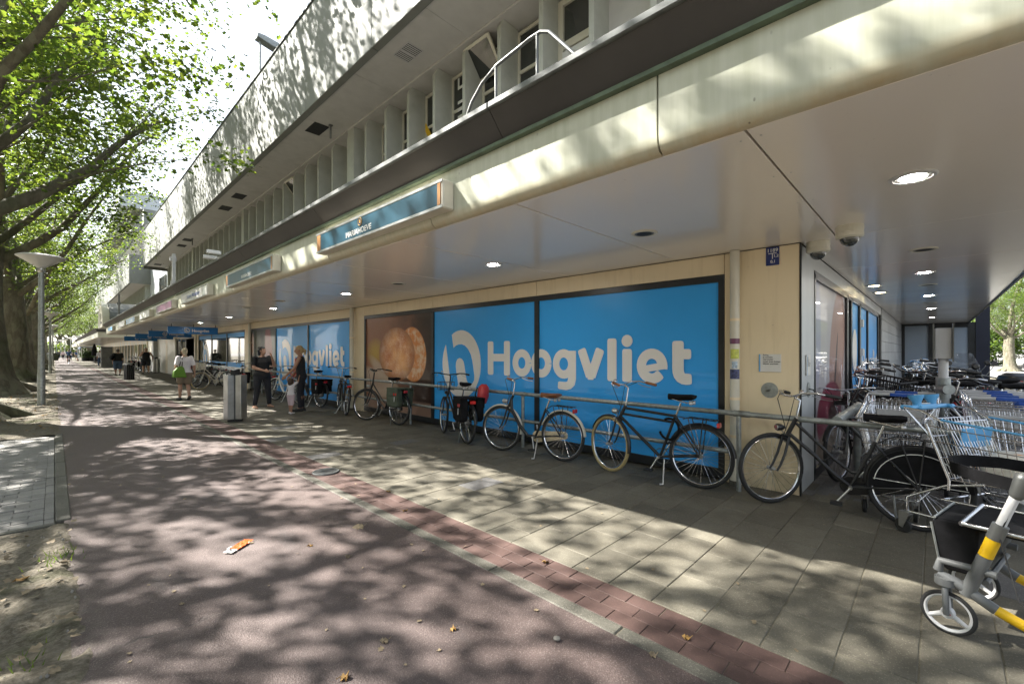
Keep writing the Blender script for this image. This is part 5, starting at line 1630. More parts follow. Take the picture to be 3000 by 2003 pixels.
def mudguard(parent, cx, r, a0, a1, m, w=.03, steer=0.0):
    n = 16; vs, fs = [], []
    for i in range(n + 1):
        a = R(a0 + (a1 - a0) * i / n)
        for (y, dr) in ((-w, -.012), (-w * .6, .004), (0, .009), (w * .6, .004), (w, -.012)):
            x = (r + .012 + dr) * math.cos(a)
            vs.append((x * math.cos(steer) - y * math.sin(steer) + cx, x * math.sin(steer) + y * math.cos(steer), r + (r + .012 + dr) * math.sin(a)))
    for i in range(n):
        for j in range(4): fs.append((i * 5 + j, i * 5 + j + 1, i * 5 + j + 6, i * 5 + j + 5))
    return MB().add(vs, fs).build('mudguard', m, parent, smooth=60)


def saddle(parent, p, m, L=.30):
    x, y, z = p
    secs = []
    vs, fs = [], []
    for i in range(9):
        t = i / 8; xx = x + L * .55 - t * L
        hw = .026 + .085 * max(0, (t - .35) / .65) ** .8
        if t == 1: hw *= .8
        zz = z + .012 * (1 - t) + .02 * t * t
        for k in range(8):
            a = 2 * math.pi * k / 8
            vs.append((xx, y + hw * math.cos(a), zz + (.026 if math.sin(a) > 0 else .045) * math.sin(a) * (1 if t < 1 else .6)))
    for i in range(8):
        for k in range(8): fs.append((i * 8 + k, i * 8 + (k + 1) % 8, (i + 1) * 8 + (k + 1) % 8, (i + 1) * 8 + k))
    fs += [tuple(range(7, -1, -1)), tuple(64 + k for k in range(8))]
    s_ = MB().add(vs, fs).build('saddle', m, parent, smooth=60)
    mb = MB()
    for yy in (-.03, .03): mb.tube([(x - L * .4, yy, z - .03), (x - .06, yy, z - .06), (x + L * .4, yy * .5, z - .02)], .005, 5)
    mb.build('saddle_rail', M['chrome'], s_)
    for yy in (-.05, .05): MB().lathe([(.018, -.075), (.022, -.06), (.018, -.045), (.022, -.03)], (x - L * .36, yy, z), n=8).build('saddle_spring', M['steel'], s_)
    return s_


def bicycle(label, loc, yaw, roll=0.0, style='step', frame='black', grip='rubber', sad='bag_black', bar='chrome', tyre='rubber', tyre_f=None, guard='black', rim='chrome', steer=0.15, r=.345, wb=1.08,
            rack=True, bags=None, coat=False, chaincase='black', seat_z=.98, bar_z=1.08, crate=None, front_rack=False, stand=None, lamp=True, lock=False, spokes=True, child_seat=False, group='bicycles parked along the shop windows', bars='swept', front_guard=True, rear_red=True):
    t = thing('bicycle', label, 'bicycle', loc, (roll, 0, yaw), group)
    fx, rx = wb * .5, -wb * .5
    fm = M[frame]
    wheel(t, rx, r, tyre, rim, 32, 0, spokes); wheel(t, fx, r, tyre_f or tyre, rim, 28, steer, spokes)
    bb_ = Vector((rx + .46, 0, .285)); hub = Vector((rx, 0, r)); fh = Vector((fx, 0, r))
    st = Vector((rx + .28, 0, .72 if style != 'diamond' else .80))                     # seat lug
    ht0 = Vector((fx - .145, 0, r + .36)); ht1 = Vector((fx - .215, 0, r + (.52 if style != 'diamond' else .50)))
    mb = MB()
    mb.tube([bb_, st], .0165, 10)
    mb.tube([ht0 - (ht1 - ht0) * .1, ht1], .021, 10)
    if style == 'step':                                                                  # old step-through: two low curved tubes
        mb.tube([ht0 + Vector((0, 0, .01)), ht0.lerp(bb_, .35) + Vector((-.035, 0, -.02)), ht0.lerp(bb_, .72) + Vector((-.01, 0, -.02)), bb_], .018, 10)
        q = bb_.lerp(st, .32)
        mb.tube([ht1 - Vector((0, 0, .05)), ht1.lerp(q, .25) + Vector((-.045, 0, -.10)), ht1.lerp(q, .55) + Vector((-.04, 0, -.11)), q + Vector((.05, 0, -.005)), q], .0145, 10)
        mb.tube([ht0.lerp(bb_, .5) + Vector((-.025, 0, -.02)), ht1.lerp(q, .5) + Vector((-.04, 0, -.115))], .008, 6)
    elif style == 'diamond':                                                             # two parallel top tubes
        mb.tube([ht0, bb_], .019, 10)
        mb.tube([ht1 - Vector((0, 0, .03)), st - Vector((0, 0, .02))], .0165, 10)
        mb.tube([ht0.lerp(ht1, .25), bb_.lerp(st, .82)], .0155, 10)
    else:                                                                                # single low swooping tube
        mb.tube([ht0.lerp(ht1, .5), ht0 + Vector((-.05, 0, -.06)), ht0.lerp(bb_, .45) + Vector((.01, 0, -.10)), ht0.lerp(bb_, .78) + Vector((.03, 0, -.09)), bb_ + Vector((.06, 0, -.0)), bb_], .026, 10)
    for s_ in (-1, 1):
        mb.tube([bb_ + Vector((0, s_ * .03, 0)), hub + Vector((.06, s_ * .06, 0)), hub + Vector((0, s_ * .06, 0))], .0105, 8)
        mb.tube([st + Vector((0, s_ * .02, -.03)), hub + Vector((0, s_ * .062, 0))], .009, 8)
    mb.build('frame', fm, t, smooth=50)
    cs, sn = math.cos(steer), math.sin(steer)
    def turn(p):
        d = Vector(p) - Vector((fx - .10, 0, 0)); return Vector((fx - .10 + d.x * cs - d.y * sn, d.x * sn + d.y * cs, d.z))
    mb = MB()
    for s_ in (-1, 1): mb.tube([turn((fx - .135, s_ * .045, r + .33)), turn((fx - .085, s_ * .05, r + .16)), turn((fx - .035, s_ * .052, r + .05)), turn((fx, s_ * .052, r))], [.014, .0125, .011, .009], 8)
    mb.tube([turn((fx - .135, -.05, r + .335)), turn((fx - .135, .05, r + .335))], .017, 8)
    mb.build('fork', fm, t, smooth=50)
    top = Vector((ht1.x - .03, 0, bar_z - .05))
    mb = MB().tube([ht1, top, top + Vector((.045, 0, .03))], .0125, 8)
    mb.build('stem', M[bar if bar == 'black' else 'chrome'], t, smooth=50)
    c = top + Vector((.045, 0, .035))
    hb, gr = MB(), []
    for s_ in (-1, 1):
        if bars == 'swept': P = [(0, 0, 0), (.02, .07, .01), (.015, .15, .04), (-.05, .23, .045), (-.13, .275, .03), (-.24, .30, .01)]
        else: P = [(0, 0, 0), (.01, .1, .01), (-.01, .2, .03), (-.06, .27, .03), (-.12, .31, .02), (-.17, .33, .015)]
        P = [turn(c + Vector((p[0], p[1] * s_, p[2]))) for p in P]
        hb.tube(P, .011, 8)
        gr.append((P[-2].lerp(P[-1], -.1 if bars == 'swept' else -.6), P[-1] + (P[-1] - P[-2]) * .15))
    h = hb.build('handlebar', M[bar], t, smooth=50)
    for a, b in gr: MB().tube([a, b], .017, 8).build('grip', M[grip], h, smooth=50)
    b_ = turn(c + Vector((0, .13, .045))); MB().lathe([(.026, 0), (.024, .012), (.01, .024)], b_, n=10).build('bell', M['chrome'], h, smooth=50)
    for s_ in (-1, 1): MB().tube([turn(c + Vector((-.03, .22 * s_, .02))), turn(c + Vector((-.10, .235 * s_, -.01))), turn(c + Vector((-.2, .27 * s_, -.025)))], .005, 5).build('brake_lever', M['steel'], h)
    MB().tube([turn(c + Vector((-.03, .2, .03))), turn(c + Vector((.07, .12, .0))), ht1 + Vector((.06, .02, -.02)), ht0 + Vector((.03, .02, 0))], .004, 5).tube([turn(c + Vector((-.03, -.2, .03))), turn(c + Vector((.08, -.1, -.03))), ht0 + Vector((.02, -.03, .03))], .004, 5).build('cable', M['rubber'], t)
    MB().tube([st - Vector((0, 0, .02)), Vector((st.x - .055, 0, seat_z - .06))], .0125, 8).build('seat_post', M['chrome'], t, smooth=50)
    saddle(t, (st.x - .075, 0, seat_z), M[sad])
    # transmission
    if chaincase:
        P = [(bb_.x + .085 * math.cos(R(a)), bb_.z + .085 * math.sin(R(a))) for a in range(-90, 91, 20)] + [(rx + .055 * math.cos(R(a)), r + .055 * math.sin(R(a))) for a in range(90, 271, 20)]
        MB().prism(P, (0, -.062, 0), (1, 0, 0), (0, 0, 1), (0, .022, 0)).build('chain_case', M[chaincase], t, bevel=.006)
    else: MB().ring(bb_ + Vector((0, -.05, 0)), .09, .005, (0, 1, 0), 24, 5).tube([bb_ + Vector((0, -.05, .09)), hub + Vector((0, -.05, .035))], .004, 4).tube([bb_ + Vector((0, -.05, -.09)), hub + Vector((0, -.05, -.035))], .004, 4).build('chain', M['alu_dark'], t)
    ca = R(rnd.uniform(20, 160)); dv = Vector((math.cos(ca), 0, math.sin(ca))) * .17
    cr = MB().tube([bb_ + Vector((0, -.075, 0)), bb_ + Vector((0, -.085, 0)) + dv], .0095, 6).tube([bb_ + Vector((0, .075, 0)), bb_ + Vector((0, .085, 0)) - dv], .0095, 6).tube([bb_ + Vector((0, -.08, 0)), bb_ + Vector((0, .08, 0))], .016, 8).build('crank', M['steel'], t)
    for s_, d in ((-1, dv), (1, -dv)): MB().box(bb_ + d + Vector((0, s_ * .135, 0)), (.09, .085, .025)).build('pedal', M['rubber'], cr)
    mudguard(t, rx, r, 20 if not coat else 0, 175, M[guard])
    if front_guard: mudguard(t, fx, r, 25, 190, M[guard], .028, steer)
    if coat:                                                                             # closed coat guard with a white line
        P = [(rx + (r - .02) * math.cos(R(a)), r + (r - .02) * math.sin(R(a))) for a in range(-4, 178, 10)] + [(rx + .02, r + .03), (rx + .12, r - .01)]
        for s_ in (-1, 1): MB().prism(P, (0, s_ * .035, 0), (1, 0, 0), (0, 0, 1), (0, s_ * .004, 0)).build('coat_guard', M['bag_black'], t)
        ln = MB()
        pts = [Vector((rx + (r - .06) * math.cos(R(a)), .0405, r + (r - .06) * math.sin(R(a)))) for a in range(8, 172, 9)]
        ln.tube(pts, .0035, 4); ln.tube([(rx - .30, .041, r + .04), (rx + .02, .041, r + .05), (rx + .16, .041, r + .18)], .003, 4); ln.tube([(rx + .30, .041, r + .05), (rx + .05, .041, r + .04)], .003, 4)
        ln.build('coat_guard_line', M['white'], t)
    if rack:
        mb = MB(); z = r * 2 + .06
        x0, x1 = st.x - .10, rx - .17
        for y in (-.06, .06): mb.tube([(x0, y, z - .01), (x0 - .05, y, z + .01), (x1, y, z), (x1, y * .3, z)], .006, 6)
        for q in range(5): mb.tube([(x0 - .08 - q * (x0 - x1 - .1) / 4, -.06, z + .006), (x0 - .08 - q * (x0 - x1 - .1) / 4, .06, z + .006)], .0045, 5)
        for y in (-.07, .07): mb.tube([(rx + .0, y, r), (rx - .04, y, z)], .006, 5).tube([(rx, y, r), (rx + .12, y, z)], .006, 5)
        mb.tube([(x0, 0, z), (st.x, 0, st.z - .02)], .006, 5)
        rk = mb.build('rack', M['black'], t, smooth=50)
        if rear_red: MB().box((x1 - .02, 0, z - .05), (.03, .10, .055)).build('rear_light', M['red_light'], rk, bevel=.008)
    if bags:
        z = r * 2 + .06
        for s_ in (-1, 1):
            secs = []
            mb = MB()
            P = [(rx + .17, z + .01), (rx + .19, z - .12), (rx + .16, z - .34), (rx + .10, z - .37), (rx - .16, z - .37), (rx - .21, z - .33), (rx - .20, z - .08), (rx - .15, z + .02)]
            mb.prism(P, (0, s_ * .075, 0), (1, 0, 0), (0, 0, 1), (0, s_ * .13, 0))
            mb.build('pannier', M[bags], t, bevel=.025)
            mb = MB().box((rx - .02, s_ * .14, z + .015), (.36, .16, .03)).box((rx - .02, s_ * .212, z - .06), (.34, .012, .16))
            pf = mb.build('pannier_flap', M[bags], t, bevel=.008)
            MB().box((rx - .15, s_ * .22, z - .10), (.03, .006, .05)).box((rx - .09, s_ * .22, z - .10), (.03, .006, .05)).build('reflector', M['red_light'], pf)
            MB().box((rx - .11, s_ * .222, z - .2), (.02, .006, .1)).build('strap', M['lightgrey'], pf)
        MB().box((rx - .02, 0, z + .02), (.34, .16, .025)).build('pannier_bridge', M[bags], t, bevel=.008)
    if lamp:
        l = MB().lathe([(.02, -.05), (.034, -.02), (.036, .02), (.03, .03)], turn((fx - .06, 0, r + .42)), (cs, sn, 0), 12).build('headlight', M['black' if lamp is True else lamp], t, smooth=40)
        MB().lathe([(.029, .029), (.025, .034)], turn((fx - .06, 0, r + .42)), (cs, sn, 0), 12).build('lens', M['chrome'], l)
        MB().tube([turn((fx - .13, 0, r + .34)), turn((fx - .07, 0, r + .41))], .006, 5).build('lamp_arm', M['steel'], l)
    if stand: MB().tube([bb_ + Vector((-.06, .03 * stand, -.02)), Vector((bb_.x - .10, .17 * stand, .012)), Vector((bb_.x - .07, .19 * stand, .01))], [.011, .010, .012], 8).build('kickstand', M['white' if frame == 'white' else 'steel'], t, smooth=50)
    if stand is None: 
        mb = MB()
        for s_ in (-.07, .07): mb.tube([(rx + .16, s_ * .5, .27), (rx + .14, s_ * 1.3, .0)], .009, 6)
        mb.build('kickstand', M['alu_dark'], t)
    if lock: MB().ring(Vector((st.x + .06, .05, st.z - .17)), .12, .014, (.15, 1, .1), 22, 8, R(20), R(300)).build('lock', M['bag_black'], t, smooth=60)
    if crate or front_rack:
        p = turn((fx + .02, 0, r * 2 + .12))
        mb = MB()
        Mz = Matrix.Rotation(steer, 3, 'Z')
        if crate:
            W, D, H = .40, .30, .24
            for z in (0, H * .33, H * .66, H):
                for (a, b) in (((-D / 2, -W / 2), (D / 2, -W / 2)), ((D / 2, -W / 2), (D / 2, W / 2)), ((D / 2, W / 2), (-D / 2, W / 2)), ((-D / 2, W / 2), (-D / 2, -W / 2))):
                    A, B = p + Mz @ Vector((*a, z)), p + Mz @ Vector((*b, z)); mb.tube([A, B], .014 if z in (0, H) else .009, 5)
            for i in range(7):
                for y in (-W / 2, W / 2): mb.tube([p + Mz @ Vector((-D / 2 + i * D / 6, y, 0)), p + Mz @ Vector((-D / 2 + i * D / 6, y, H))], .008, 4)
            for i in range(9):
                for x in (-D / 2, D / 2): mb.tube([p + Mz @ Vector((x, -W / 2 + i * W / 8, 0)), p + Mz @ Vector((x, -W / 2 + i * W / 8, H))], .008, 4)
            mb.add([p + Mz @ Vector((x, y, .01)) for x, y in ((-D / 2, -W / 2), (D / 2, -W / 2), (D / 2, W / 2), (-D / 2, W / 2))], [(0, 1, 2, 3)])
            mb.build('crate', M[crate], t)
        else:
            for y in (-.13, -.05, .05, .13): mb.tube([p + Mz @ Vector((-.12, y, .16)), p + Mz @ Vector((-.12, y, 0)), p + Mz @ Vector((.16, y, 0)), p + Mz @ Vector((.17, y, .13))], .005, 5)
            for q in ((-.12, .16), (-.12, .02), (.05, 0), (.17, .13)): mb.tube([p + Mz @ Vector((q[0], -.13, q[1])), p + Mz @ Vector((q[0], .13, q[1]))], .005, 5)
            for y in (-.13, .13): mb.tube([p + Mz @ Vector((-.12, y, .16)), p + Mz @ Vector((.17, y, .13))], .005, 5)
            mb.build('front_rack', M['black'], t)
    if child_seat:
        z = r * 2 + .08
        MB().loft([(rx - .05, 0, z, .14, .15), (rx - .05, 0, z + .1, .17, .17)], 12).prism([(rx - .16, z + .05), (rx - .24, z + .55), (rx - .17, z + .58), (rx - .10, z + .08)], (0, -.14, 0), (1, 0, 0), (0, 0, 1), (0, .28, 0)).build('child_seat', M['red'], t, bevel=.02)
    return t


def between(F, Rr): return ((F[0] + Rr[0]) / 2, (F[1] + Rr[1]) / 2, 0), math.atan2(F[1] - Rr[1], F[0] - Rr[0])


L_ = R(-4)                                                                               # lean towards the rail (bikes face +Y: left side is -X)
lc, yw = between((5.03, 1.20), (5.12, .11))
bicycle('old black step-through bicycle with a coat guard, leaning on the rail at the corner pillar', lc, yw, R(2), 'step', steer=.80, coat=True, r=.355, wb=1.10, seat_z=.93, bar_z=1.10, stand=None, front_guard=False, lamp='black', rear_red=False, grip='rubber')
lc, yw = between((4.93, 3.02), (5.02, 1.90))
bicycle('black double top tube bicycle with brown grips in front of the near blue window', lc, yw, R(2), 'diamond', grip='tan_leather', tyre_f='rubber_tan', steer=-.38, r=.355, wb=1.12, seat_z=1.0, bar_z=1.13, stand=1, lock=True, chaincase=None, guard='black', lamp='steel')
lc, yw = between((4.80, 4.86), (4.92, 3.76))
bicycle('black and white low-step bicycle with brown saddle and pale mudguards', lc, yw, R(2), 'swoop', sad='tan_leather', grip='tan_leather', guard='offwhite', chaincase='cream', steer=.12, r=.35, wb=1.10, seat_z=.90, bar_z=1.12, stand=1, bars='flat', lamp='steel')
lc, yw = between((5.08, 6.68), (4.76, 5.65))
bicycle('black transport bicycle with a front rack and bulging black panniers', lc, yw, R(3), 'step', bar='black', steer=-.15, r=.345, wb=1.12, bags='bag_black', seat_z=.97, bar_z=1.12, front_rack=True, stand=None, front_guard=False, bars='flat')
bpk = thing('red_rucksack', 'red bag and cushion hanging behind the saddle of the bicycle with bulging panniers', 'bag', (5.05, 5.55, .74), (0, R(8), 0))
bpk.scale = (.8, .8, .85)
MB().loft([(0, 0, -.10, .10, .06), (0, 0, .05, .15, .09), (0, 0, .22, .13, .09), (0, 0, .28, .06, .05)], 12).build('body', M['red'], bpk, smooth=60)
MB().tube([(-.14, .05, .2), (-.17, .06, .05), (-.1, .06, -.06)], .012, 6).build('strap', M['bag_black'], bpk)
lc, yw = between((4.82, 9.25), (4.98, 8.02))
bicycle('dark brown step-through bicycle with olive and black panniers below the bread poster', lc, yw, R(3), 'step', bar='black', steer=.35, r=.345, wb=1.12, bags='bag_green', seat_z=.95, bar_z=1.12, stand=None, front_guard=True, lamp='steel')
bicycle('black city bicycle seen from behind, standing square to the wall with an orange tail light', (5.0, 10.75, 0), R(75), R(4), 'diamond', bars='flat', steer=-.1, stand=1, seat_z=.92, bar_z=1.12)
bicycle('black and silver bicycle with black panniers behind the blonde woman', (4.98, 12.7, 0), R(98), R(3), 'swoop', bags='bag_black', steer=.2, stand=1, bars='flat', grip='rubber')
bicycle('white low-step bicycle with a red child seat between the two women', (4.92, 14.5, 0), R(100), R(3), 'swoop', frame='white', guard='white', steer=.2, child_seat=True, stand=1, bars='flat')
bicycle('dark bicycle behind the woman on the phone', (4.9, 16.4, 0), R(95), R(3), 'step', steer=-.2, stand=None)
protoA = bicycle('dark bicycle with orange bag next to the litter bin', (4.9, 18.9, 0), R(78), R(3), 'step', bags='bag_black', steer=.2)
bicycle('cream white bicycle with a wicker coloured crate in front and a yellow tyre', (4.6, 21.6, 0), R(200), R(2), 'step', frame='offwhite', guard='offwhite', tyre_f='rubber_tan', crate='offwhite', steer=-.2, stand=None, chaincase='offwhite')
bicycle('grey bicycle just beyond the crate bicycle', (4.75, 23.2, 0), R(195), R(2), 'diamond', frame='alu_dark', steer=.3, stand=1, bars='flat')
protoB = bicycle('black bicycle beyond the grey one, wheels towards the path', (4.75, 24.6, 0), R(190), R(2), 'step', steer=-.2)
def bcopy(src, loc, yaw, label, roll=R(2), group=None):
    c = copy_tree(src); c.location = loc; c.rotation_euler = (roll, 0, yaw); c['label'] = label
    if group: c['group'] = group
    return c
bcopy(protoA, (4.8, 26.2, 0), R(188), 'black bicycle with panniers hidden behind the walking woman')
bcopy(protoB, (4.9, 28.3, 0), R(85), 'black bicycle by the pillar beside the dark shop entrance')
for i, (x, y, a) in enumerate(((4.7, 42.2, 92), (4.6, 44.1, 84), (4.8, 46.3, 100), (4.5, 48.5, 80), (4.8, 50.6, 95))):
    bcopy(protoA if i % 2 else protoB, (x, y, 0), R(a), 'distant dark bicycle in the row behind the man in the vest, %s' % ['nearest', 'second', 'third', 'fourth', 'farthest'][i], group='distant bicycles by the passage')
# crowd of bikes in the passage, front wheels up in a rack
brk = thing('bicycle_rack', 'low steel rack under the crowd of bicycles in the passage', 'bicycle rack', (11.5, .1, 0))
for y in (-.45, .45): MB().tube([(-3.6, y, .12), (5, y, .12)], .025, 8).build('rail', M['galv'], brk)
for i in range(10): MB().tube([(-3.5 + i * .9, -.45, 0), (-3.5 + i * .9, -.45, .12)], .02, 6).tube([(-3.5 + i * .9, .45, 0), (-3.5 + i * .9, .45, .12)], .02, 6).build('post', M['galv'], brk)
pc = bicycle('black bicycle with a black plastic crate in the passage', (8.5, .12, .12), R(128), R(-10), 'step', crate='black_matt', steer=.3, bar='black', bar_z=1.16, group='bicycles crowded in the passage')
pd = bicycle('bicycle with a silver frame leaning over in the passage', (9.3, -.05, .14), R(112), R(-16), 'diamond', frame='alu_dark', steer=-.4, bar_z=1.2, group='bicycles crowded in the passage')
crowd = [(9.8, .05, 118, -6), (10.3, -.1, 105, 8), (10.8, .1, 122, -9), (11.4, -.1, 110, 5), (12.0, .05, 118, -6), (12.7, -.1, 108, 6), (13.4, .05, 116, -8), (14.2, -.1, 112, 4), (15.2, 0, 120, -4)]
crowd += [(8.0, .45, 112, 10), (8.7, .5, 100, -12), (9.1, .45, 118, 9), (9.7, .5, 104, -8), (10.6, .5, 115, 7), (8.1, -.35, 128, -8), (9.0, -.45, 120, 6)]
words = ['just behind the silver one', 'second behind the silver one', 'third behind the silver one', 'fourth behind the silver one', 'in the middle of the row', 'sixth behind the silver one', 'third from the dark doors', 'next to last before the dark doors', 'nearest the dark doors', 'first in the tangle under the blue side windows', 'second in the tangle under the blue side windows', 'third in the tangle under the blue side windows', 'fourth in the tangle under the blue side windows', 'last in the tangle under the blue side windows', 'next to the trolley row, nearer one', 'next to the trolley row, farther one']
for i, (x, y, a, ro) in enumerate(crowd):
    bcopy((protoB, pd, protoA)[i % 3], (x, y, .13), R(a), 'dark bicycle in the crowded passage, ' + words[i], R(ro), 'bicycles crowded in the passage')
bicycle('dark bicycle on the far side of the corner rail by the fruit poster', (6.9, .55, 0), R(150), R(4), 'diamond', steer=.3, frame='alu_dark', bars='flat', group='bicycles crowded in the passage', lock=True)


# ---------------------------------------------------------------- mopeds at the back of the passage
def moped(label, loc, yaw, col, topbox=False, screen=False):
    t = thing('moped', label, 'moped', loc, (0, 0, yaw), 'mopeds parked in the passage')
    wheel(t, -.62, .23, 'rubber', 'alu_dark', 8, 0, False, .045, .06); wheel(t, .62, .23, 'rubber', 'alu_dark', 8, .2, False, .045, .06)
    for cx in (-.62, .62): MB().lathe([(.06, -.03), (.15, -.012), (.15, .012), (.06, .03)], (cx, 0, .23), (0, 1, 0), 16).build('wheel_disc', M['alu_dark'], t)
    MB().loft([(-.45, 0, .32, .42, .15), (-.48, 0, .48, .45, .19), (-.50, 0, .62, .46, .19), (-.50, 0, .72, .42, .15)], 14).build('body', col, t, smooth=50)
    MB().prism([(.05, .22), (.42, .22), (.60, .52), (.50, .98), (.40, .98), (.36, .50), (.25, .30), (.05, .30)], (0, -.19, 0), (1, 0, 0), (0, 0, 1), (0, .38, 0)).build('leg_shield', col, t, bevel=.03)
    MB().bb(-.15, .32, -.16, .16, .24, .285).build('footboard', M['rubber'], t)
    MB().loft([(-.42, 0, .725, .40, .15), (-.42, 0, .79, .42, .15), (-.44, 0, .83, .36, .12)], 14).build('seat', M['bag_black'], t, smooth=50)
    mudguard(t, .62, .25, 20, 170, col, .07)
    MB().tube([(.62, -.09, .23), (.52, -.07, .6), (.46, 0, .9)], .022, 8).tube([(.62, .09, .23), (.52, .07, .6), (.46, 0, .9)], .022, 8).build('fork', M['alu_dark'], t)
    h = MB().tube([(.36, -.33, 1.02), (.42, -.18, 1.06), (.45, 0, 1.0), (.42, .18, 1.06), (.36, .33, 1.02)], .014, 8).build('handlebar', M['alu_dark'], t)
    for s_ in (-1, 1):
        MB().tube([(.42, .2 * s_, 1.05), (.44, .3 * s_, 1.2), (.43, .33 * s_, 1.27)], .007, 5).build('mirror_arm', M['alu_dark'], h)
        MB().lathe([(.05, 0), (.055, .012), (.03, .025)], (.43, .34 * s_, 1.3), (1, 0, 0), 12).build('mirror', M['black'], h)
    MB().lathe([(.085, 0), (.08, .05), (.05, .06)], (.50, 0, .92), (1, 0, .1), 14).build('headlight', M['diffuser'], t)
    MB().box((-.97, 0, .6), (.04, .2, .07)).build('rear_light', M['red_light'], t)
    if screen:
        n = 8; vs = []
        for j in range(6):
            for i in range(n + 1):
                a = R(-60 + 120 * i / n); wd = .27 * (1 - .5 * (j / 5) ** 2)
                vs.append((.54 - .1 * (1 - math.cos(a)) - .16 * j / 5, wd * math.sin(a) * 1.1, 1.0 + .5 * j / 5))
        MB().add(vs, [(j * (n + 1) + i, j * (n + 1) + i + 1, (j + 1) * (n + 1) + i + 1, (j + 1) * (n + 1) + i) for j in range(5) for i in range(n)]).build('windscreen', M['shield'], t, smooth=60)
    if topbox:
        b = MB().loft([(-.95, 0, .87, .17, .19), (-.97, 0, .98, .23, .24), (-.97, 0, 1.03, .24, .25), (-.97, 0, 1.12, .21, .22), (-.96, 0, 1.17, .12, .14)], 16).build('top_box', M['black'], t, smooth=40)
        MB().box((-1.19, 0, 1.02), (.03, .22, .05)).build('reflector', M['red_light'], b)
        MB().tube([(-.75, -.1, .8), (-1.0, -.12, .86), (-1.0, .12, .86), (-.75, .1, .8)], .012, 6).build('carrier', M['alu_dark'], t)


moped('dark moped with a tall clear windscreen at the end of the passage', (14.0, -.36, 0), R(192), M['black'], False, True)
m2 = moped('dark moped with a rounded black top box beside the car park', (12.2, -.66, 0), R(20), M['black'], True, False)
moped('black moped with a blue sheen behind the trolleys', (10.6, -.62, 0), R(200), M['navy_dark'], False, False)
t = thing('pale_saddle_cover', 'pale pinkish saddle cover on a bicycle behind the trolleys', 'saddle cover', (8.35, -.42, .98), (0, 0, R(15)))
saddle(t, (0, 0, 0), mat('pink_cover', (.35, .27, .28), .6, var=.15, bump=.3), .42)
MB().tube([(0, 0, -.02), (-.08, 0, -.3), (-.14, 0, -.98)], .014, 8).build('seat_post', M['alu_dark'], t)

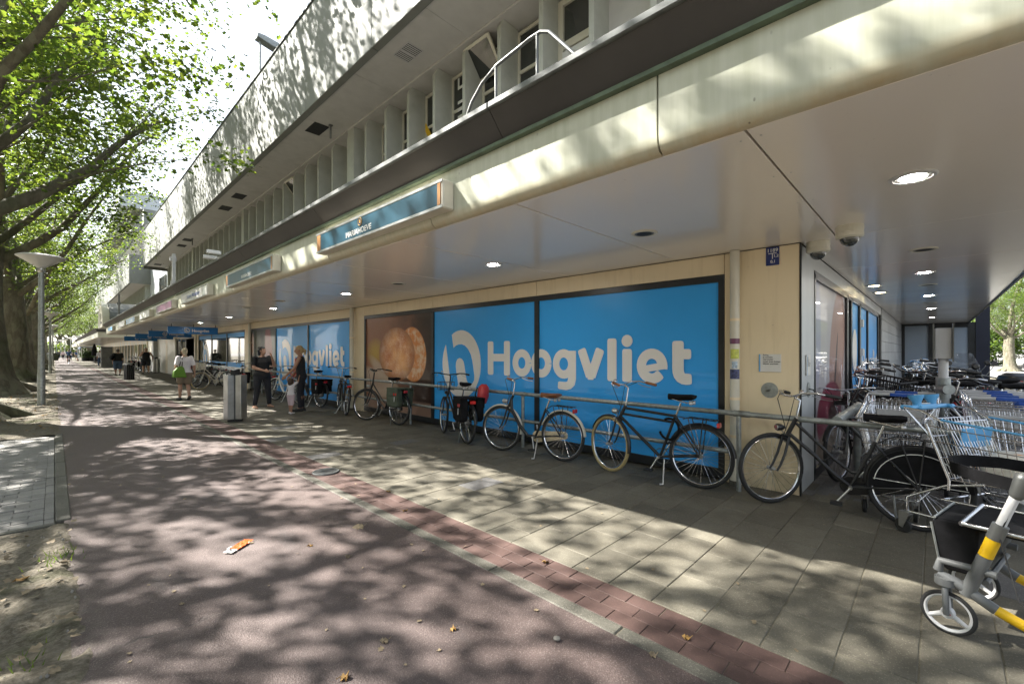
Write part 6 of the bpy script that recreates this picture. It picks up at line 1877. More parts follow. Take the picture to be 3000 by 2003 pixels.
# ---------------------------------------------------------------- shopping trolleys
def trolley(label, loc, yaw, handle_m='blue_plastic', full=True, group='shopping trolleys by the passage', bag=False):
    """x forward; handle behind at -x"""
    t = thing('shopping_trolley', label, 'shopping trolley', loc, (0, 0, yaw), group)
    B0, B1, T0, T1 = (-.02, .22), (.80, .18), (-.16, .29), (.90, .235)     # bottom rear/front (x, half width), top rear/front
    zb0, zb1, zt0, zt1 = .50, .56, .98, .90
    def lerp(a, b, t_): return a + (b - a) * t_
    def P(u, v, s_):                                                          # u along, v up, s side
        x = lerp(lerp(B0[0], B1[0], u), lerp(T0[0], T1[0], u), v); w_ = lerp(lerp(B0[1], B1[1], u), lerp(T0[1], T1[1], u), v)
        z = lerp(lerp(zb0, zb1, u), lerp(zt0, zt1, u), v)
        return Vector((x, w_ * s_, z))
    for s_ in (-1, 1):
        mb = MB()
        for i in range(21): mb.tube([P(i / 20, 0, s_), P(i / 20, 1, s_)], .003, 4)
        for v in (0.0, .12, .36, .62, .88): mb.tube([P(0, v, s_), P(1, v, s_)], .0042, 5)
        mb.build('basket_side', M['chrome'], t)
        MB().tube([P(0, 1, s_) + Vector((.12, 0, 0)), P(1, 1, s_)], .009, 8).build('top_rail', M['blue_plastic'] if handle_m == 'blue_plastic' else M['chrome'], t, smooth=50)
    mb = MB()
    for i in range(13):
        s_ = -1 + i / 6
        mb.tube([P(1, 0, s_), P(1, 1, s_)], .003, 4); mb.tube([P(0, 0, s_), P(1, 0, s_)], .003, 4)
    for v in (0, .3, .65, 1): mb.tube([P(1, v, -1), P(1, v, 1)], .0045, 5)
    mb.build('basket_front', M['chrome'], t)
    mb = MB()
    for i in range(15):
        s_ = -.92 + i * 1.84 / 14; mb.tube([P(.0, .02, s_), P(.0, .98, s_)], .003, 4); mb.tube([P(.17, .35, s_ * .95), P(.12, .98, s_ * .95)], .003, 4)
    for v in (.02, .35, .7, .98): mb.tube([P(0, v, -.95), P(0, v, .95)], .005, 5)
    mb.tube([P(.12, .98, -.9), P(.12, .98, .9)], .006, 5)
    mb.build('basket_back', M['chrome'], t)
    MB().box(P(.15, .72, 0), (.012, .36, .16), Matrix.Rotation(.12, 3, 'Y')).build('child_seat_flap', M['blue_plastic' if handle_m == 'blue_plastic' else 'lightgrey'], t, bevel=.004)
    mb = MB()
    for s_ in (-1, 1):
        mb.tube([P(0, 1, s_) + Vector((.14, 0, -.02)), P(0, 1, s_) + Vector((-.02, 0, .06)), P(0, 1, s_) + Vector((-.14, 0, .07))], .010, 8)
        mb.tube([P(0, 1, s_) + Vector((-.14, 0, .07)), P(0, .75, s_) + Vector((-.02, 0, 0)), P(0, .6, s_)], .007, 6)
        mb.tube([P(0, .9, s_), P(0, 0, s_ * 1.05), P(0, 0, s_ * 1.08) + Vector((.0, 0, -.08))], .011, 8)
        mb.tube([P(.25, 0, s_), P(0, 0, s_ * 1.05) + Vector((-.02, 0, -.05)), Vector((-.20, .32 * s_, .34)), Vector((-.24, .345 * s_, .31)), Vector((-.24, .35 * s_, .20))], .011, 8)
        mb.tube([Vector((-.24, .35 * s_, .19)), Vector((.45, .25 * s_, .205)), Vector((.90, .19 * s_, .20))], .012, 8)
        mb.tube([Vector((-.05, .26 * s_, .34)), Vector((.30, .25 * s_, .36)), Vector((.62, .22 * s_, .50)), P(.8, 0, s_)], .010, 8)
    mb.tube([Vector((.90, -.19, .20)), Vector((.90, .19, .20))], .012, 8); mb.tube([Vector((-.05, -.26, .34)), Vector((-.05, .26, .34))], .009, 6)
    mb.build('chassis', M['chrome'], t, smooth=50)
    mb = MB()
    for i in range(7): mb.tube([Vector((.05, -.21 + i * .07, .215)), Vector((.86, -.17 + i * .056, .215))], .0035, 4)
    mb.build('lower_tray', M['chrome'], t)
    h0 = P(0, 1, -1) + Vector((-.14, 0, .07)); h1 = P(0, 1, 1) + Vector((-.14, 0, .07))
    if not full: MB().box(h0.lerp(h1, .5), (.05, .2, .035)).build('handle_badge', M['blue_dark'], t, bevel=.006)
    h = MB().tube([h0, h0.lerp(h1, .05), h0.lerp(h1, .95), h1], [.012, .018, .018, .012], 10).build('handle', M[handle_m if full else 'lightgrey'], t, smooth=50)
    if full:
        for s_ in (.3, .62):
            c = h0.lerp(h1, s_)
            MB().lathe([(.03, 0), (.032, .03), (.055, .075), (.058, .09), (.05, .09), (.045, .06)], c + Vector((-.01, 0, .012)), (-.15, 0, 1), 14).build('cup_holder', M[handle_m], h, smooth=50)
        MB().box(h0.lerp(h1, .45), (.06, .22, .045)).box(h0.lerp(h1, .08), (.1, .06, .035)).box(h0.lerp(h1, .92), (.1, .06, .035)).build('handle_body', M[handle_m], h, bevel=.012)
        MB().box(h0.lerp(h1, .45) + Vector((-.02, 0, .026)), (.03, .15, .006)).build('handle_label', M['paper'], h)
        c = h0.lerp(h1, .93) + Vector((-.01, 0, -.02))
        mb = MB()
        for i in range(5): mb.ring(c + Vector((0, 0, -.02 - i * .026)), .011, .0028, (1, 0, 0) if i % 2 else (0, 1, 0), 10, 4)
        mb.build('chain', M['chrome'], h)
        MB().box(c + Vector((0, 0, -.165)), (.028, .036, .05)).box(c + Vector((0, 0, -.21)), (.012, .018, .045)).build('coin_lock', M['steel'], h, bevel=.004)
    for (x, s_) in ((-.24, -1), (-.24, 1), (.86, -1), (.86, 1)):
        y = s_ * (.35 if x < .5 else .18)
        cw = MB().lathe([(.02, -.016), (.058, -.014), (.062, 0), (.058, .014), (.02, .016)], (x - .03, y, .062), (0, 1, 0), 20).build('caster_wheel', M['rubber'], t, smooth=40)
        MB().prism([(-.03, .055), (.0, .045), (.045, .165), (.045, .18), (-.03, .18)], (x - .02, y - .024, 0), (1, 0, 0), (0, 0, 1), (0, .004, 0)).prism([(-.03, .055), (.0, .045), (.045, .165), (.045, .18), (-.03, .18)], (x - .02, y + .02, 0), (1, 0, 0), (0, 0, 1), (0, .004, 0)).bb(x - .05, x + .03, y - .024, y + .024, .165, .182).lathe([(.018, .18), (.018, .2)], (x, y, 0), n=8).build('caster_fork', M['steel'], cw)
    return t


CYAW = math.atan2(-.86, -.50)
trolley('shopping trolley with a bright blue handle and cup holders right behind the rollator', (5.17, -.21, 0), CYAW)
bg_ = thing('shopping_bag', 'flowered white and yellow shopping bag lying in the basket of the blue-handled trolley', 'shopping bag', (5.0, -.51, .565), (0, 0, CYAW))
def flower_mat():
    k = NT('flower_print')
    p = k.coords('Object')
    v = k.voro(p, 9.0, 'Color'); g = k.n('SeparateColor'); k.t.links.new(v, g.inputs[0])
    d = k.voro(p, 9.0)
    c = k.ramp(g.outputs[0], [(0.0, (.55, .30, .02)), (.3, (.1, .3, .2)), (.55, (.6, .1, .05)), (.8, (.65, .45, .02))])
    c = k.mix(k.ramp(d, [(.28, 0.0), (.38, 1.0)]), c, (.68, .66, .60))
    return k.pbr(c, .5, 0, k.bump(k.noise(p, 14, 4), .5, .01))
MB().loft([(0, 0, 0, .26, .17), (0, 0, .06, .28, .18), (.02, 0, .14, .26, .17), (.0, 0, .20, .18, .10)], 14).build('body', flower_mat(), bg_, smooth=60)
MB().loft([(.27, 0, .02, .03, .15), (.28, 0, .10, .03, .14)], 10).build('trim', M['yellow'], bg_)
tr2 = trolley('nested grey trolley with a deep blue handle, first of the row behind the blue-handled one', (6.35, -.55, 0), R(-178), 'blue_dark', False)
for i in range(1, 4):
    c = copy_tree(tr2); c.location = (6.35 + .36 * i, -.55 + .012 * i, 0)
    c['label'] = 'nested grey trolley with a deep blue handle, %s of the row' % ['', 'second', 'third', 'last'][i]
tr3 = trolley('grey trolley with a clear plastic basket end, beyond the corner rail', (6.2, .28, 0), R(178), 'lightgrey', False)
tr4 = copy_tree(tr3); tr4.location = (6.62, .26, 0); tr4['label'] = 'grey trolley nested behind the one beyond the corner rail'
t = thing('blue_cup_holder', 'deep blue plastic holder on the far trolley handle at the right edge', 'trolley part', (7.0, -.78, 1.02))
MB().lathe([(.05, 0), (.06, .07), (.1, .16), (.1, .17), (.085, .17), (.05, .04)], n=16).build('cup', M['blue_dark'], t, smooth=50)
MB().box((0, -.02, -.05), (.2, .42, .10)).build('body', M['blue_dark'], t, bevel=.03)

# ---------------------------------------------------------------- rollator (forward = +x)
t = thing('rollator', 'grey and yellow rollator with white three-spoke wheels and a black bag at the right edge', 'rollator', (3.625, -.265, 0), (0, 0, R(78)))
def roll_wheel(x, y, r):
    w_ = MB().ring((0, 0, 0), r - .017, .011, (0, 1, 0), 32, 8).build('wheel', M['lightgrey'], t, smooth=60)
    w_.location = (x, y, r)
    MB().ring((0, 0, 0), r - .009, .0125, (0, 1, 0), 36, 8).build('tyre', M['rubber'], w_, smooth=60)
    mb = MB().lathe([(.026, -.022), (.03, -.01), (.03, .01), (.026, .022)], (0, 0, 0), (0, 1, 0), 14)
    for k_ in range(3):
        a = R(90 + 120 * k_); mb.tube([(.02 * math.cos(a), 0, .02 * math.sin(a)), ((r - .02) * math.cos(a), 0, (r - .02) * math.sin(a))], [.014, .010], 8)
    mb.build('spoke_star', M['lightgrey'], w_, smooth=50)
    MB().lathe([(.006, .0), (.006, .0235)], (0, 0, 0), (0, 1, 0), 8).box((0, .0235, 0), (.03, .002, .008)).build('axle_cap', M['red'], w_)
    return w_
for s_ in (-1, 1):
    y = .29 * s_
    roll_wheel(.16, y, .112); roll_wheel(-.42, y * 1.02, .11)
    MB().tube([(.16, y - .035, .112), (.165, y - .035, .235), (.17, y, .27)], .014, 8).tube([(.16, y + .035, .112), (.165, y + .035, .235), (.17, y, .27)], .014, 8).lathe([(.045, .262), (.045, .30)], (.17, y, 0), n=14).build('front_fork', M['grey_plastic'], t, smooth=50)
    MB().tube([(.20, y, .33), (.19, y, .385), (.06, y, .39), (-.02, y, .385)], [.022, .02, .018, .02], 10).tube([(.20, y, .31), (.13, y, .29), (-.02, y, .21)], [.024, .026, .026], 10).build('side_frame', M['grey_plastic'], t, smooth=50)
    MB().tube([(-.02, y, .21), (-.16, y, .16), (-.40, y, .12)], [.026, .025, .022], 10).build('rear_leg', M['yellow'], t, smooth=50)
    MB().tube([(.09, y, .24), (.045, y, .39), (.02, y, .47)], .030, 12, flat=None).build('upright', M['grey_plastic'], t, smooth=50)
    MB().tube([(.0195, y, .472), (-.01, y, .57)], .0295, 12).build('upright_band', M['yellow'], t, smooth=50)
    MB().tube([(-.0105, y, .572), (-.035, y, .65)], .032, 12).build('clamp', M['alu_dark'], t, smooth=50)
    MB().tube([(-.035, y, .652), (-.09, y, .83)], .02, 12).build('telescope_tube', M['lightgrey'], t, smooth=50)
    MB().capsule((-.09, y, .82), (-.11, y, .90), .03, .034, 12).build('handle_joint', M['alu_dark'], t, smooth=50)
    MB().tube([(-.10, y, .905), (-.18, y, .925), (-.32, y, .90)], [.026, .022, .02], 10).build('hand_grip', M['rubber'], t, smooth=50)
    MB().tube([(-.12, y, .86), (-.2, y, .80), (-.3, y, .83)], .008, 6).build('brake_lever', M['alu_dark'], t, smooth=50)
    MB().tube([(-.11, y, .87), (-.03, y + .02 * s_, .6), (-.1, y + .03 * s_, .3), (-.38, y, .16)], .004, 5).build('cable', M['rubber'], t)
MB().tube([(.02, -.28, .33), (.02, .28, .33)], .014, 8).tube([(-.02, -.28, .56), (-.02, .28, .56)], .012, 8).build('cross_bar', M['grey_plastic'], t)
MB().bb(-.20, .10, -.24, .24, .575, .60).build('seat', M['bag_black'], t, bevel=.01)
MB().tube([(.115, -.25, .60), (.115, .25, .60)], .013, 8).tube([(-.21, -.25, .60), (-.21, .25, .60)], .013, 8).tube([(.115, -.25, .6), (-.21, -.25, .6)], .011, 8).tube([(.115, .25, .6), (-.21, .25, .6)], .011, 8).build('seat_frame', M['chrome'], t, smooth=50)
mb = MB()
vs = []
for (z, x0, x1, w_) in ((.31, .08, .20, .19), (.36, .065, .215, .205), (.56, .055, .245, .225), (.60, .055, .23, .225)): vs += [(x0, -w_, z + .0), (x1, -w_ * .92, z - .01), (x1, w_ * .92, z - .01), (x0, w_, z)]
mb.add(vs, [(3, 2, 1, 0), (12, 13, 14, 15)] + [(i * 4 + j, i * 4 + (j + 1) % 4, i * 4 + 4 + (j + 1) % 4, i * 4 + 4 + j) for i in range(3) for j in range(4)])
bgm = mb.build('bag', M['bag_black'], t, bevel=.012)
MB().tube([(.246, -.207, .56), (.218, -.19, .36), (.205, -.175, .312), (.205, .175, .312), (.218, .19, .36), (.246, .207, .56)], .006, 5).tube([(.232, -.21, .593), (.232, .21, .593)], .007, 5).build('bag_piping', M['galv'], bgm)
pts = [(-.09, -.29, .86), (.05, -.26, .87), (.17, -.15, .875), (.21, 0, .88), (.17, .15, .875), (.05, .26, .87), (-.09, .29, .86)]
vs, fs = [], []
for p in pts: vs += [(p[0], p[1], p[2] - .03), (p[0] + .008, p[1], p[2] + .035), (p[0] - .008, p[1], p[2] + .035), (p[0] - .014, p[1], p[2] - .03)]
for i in range(6):
    for k_ in range(4): fs.append((i * 4 + k_, i * 4 + (k_ + 1) % 4, i * 4 + 4 + (k_ + 1) % 4, i * 4 + 4 + k_))
MB().add(vs, fs + [(0, 1, 2, 3), (27, 26, 25, 24)]).build('back_strap', M['bag_black'], t, smooth=50)

# parked cars beyond
def car(label, loc, yaw, col):
    t = thing('parked_car', label, 'car', loc, (0, 0, yaw), 'cars parked beyond the car park')
    body = [(-2.1, .35), (-2.12, .75), (-2.0, .92), (-1.2, .98), (.85, .95), (1.75, .82), (2.08, .66), (2.1, .35)]
    MB().prism(body, (0, -.86, 0), (1, 0, 0), (0, 0, 1), (0, 1.72, 0)).build('body', col, t, bevel=.08)
    MB().loft([(-.35, 0, .96, 1.35, .80), (-.3, 0, 1.2, 1.1, .72), (-.3, 0, 1.40, .80, .62)], 4).build('cabin', M['glass_dark'], t, bevel=.05)
    MB().loft([(-.3, 0, 1.405, .80, .62), (-.3, 0, 1.44, .7, .55)], 4).build('roof', col, t)
    for x in (-1.3, 1.3):
        for s_ in (-.8, .8):
            w_ = MB().lathe([(.30, -.1), (.32, -.08), (.32, .08), (.30, .1)], (x, s_, .32), (0, 1, 0), 20).build('wheel', M['rubber'], t)
            MB().lathe([(.2, -.105), (.2, .105)], (x, s_, .32), (0, 1, 0), 14).build('rim', M['steel'], w_)
    for s_ in (-.6, .6):
        MB().box((2.09, s_, .68), (.06, .3, .13)).build('headlight', M['diffuser'], t); MB().box((-2.1, s_, .78), (.06, .25, .12)).build('tail_light', M['red_light'], t)
car('white car parked in the sun beside the pale tree trunk', (60, -6.9, 0), R(100), M['white'])
car('silver car parked farther off in the sunny car park', (64, -12.5, 0), R(95), M['steel'])
fnc = thing('low_fence', 'low metal rail fence at the back of the car park', 'fence', (72, -8, 0))
for i in range(9): MB().tube([(0, -12 + i * 3, 0), (0, -12 + i * 3, 1.0)], .04, 6).build('post', M['galv'], fnc)
MB().tube([(0, -12, .95), (0, 12, .95)], .035, 6).build('rail', M['galv'], fnc); MB().tube([(0, -12, .5), (0, 12, .5)], .035, 6).build('rail', M['galv'], fnc)
# ================================================================ PEOPLE
def organic(mb, name, m, parent, voxel, smooth_it=4):
    me = mb.mesh('tmp')
    bm = bmesh.new(); bm.from_mesh(me); bmesh.ops.recalc_face_normals(bm, faces=bm.faces); bm.to_mesh(me); bm.free()
    o = link(bpy.data.objects.new('tmp', me))
    r_ = o.modifiers.new('r', 'REMESH'); r_.mode = 'VOXEL'; r_.voxel_size = voxel
    s_ = o.modifiers.new('s', 'SMOOTH'); s_.factor = .5; s_.iterations = smooth_it
    dg = bpy.context.evaluated_depsgraph_get()
    me2 = bpy.data.meshes.new_from_object(o.evaluated_get(dg))
    bpy.data.objects.remove(o); bpy.data.meshes.remove(me)
    me2.name = name
    me2.materials.clear(); me2.materials.append(m)
    me2.polygons.foreach_set('use_smooth', [True] * len(me2.polygons)); me2.update()
    return piece(name, me2, parent)


def person(label, loc, yaw, h=1.66, wide=1.0, arms=None, feet=((-.10, .0), (.10, .0)), knees=None, lift=(0, 0), lean=0.0, head_turn=0.0, head_nod=0.0,
           top='cloth_black', top_sleeve=.45, low='cloth_navy', low_len='long', hair='hair_dark', hair_style='bob', skin='skin', shoe=None, hip_w=1.0, voxel=.012, child=False, cat='person', face=False, neckline=True):
    """local axes: faces +y, right hand at +x. arms: dict side -> (elbow, wrist, hand_dir)"""
    t = thing('person', label, cat, loc, (0, 0, yaw))
    k = h / 1.70
    hd = .118 if not child else .118 / k * .86
    W = wide
    def S(*p): return Vector(p) * k
    sk = M[skin]
    # skeleton
    lx = math.sin(lean)
    sh = {s_: S(s_ * .165 * (0.5 + .5 * W), .0 + lx * .45, 1.385) for s_ in (-1, 1)}
    ar = {}
    for s_ in (-1, 1):
        if arms and s_ in arms: ar[s_] = tuple(S(*p) for p in arms[s_])
        else: ar[s_] = (S(s_ * (.215 + .05 * (W - 1)), -.03, 1.10), S(s_ * (.235 + .06 * (W - 1)), .05, .85), S(0, .2, -1))
    hip = {s_: S(s_ * .092 * W, 0, .90) for s_ in (-1, 1)}
    an, kn = {}, {}
    for i, s_ in enumerate((-1, 1)):
        fx, fy = feet[i]
        an[s_] = Vector((fx * k, fy * k, (.085 + lift[i]) * k))
        kn[s_] = (S(*knees[i]) if knees else (hip[s_].lerp(an[s_], .5) + Vector((0, .025 * k, .0))))
    body = MB()
    tors = [(0, 0, .80, .12 * W, .10 * W), (0, -.01, .90, .165 * W * hip_w, .125 * W), (0, 0, 1.02, .135 * W, .105 * W), (0, .005, 1.15, .135 * W, .105 * W), (0, 0.0, 1.28, .150 * W, .11 * W), (0, -.005, 1.37, .150 * (.6 + .4 * W), .085), (0, -.01, 1.43, .085, .065), (0, -.005, 1.46, .05, .05)]
    def torso(mb, grow=0.0, z0=0, z1=9):
        secs = [(cx * k, (cy + lx * max(0, z - .9)) * k, z * k, (rx + grow) * k, (ry + grow) * k) for cx, cy, z, rx, ry in tors if z0 <= z <= z1]
        mb.loft(secs, 18)
    torso(body)
    nb = S(0, -.01 + lx * .52, 1.42); hc = S(0, .02 + lx * .62 + head_nod * .05, 1.70) + Vector((0, 0, -hd * k))
    body.capsule(nb, hc + Vector((0, -.01, -.05)) * k, .056 * k, .05 * k, 12)
    ct, st_ = math.cos(head_turn), math.sin(head_turn)
    def H(x, y, z):
        y, z = y * math.cos(head_nod) + z * math.sin(head_nod), z * math.cos(head_nod) - y * math.sin(head_nod)
        return hc + Vector((x * ct - y * st_, x * st_ + y * ct, z)) * (hd / .118) * k
    # skull, jaw, nose, ears
    def ellip(mb, c, rx, ry, rz, n=14):
        vs, fs = [], []
        R_ = 9
        for i in range(1, R_):
            a = math.pi * i / R_
            for j in range(n):
                b = 2 * math.pi * j / n
                vs.append(H(c[0] + rx * math.sin(a) * math.cos(b), c[1] + ry * math.sin(a) * math.sin(b), c[2] + rz * math.cos(a)))
        for i in range(R_ - 2):
            for j in range(n): fs.append((i * n + j, i * n + (j + 1) % n, (i + 1) * n + (j + 1) % n, (i + 1) * n + j))
        fs += [tuple(range(n)), tuple((R_ - 2) * n + j for j in range(n - 1, -1, -1))]
        mb.add(vs, fs)
    ellip(body, (0, -.01, .025), .076, .092, .094); ellip(body, (0, .025, -.04), .056, .062, .072)
    body.capsule(H(0, .078, .02), H(0, .102, -.018), .011 * k, .016 * k, 8)
    for s_ in (-1, 1): ellip(body, (s_ * .077, -.005, 0), .012, .022, .032, 8)
    for s_ in (-1, 1):
        e, w_, hdv = ar[s_]
        fat = .5 + .5 * W
        body.capsule(sh[s_], e, .052 * k * fat, .041 * k * fat, 12); body.capsule(e, w_, .041 * k * fat, .027 * k, 12)
        d = hdv.normalized(); pal = w_ + d * .05 * k
        u, v_, _ = frame_of(d)
        side = Vector((s_, 0.3, 0)); side = (side - d * side.dot(d)); side = side.normalized() if side.length > .1 else u
        across = d.cross(side).normalized()
        body.capsule(w_, pal + d * .03 * k, .024 * k, .026 * k, 10)
        body.capsule(w_ + d * .045 * k + across * .02 * k, pal + d * .03 * k + across * .025 * k, .018 * k, .016 * k, 8); body.capsule(w_ + d * .045 * k - across * .02 * k, pal + d * .03 * k - across * .025 * k, .018 * k, .016 * k, 8)
        for i, L in enumerate((.062, .072, .068, .052)):
            o_ = across * (-.033 + .022 * i) * k; a = pal + d * .025 * k + o_
            m_ = a + d * L * .55 * k - side * .006 * k; b = m_ + d * L * .45 * k - side * .018 * k
            body.capsule(a, m_, .0098 * k, .0092 * k, 8); body.capsule(m_, b, .0092 * k, .008 * k, 8)
        th = w_ + d * .03 * k - across * .026 * k
        body.capsule(th, th + (d * .7 - across * .6 - side * .3).normalized() * .055 * k, .012 * k, .009 * k, 8)
    legfat = .45 + .55 * W
    for i, s_ in enumerate((-1, 1)):
        body.capsule(hip[s_] + Vector((0, 0, -.03 * k)), kn[s_], .088 * k * legfat, .055 * k * legfat, 14)
        mid = kn[s_].lerp(an[s_], .3) + Vector((0, -.016 * k, 0))
        body.capsule(kn[s_], mid, .052 * k * legfat, .056 * k * legfat, 12); body.capsule(mid, an[s_], .054 * k * legfat, .034 * k, 12)
        toe_drop = -.045 if lift[i] < .05 else -.10
        heel = an[s_] + Vector((0, -.035 * k, -.045 * k)); toe = an[s_] + Vector((s_ * .02 * k, .15 * k, (toe_drop - .012) * k))
        body.capsule(heel, toe, .038 * k, .03 * k, 10); body.capsule(an[s_], an[s_] + Vector((0, .06 * k, -.035 * k)), .036 * k, .034 * k, 10)
    b = organic(body, 'body', sk, t, voxel)
    # clothing
    if top:
        mb = MB(); torso(mb, .016, .85, 1.40)
        tz = [s for s in tors if .85 <= s[2] <= 1.40]
        if neckline: 
            mb.loft([(0, (-.005 + lx * .47) * k, 1.37 * k, (.150 * (.6 + .4 * W) + .014) * k, .10 * k), (0, (-.01 + lx * .5) * k, 1.425 * k, .095 * k, .075 * k)], 16)
        for s_ in (-1, 1):
            e = ar[s_][0]
            if top_sleeve > 0:
                mb.capsule(sh[s_], sh[s_].lerp(e, top_sleeve), .068 * k * (.5 + .5 * W), .064 * k * (.5 + .5 * W), 12)
            else: mb.capsule(sh[s_] * .72 + S(0, 0, 1.385) * .28 + Vector((0, 0, .025 * k)), S(s_ * .10, lx * .4, 1.28), .035 * k, .06 * k, 10)
        organic(mb, 'top', M[top], t, voxel * 1.15)
    if low:
        mb = MB(); torso(mb, .012, .78, 1.03)
        for s_ in (-1, 1):
            fat = legfat; gr = .014 if low_len == 'long' else .024
            if low_len == 'long':
                mb.capsule(hip[s_] + Vector((0, 0, -.03 * k)), kn[s_], (.088 * fat + gr) * k, (.056 * fat + gr) * k, 14); mb.capsule(kn[s_], kn[s_].lerp(an[s_], .9), (.057 * fat + gr) * k, (.042 * fat + .012) * k, 12)
            elif low_len == 'knee':
                mb.capsule(hip[s_] + Vector((0, 0, -.03 * k)), kn[s_].lerp(an[s_], .12), (.088 * fat + gr) * k, (.058 * fat + gr) * k, 14)
            else: mb.capsule(hip[s_] + Vector((0, 0, -.03 * k)), hip[s_].lerp(kn[s_], .72), (.092 * fat + gr) * k, (.082 * fat + gr) * k, 14)
        organic(mb, 'shorts' if low_len in ('short', 'knee') else 'trousers', M[low], t, voxel * 1.15)
    mb = MB()
    if hair_style:
        ellip(mb, (0, -.018, .036), .084, .098, .098)
        ellip(mb, (0, -.05, -.02), .074, .066, .075)
        if hair_style == 'pony': mb.capsule(H(0, -.11, .02), H(0, -.15, -.03), .03 * k, .034 * k, 10); mb.capsule(H(0, -.15, -.03), H(0, -.13, -.13), .032 * k, .014 * k, 10)
        if hair_style == 'low_pony': mb.capsule(H(0, -.105, -.05), H(0, -.115, -.17), .034 * k, .02 * k, 10)
        if hair_style == 'bun': ellip(mb, (0, -.10, .085), .04, .04, .038)
        if hair_style == 'bob':
            for s_ in (-1, 1): mb.capsule(H(s_ * .07, -.02, .0), H(s_ * .072, -.015, -.10), .026 * k, .02 * k, 10)
        # cut the face free
        me_h = organic(mb, 'hair', M[hair], t, max(.009, voxel * .8) * (hd / .118) , 2)
        bm = bmesh.new(); bm.from_mesh(me_h.data)
        inv = 1 / ((hd / .118) * k)
        kill = []
        for v in bm.verts:
            q = (v.co - hc) * inv; x, y = q.x * ct + q.y * st_, -q.x * st_ + q.y * ct
            y2, z2 = y * math.cos(head_nod) - q.z * math.sin(head_nod), q.z * math.cos(head_nod) + y * math.sin(head_nod)
            if y2 > .035 and z2 < .058 and abs(x) < .074: kill.append(v)
        bmesh.ops.delete(bm, geom=kill, context='VERTS'); bm.to_mesh(me_h.data); bm.free()
    if face:
        for s_ in (-1, 1): MB().capsule(H(s_ * .03 - .006, .083, .022), H(s_ * .03 + .006, .083, .022), .005 * k, .005 * k, 6).build('eye', M['ink'], t)
        MB().capsule(H(-.018, .086, -.058), H(.018, .086, -.058), .006 * k, .006 * k, 6).build('mouth', mat('lips', (.33, .12, .10), .5), t)
    if shoe:
        for i, s_ in enumerate((-1, 1)):
            td = -.045 if lift[i] < .05 else -.10
            heel = an[s_] + Vector((0, -.04 * k, -.05 * k)); toe = an[s_] + Vector((s_ * .02 * k, .165 * k, (td - .015) * k))
            mb = MB().capsule(heel, toe, .043 * k, .036 * k, 12)
            if shoe != 'sandal': mb.capsule(heel + Vector((0, .02 * k, .02 * k)), toe - Vector((0, .08 * k, -.015 * k)), .042 * k, .036 * k, 12)
            o = mb.build('shoe', M['black_matt' if shoe == 'black' else ('cloth_white' if shoe == 'white' else 'offwhite')], t, smooth=60)
            bm = bmesh.new(); bm.from_mesh(o.data)
            for v in bm.verts: v.co.z = max(v.co.z, .003 if lift[i] < .05 else v.co.z)
            bm.to_mesh(o.data); bm.free()
    return t, k


UP = (0, .2, 1)
person('woman in black T-shirt and leggings holding a phone to her face beside the litter bin', (3.93, 13.25, 0), R(195), 1.66, 1.28, {1: ((.27, .05, 1.13), (.10, .24, 1.05), (-.6, .8, -.2)), -1: ((-.29, .12, 1.17), (-.15, .20, 1.42), (.35, .05, 1.0))}, ((-.19, .03), (.19, -.03)), None, (0, 0), 0, R(18), 0, 'cloth_black', .62, 'cloth_navy', 'long', 'hair_dark', 'bun', 'skin', None, 1.1, face=True)
ph = thing('mobile_phone', 'dark mobile phone held to the ear of the woman in the black T-shirt', 'phone', (3.80, 13.06, 1.50), (R(75), 0, R(20)))
MB().bb(-.036, .036, -.075, .075, -.005, .005).build('case', M['black'], ph, bevel=.003)
person('blonde woman in a black tank top reaching down to a small child', (4.42, 11.80, 0), R(62), 1.68, .95, {1: ((.20, .10, 1.10), (.10, .26, .90), (-.3, .6, -.7)), -1: ((-.22, .14, 1.12), (-.12, .34, .93), (.1, .7, -.6))}, ((-.09, .02), (.09, -.02)), None, (0, 0), .06, R(12), .12, 'cloth_black', 0, 'cloth_navy', 'long', 'hair_blond', 'pony', 'skin_tan', 'black', 1.0, face=True)
person('small child in white top and pink shorts reaching up to the blonde woman', (4.05, 11.48, 0), R(-58), .88, 1.02, {1: ((.22, .22, 1.52), (.12, .42, 1.72), (-.1, .6, .7)), -1: ((-.22, .22, 1.52), (-.12, .42, 1.74), (.1, .6, .7))}, ((-.09, .05), (.10, -.10)), None, (0, 0), .04, 0, -.25, 'cloth_white', .7, 'cloth_pink', 'knee', 'hair_brown', 'bob', 'skin_tan', 'white', 1.1, voxel=.008, child=True)
person('woman in white T-shirt and khaki shorts walking away with a green bag', (2.86, 17.15, 0), R(8), 1.64, 1.12, {-1: ((-.25, -.08, 1.12), (-.26, .10, .96), (0, .5, -.8)), 1: ((.25, -.06, 1.10), (.29, .02, .86), (.05, .3, -1))}, ((-.10, .10), (.10, -.10)), ((-.10, .08, .50), (.10, .03, .48)), (0, .05), 0, 0, 0, 'cloth_white', .75, 'cloth_khaki', 'short', 'hair_grey', 'low_pony', 'skin', 'black', 1.15)
gb_ = thing('green_bag', 'green shopping bag hanging from the left shoulder of the woman in white', 'bag', (2.70, 16.98, .72), (0, 0, R(20)))
gb_.scale = (.82, .82, .9)
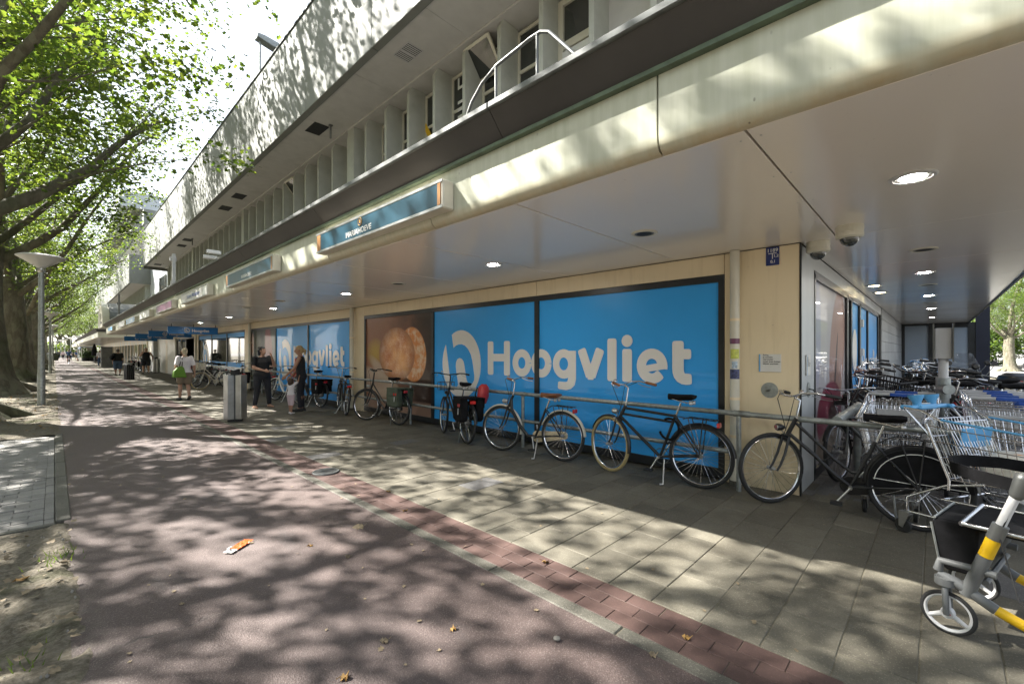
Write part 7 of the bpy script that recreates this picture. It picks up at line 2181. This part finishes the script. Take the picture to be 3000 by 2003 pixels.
MB().add([(-.24, -.09, .02), (.22, -.09, 0), (.22, .09, 0), (-.24, .09, .02), (-.20, -.06, .24), (.15, -.05, .33), (.15, .05, .33), (-.20, .06, .24), (-.05, -.02, .38), (.10, -.02, .40), (.10, .02, .40), (-.05, .02, .38)],
         [(3, 2, 1, 0), (0, 1, 5, 4), (1, 2, 6, 5), (2, 3, 7, 6), (3, 0, 4, 7), (4, 5, 9, 8), (5, 6, 10, 9), (6, 7, 11, 10), (7, 4, 8, 11), (8, 9, 10, 11)]).build('body', M['bag_lime'], gb_, bevel=.02)
MB().tube([(.0, .02, .37), (.08, .06, .55), (.10, .10, .72)], .012, 6).tube([(.08, -.02, .39), (.12, .03, .56), (.13, .06, .71)], .012, 6).build('strap', M['bag_black'], gb_)
person('heavy person in black T-shirt and denim shorts with a shoulder bag', (2.85, 38.2, 0), R(6), 1.70, 1.3, None, ((-.09, .06), (.09, -.06)), None, (0, 0), 0, 0, 0, 'cloth_black', .8, 'denim', 'knee', 'hair_brown', 'crop', 'skin', 'black', 1.2, voxel=.02)
sb = thing('shoulder_bag', 'dark shoulder bag on the left side of the person in denim shorts', 'bag', (2.52, 38.15, 1.0), (0, R(15), 0))
MB().loft([(0, 0, 0, .10, .2), (0, 0, .3, .12, .22), (.06, 0, .42, .03, .1)], 10).build('body', M['bag_black'], sb, smooth=50)
MB().tube([(.06, .05, .4), (.14, 0, .5), (.06, -.05, .4)], .015, 6).build('strap', M['bag_black'], sb)
person('heavy man in black vest with hand at his mouth by the far bikes', (4.46, 40.0, 0), R(170), 1.80, 1.38, {1: ((.30, .10, 1.15), (.10, .22, 1.42), (-.3, .1, .9)), -1: ((-.34, -.05, 1.12), (-.35, .05, .88), (0, .2, -1))}, ((-.14, 0), (.14, 0)), None, (0, 0), 0, 0, 0, 'cloth_black', 0, 'cloth_navy', 'short', 'hair_brown', 'crop', 'skin', 'black', 1.0, voxel=.02)
person('person in light top and jeans walking this way by the grey pillar', (3.15, 60, 0), R(185), 1.72, 1.05, None, ((-.09, .08), (.09, -.08)), None, (0, 0), 0, 0, 0, 'cloth_white', .9, 'denim', 'long', 'hair_dark', 'bob', 'skin_tan', 'white', 1.0, voxel=.03)
person('child in red beyond the grey pillar near the far windows', (5.0, 76, 0), R(180), 1.25, 1.0, None, ((-.09, .05), (.09, -.05)), None, (0, 0), 0, 0, 0, 'red', .8, 'cloth_navy', 'short', 'hair_dark', 'crop', 'skin', 'white', 1.0, voxel=.03)
person('woman in black standing in the dark shop entrance', (5.15, 31.6, 0), R(140), 1.65, .95, {-1: ((-.24, .14, 1.15), (-.12, .2, 1.40), (.3, .1, .9))}, ((-.1, 0), (.1, 0)), None, (0, 0), 0, 0, 0, 'cloth_black', .3, 'cloth_navy', 'long', 'hair_dark', 'bob', 'skin_tan', 'black', 1.0, voxel=.02)
# cyclist: rider on a copy of a bicycle
cyb = bcopy(protoB, (1.25, 79, 0), R(92), 'bicycle ridden away down the path by the person in blue', 0)
cyb['group'] = 'ridden bicycles'
person('cyclist in blue riding away down the middle of the path', (1.25, 78.8, .12), R(2), 1.72, 1.05, {1: ((.24, .25, 1.10), (.24, .45, 1.0), (0, 1, -.1)), -1: ((-.24, .25, 1.10), (-.24, .45, 1.0), (0, 1, -.1))}, ((-.10, .15), (.10, .30)), ((-.12, .26, .55), (.12, .38, .68)), (.0, .22), .12, 0, 0, 'cloth_blue', .7, 'cloth_navy', 'short', 'hair_dark', 'crop', 'skin', 'black', 1.0, voxel=.03)
for i, (x, y, a, tp, lw, nm) in enumerate(((2.0, 112, 10, 'cloth_white', 'denim', 'tiny distant walker in white on the path, left of the far lamps'), (2.9, 118, 180, 'cloth_blue', 'cloth_khaki', 'tiny distant walker in blue by the far lamp posts'), (1.2, 128, 0, 'cloth_pink', 'cloth_navy', 'tiny distant walker in pink far down the path'), (0.7, 140, 180, 'cloth_black', 'denim', 'farthest tiny walker in dark clothes at the end of the path'))):
    person(nm, (x, y, 0), R(a), 1.72, 1.05, None, ((-.09, .1), (.09, -.1)), None, (0, 0), 0, 0, 0, tp, .8, lw, 'long', 'hair_brown', 'crop', 'skin', 'black', 1.0, voxel=.04)
t = thing('toy_dog', 'small dog standing by the people near the far lamp posts', 'dog', (2.5, 96, 0), (0, 0, R(95)))
mb = MB().capsule((-.22, 0, .30), (.18, 0, .32), .10, .12, 10).capsule((.18, 0, .36), (.30, 0, .46), .07, .06, 10).capsule((.30, 0, .48), (.40, 0, .46), .07, .04, 10).capsule((-.30, 0, .36), (-.40, 0, .50), .025, .015, 8)
for s_ in (-.06, .06):
    mb.capsule((.14, s_, .28), (.15, s_, .03), .04, .025, 8); mb.capsule((-.20, s_, .28), (-.15, s_, .20), .06, .04, 8); mb.capsule((-.15, s_, .20), (-.23, s_, .13), .035, .026, 8); mb.capsule((-.23, s_, .13), (-.21, s_, .02), .024, .022, 8); mb.capsule((.29, s_ * .8, .54), (.27, s_ * 1.1, .48), .02, .014, 6)
organic(mb, 'body', M['tan_leather'], t, .02)
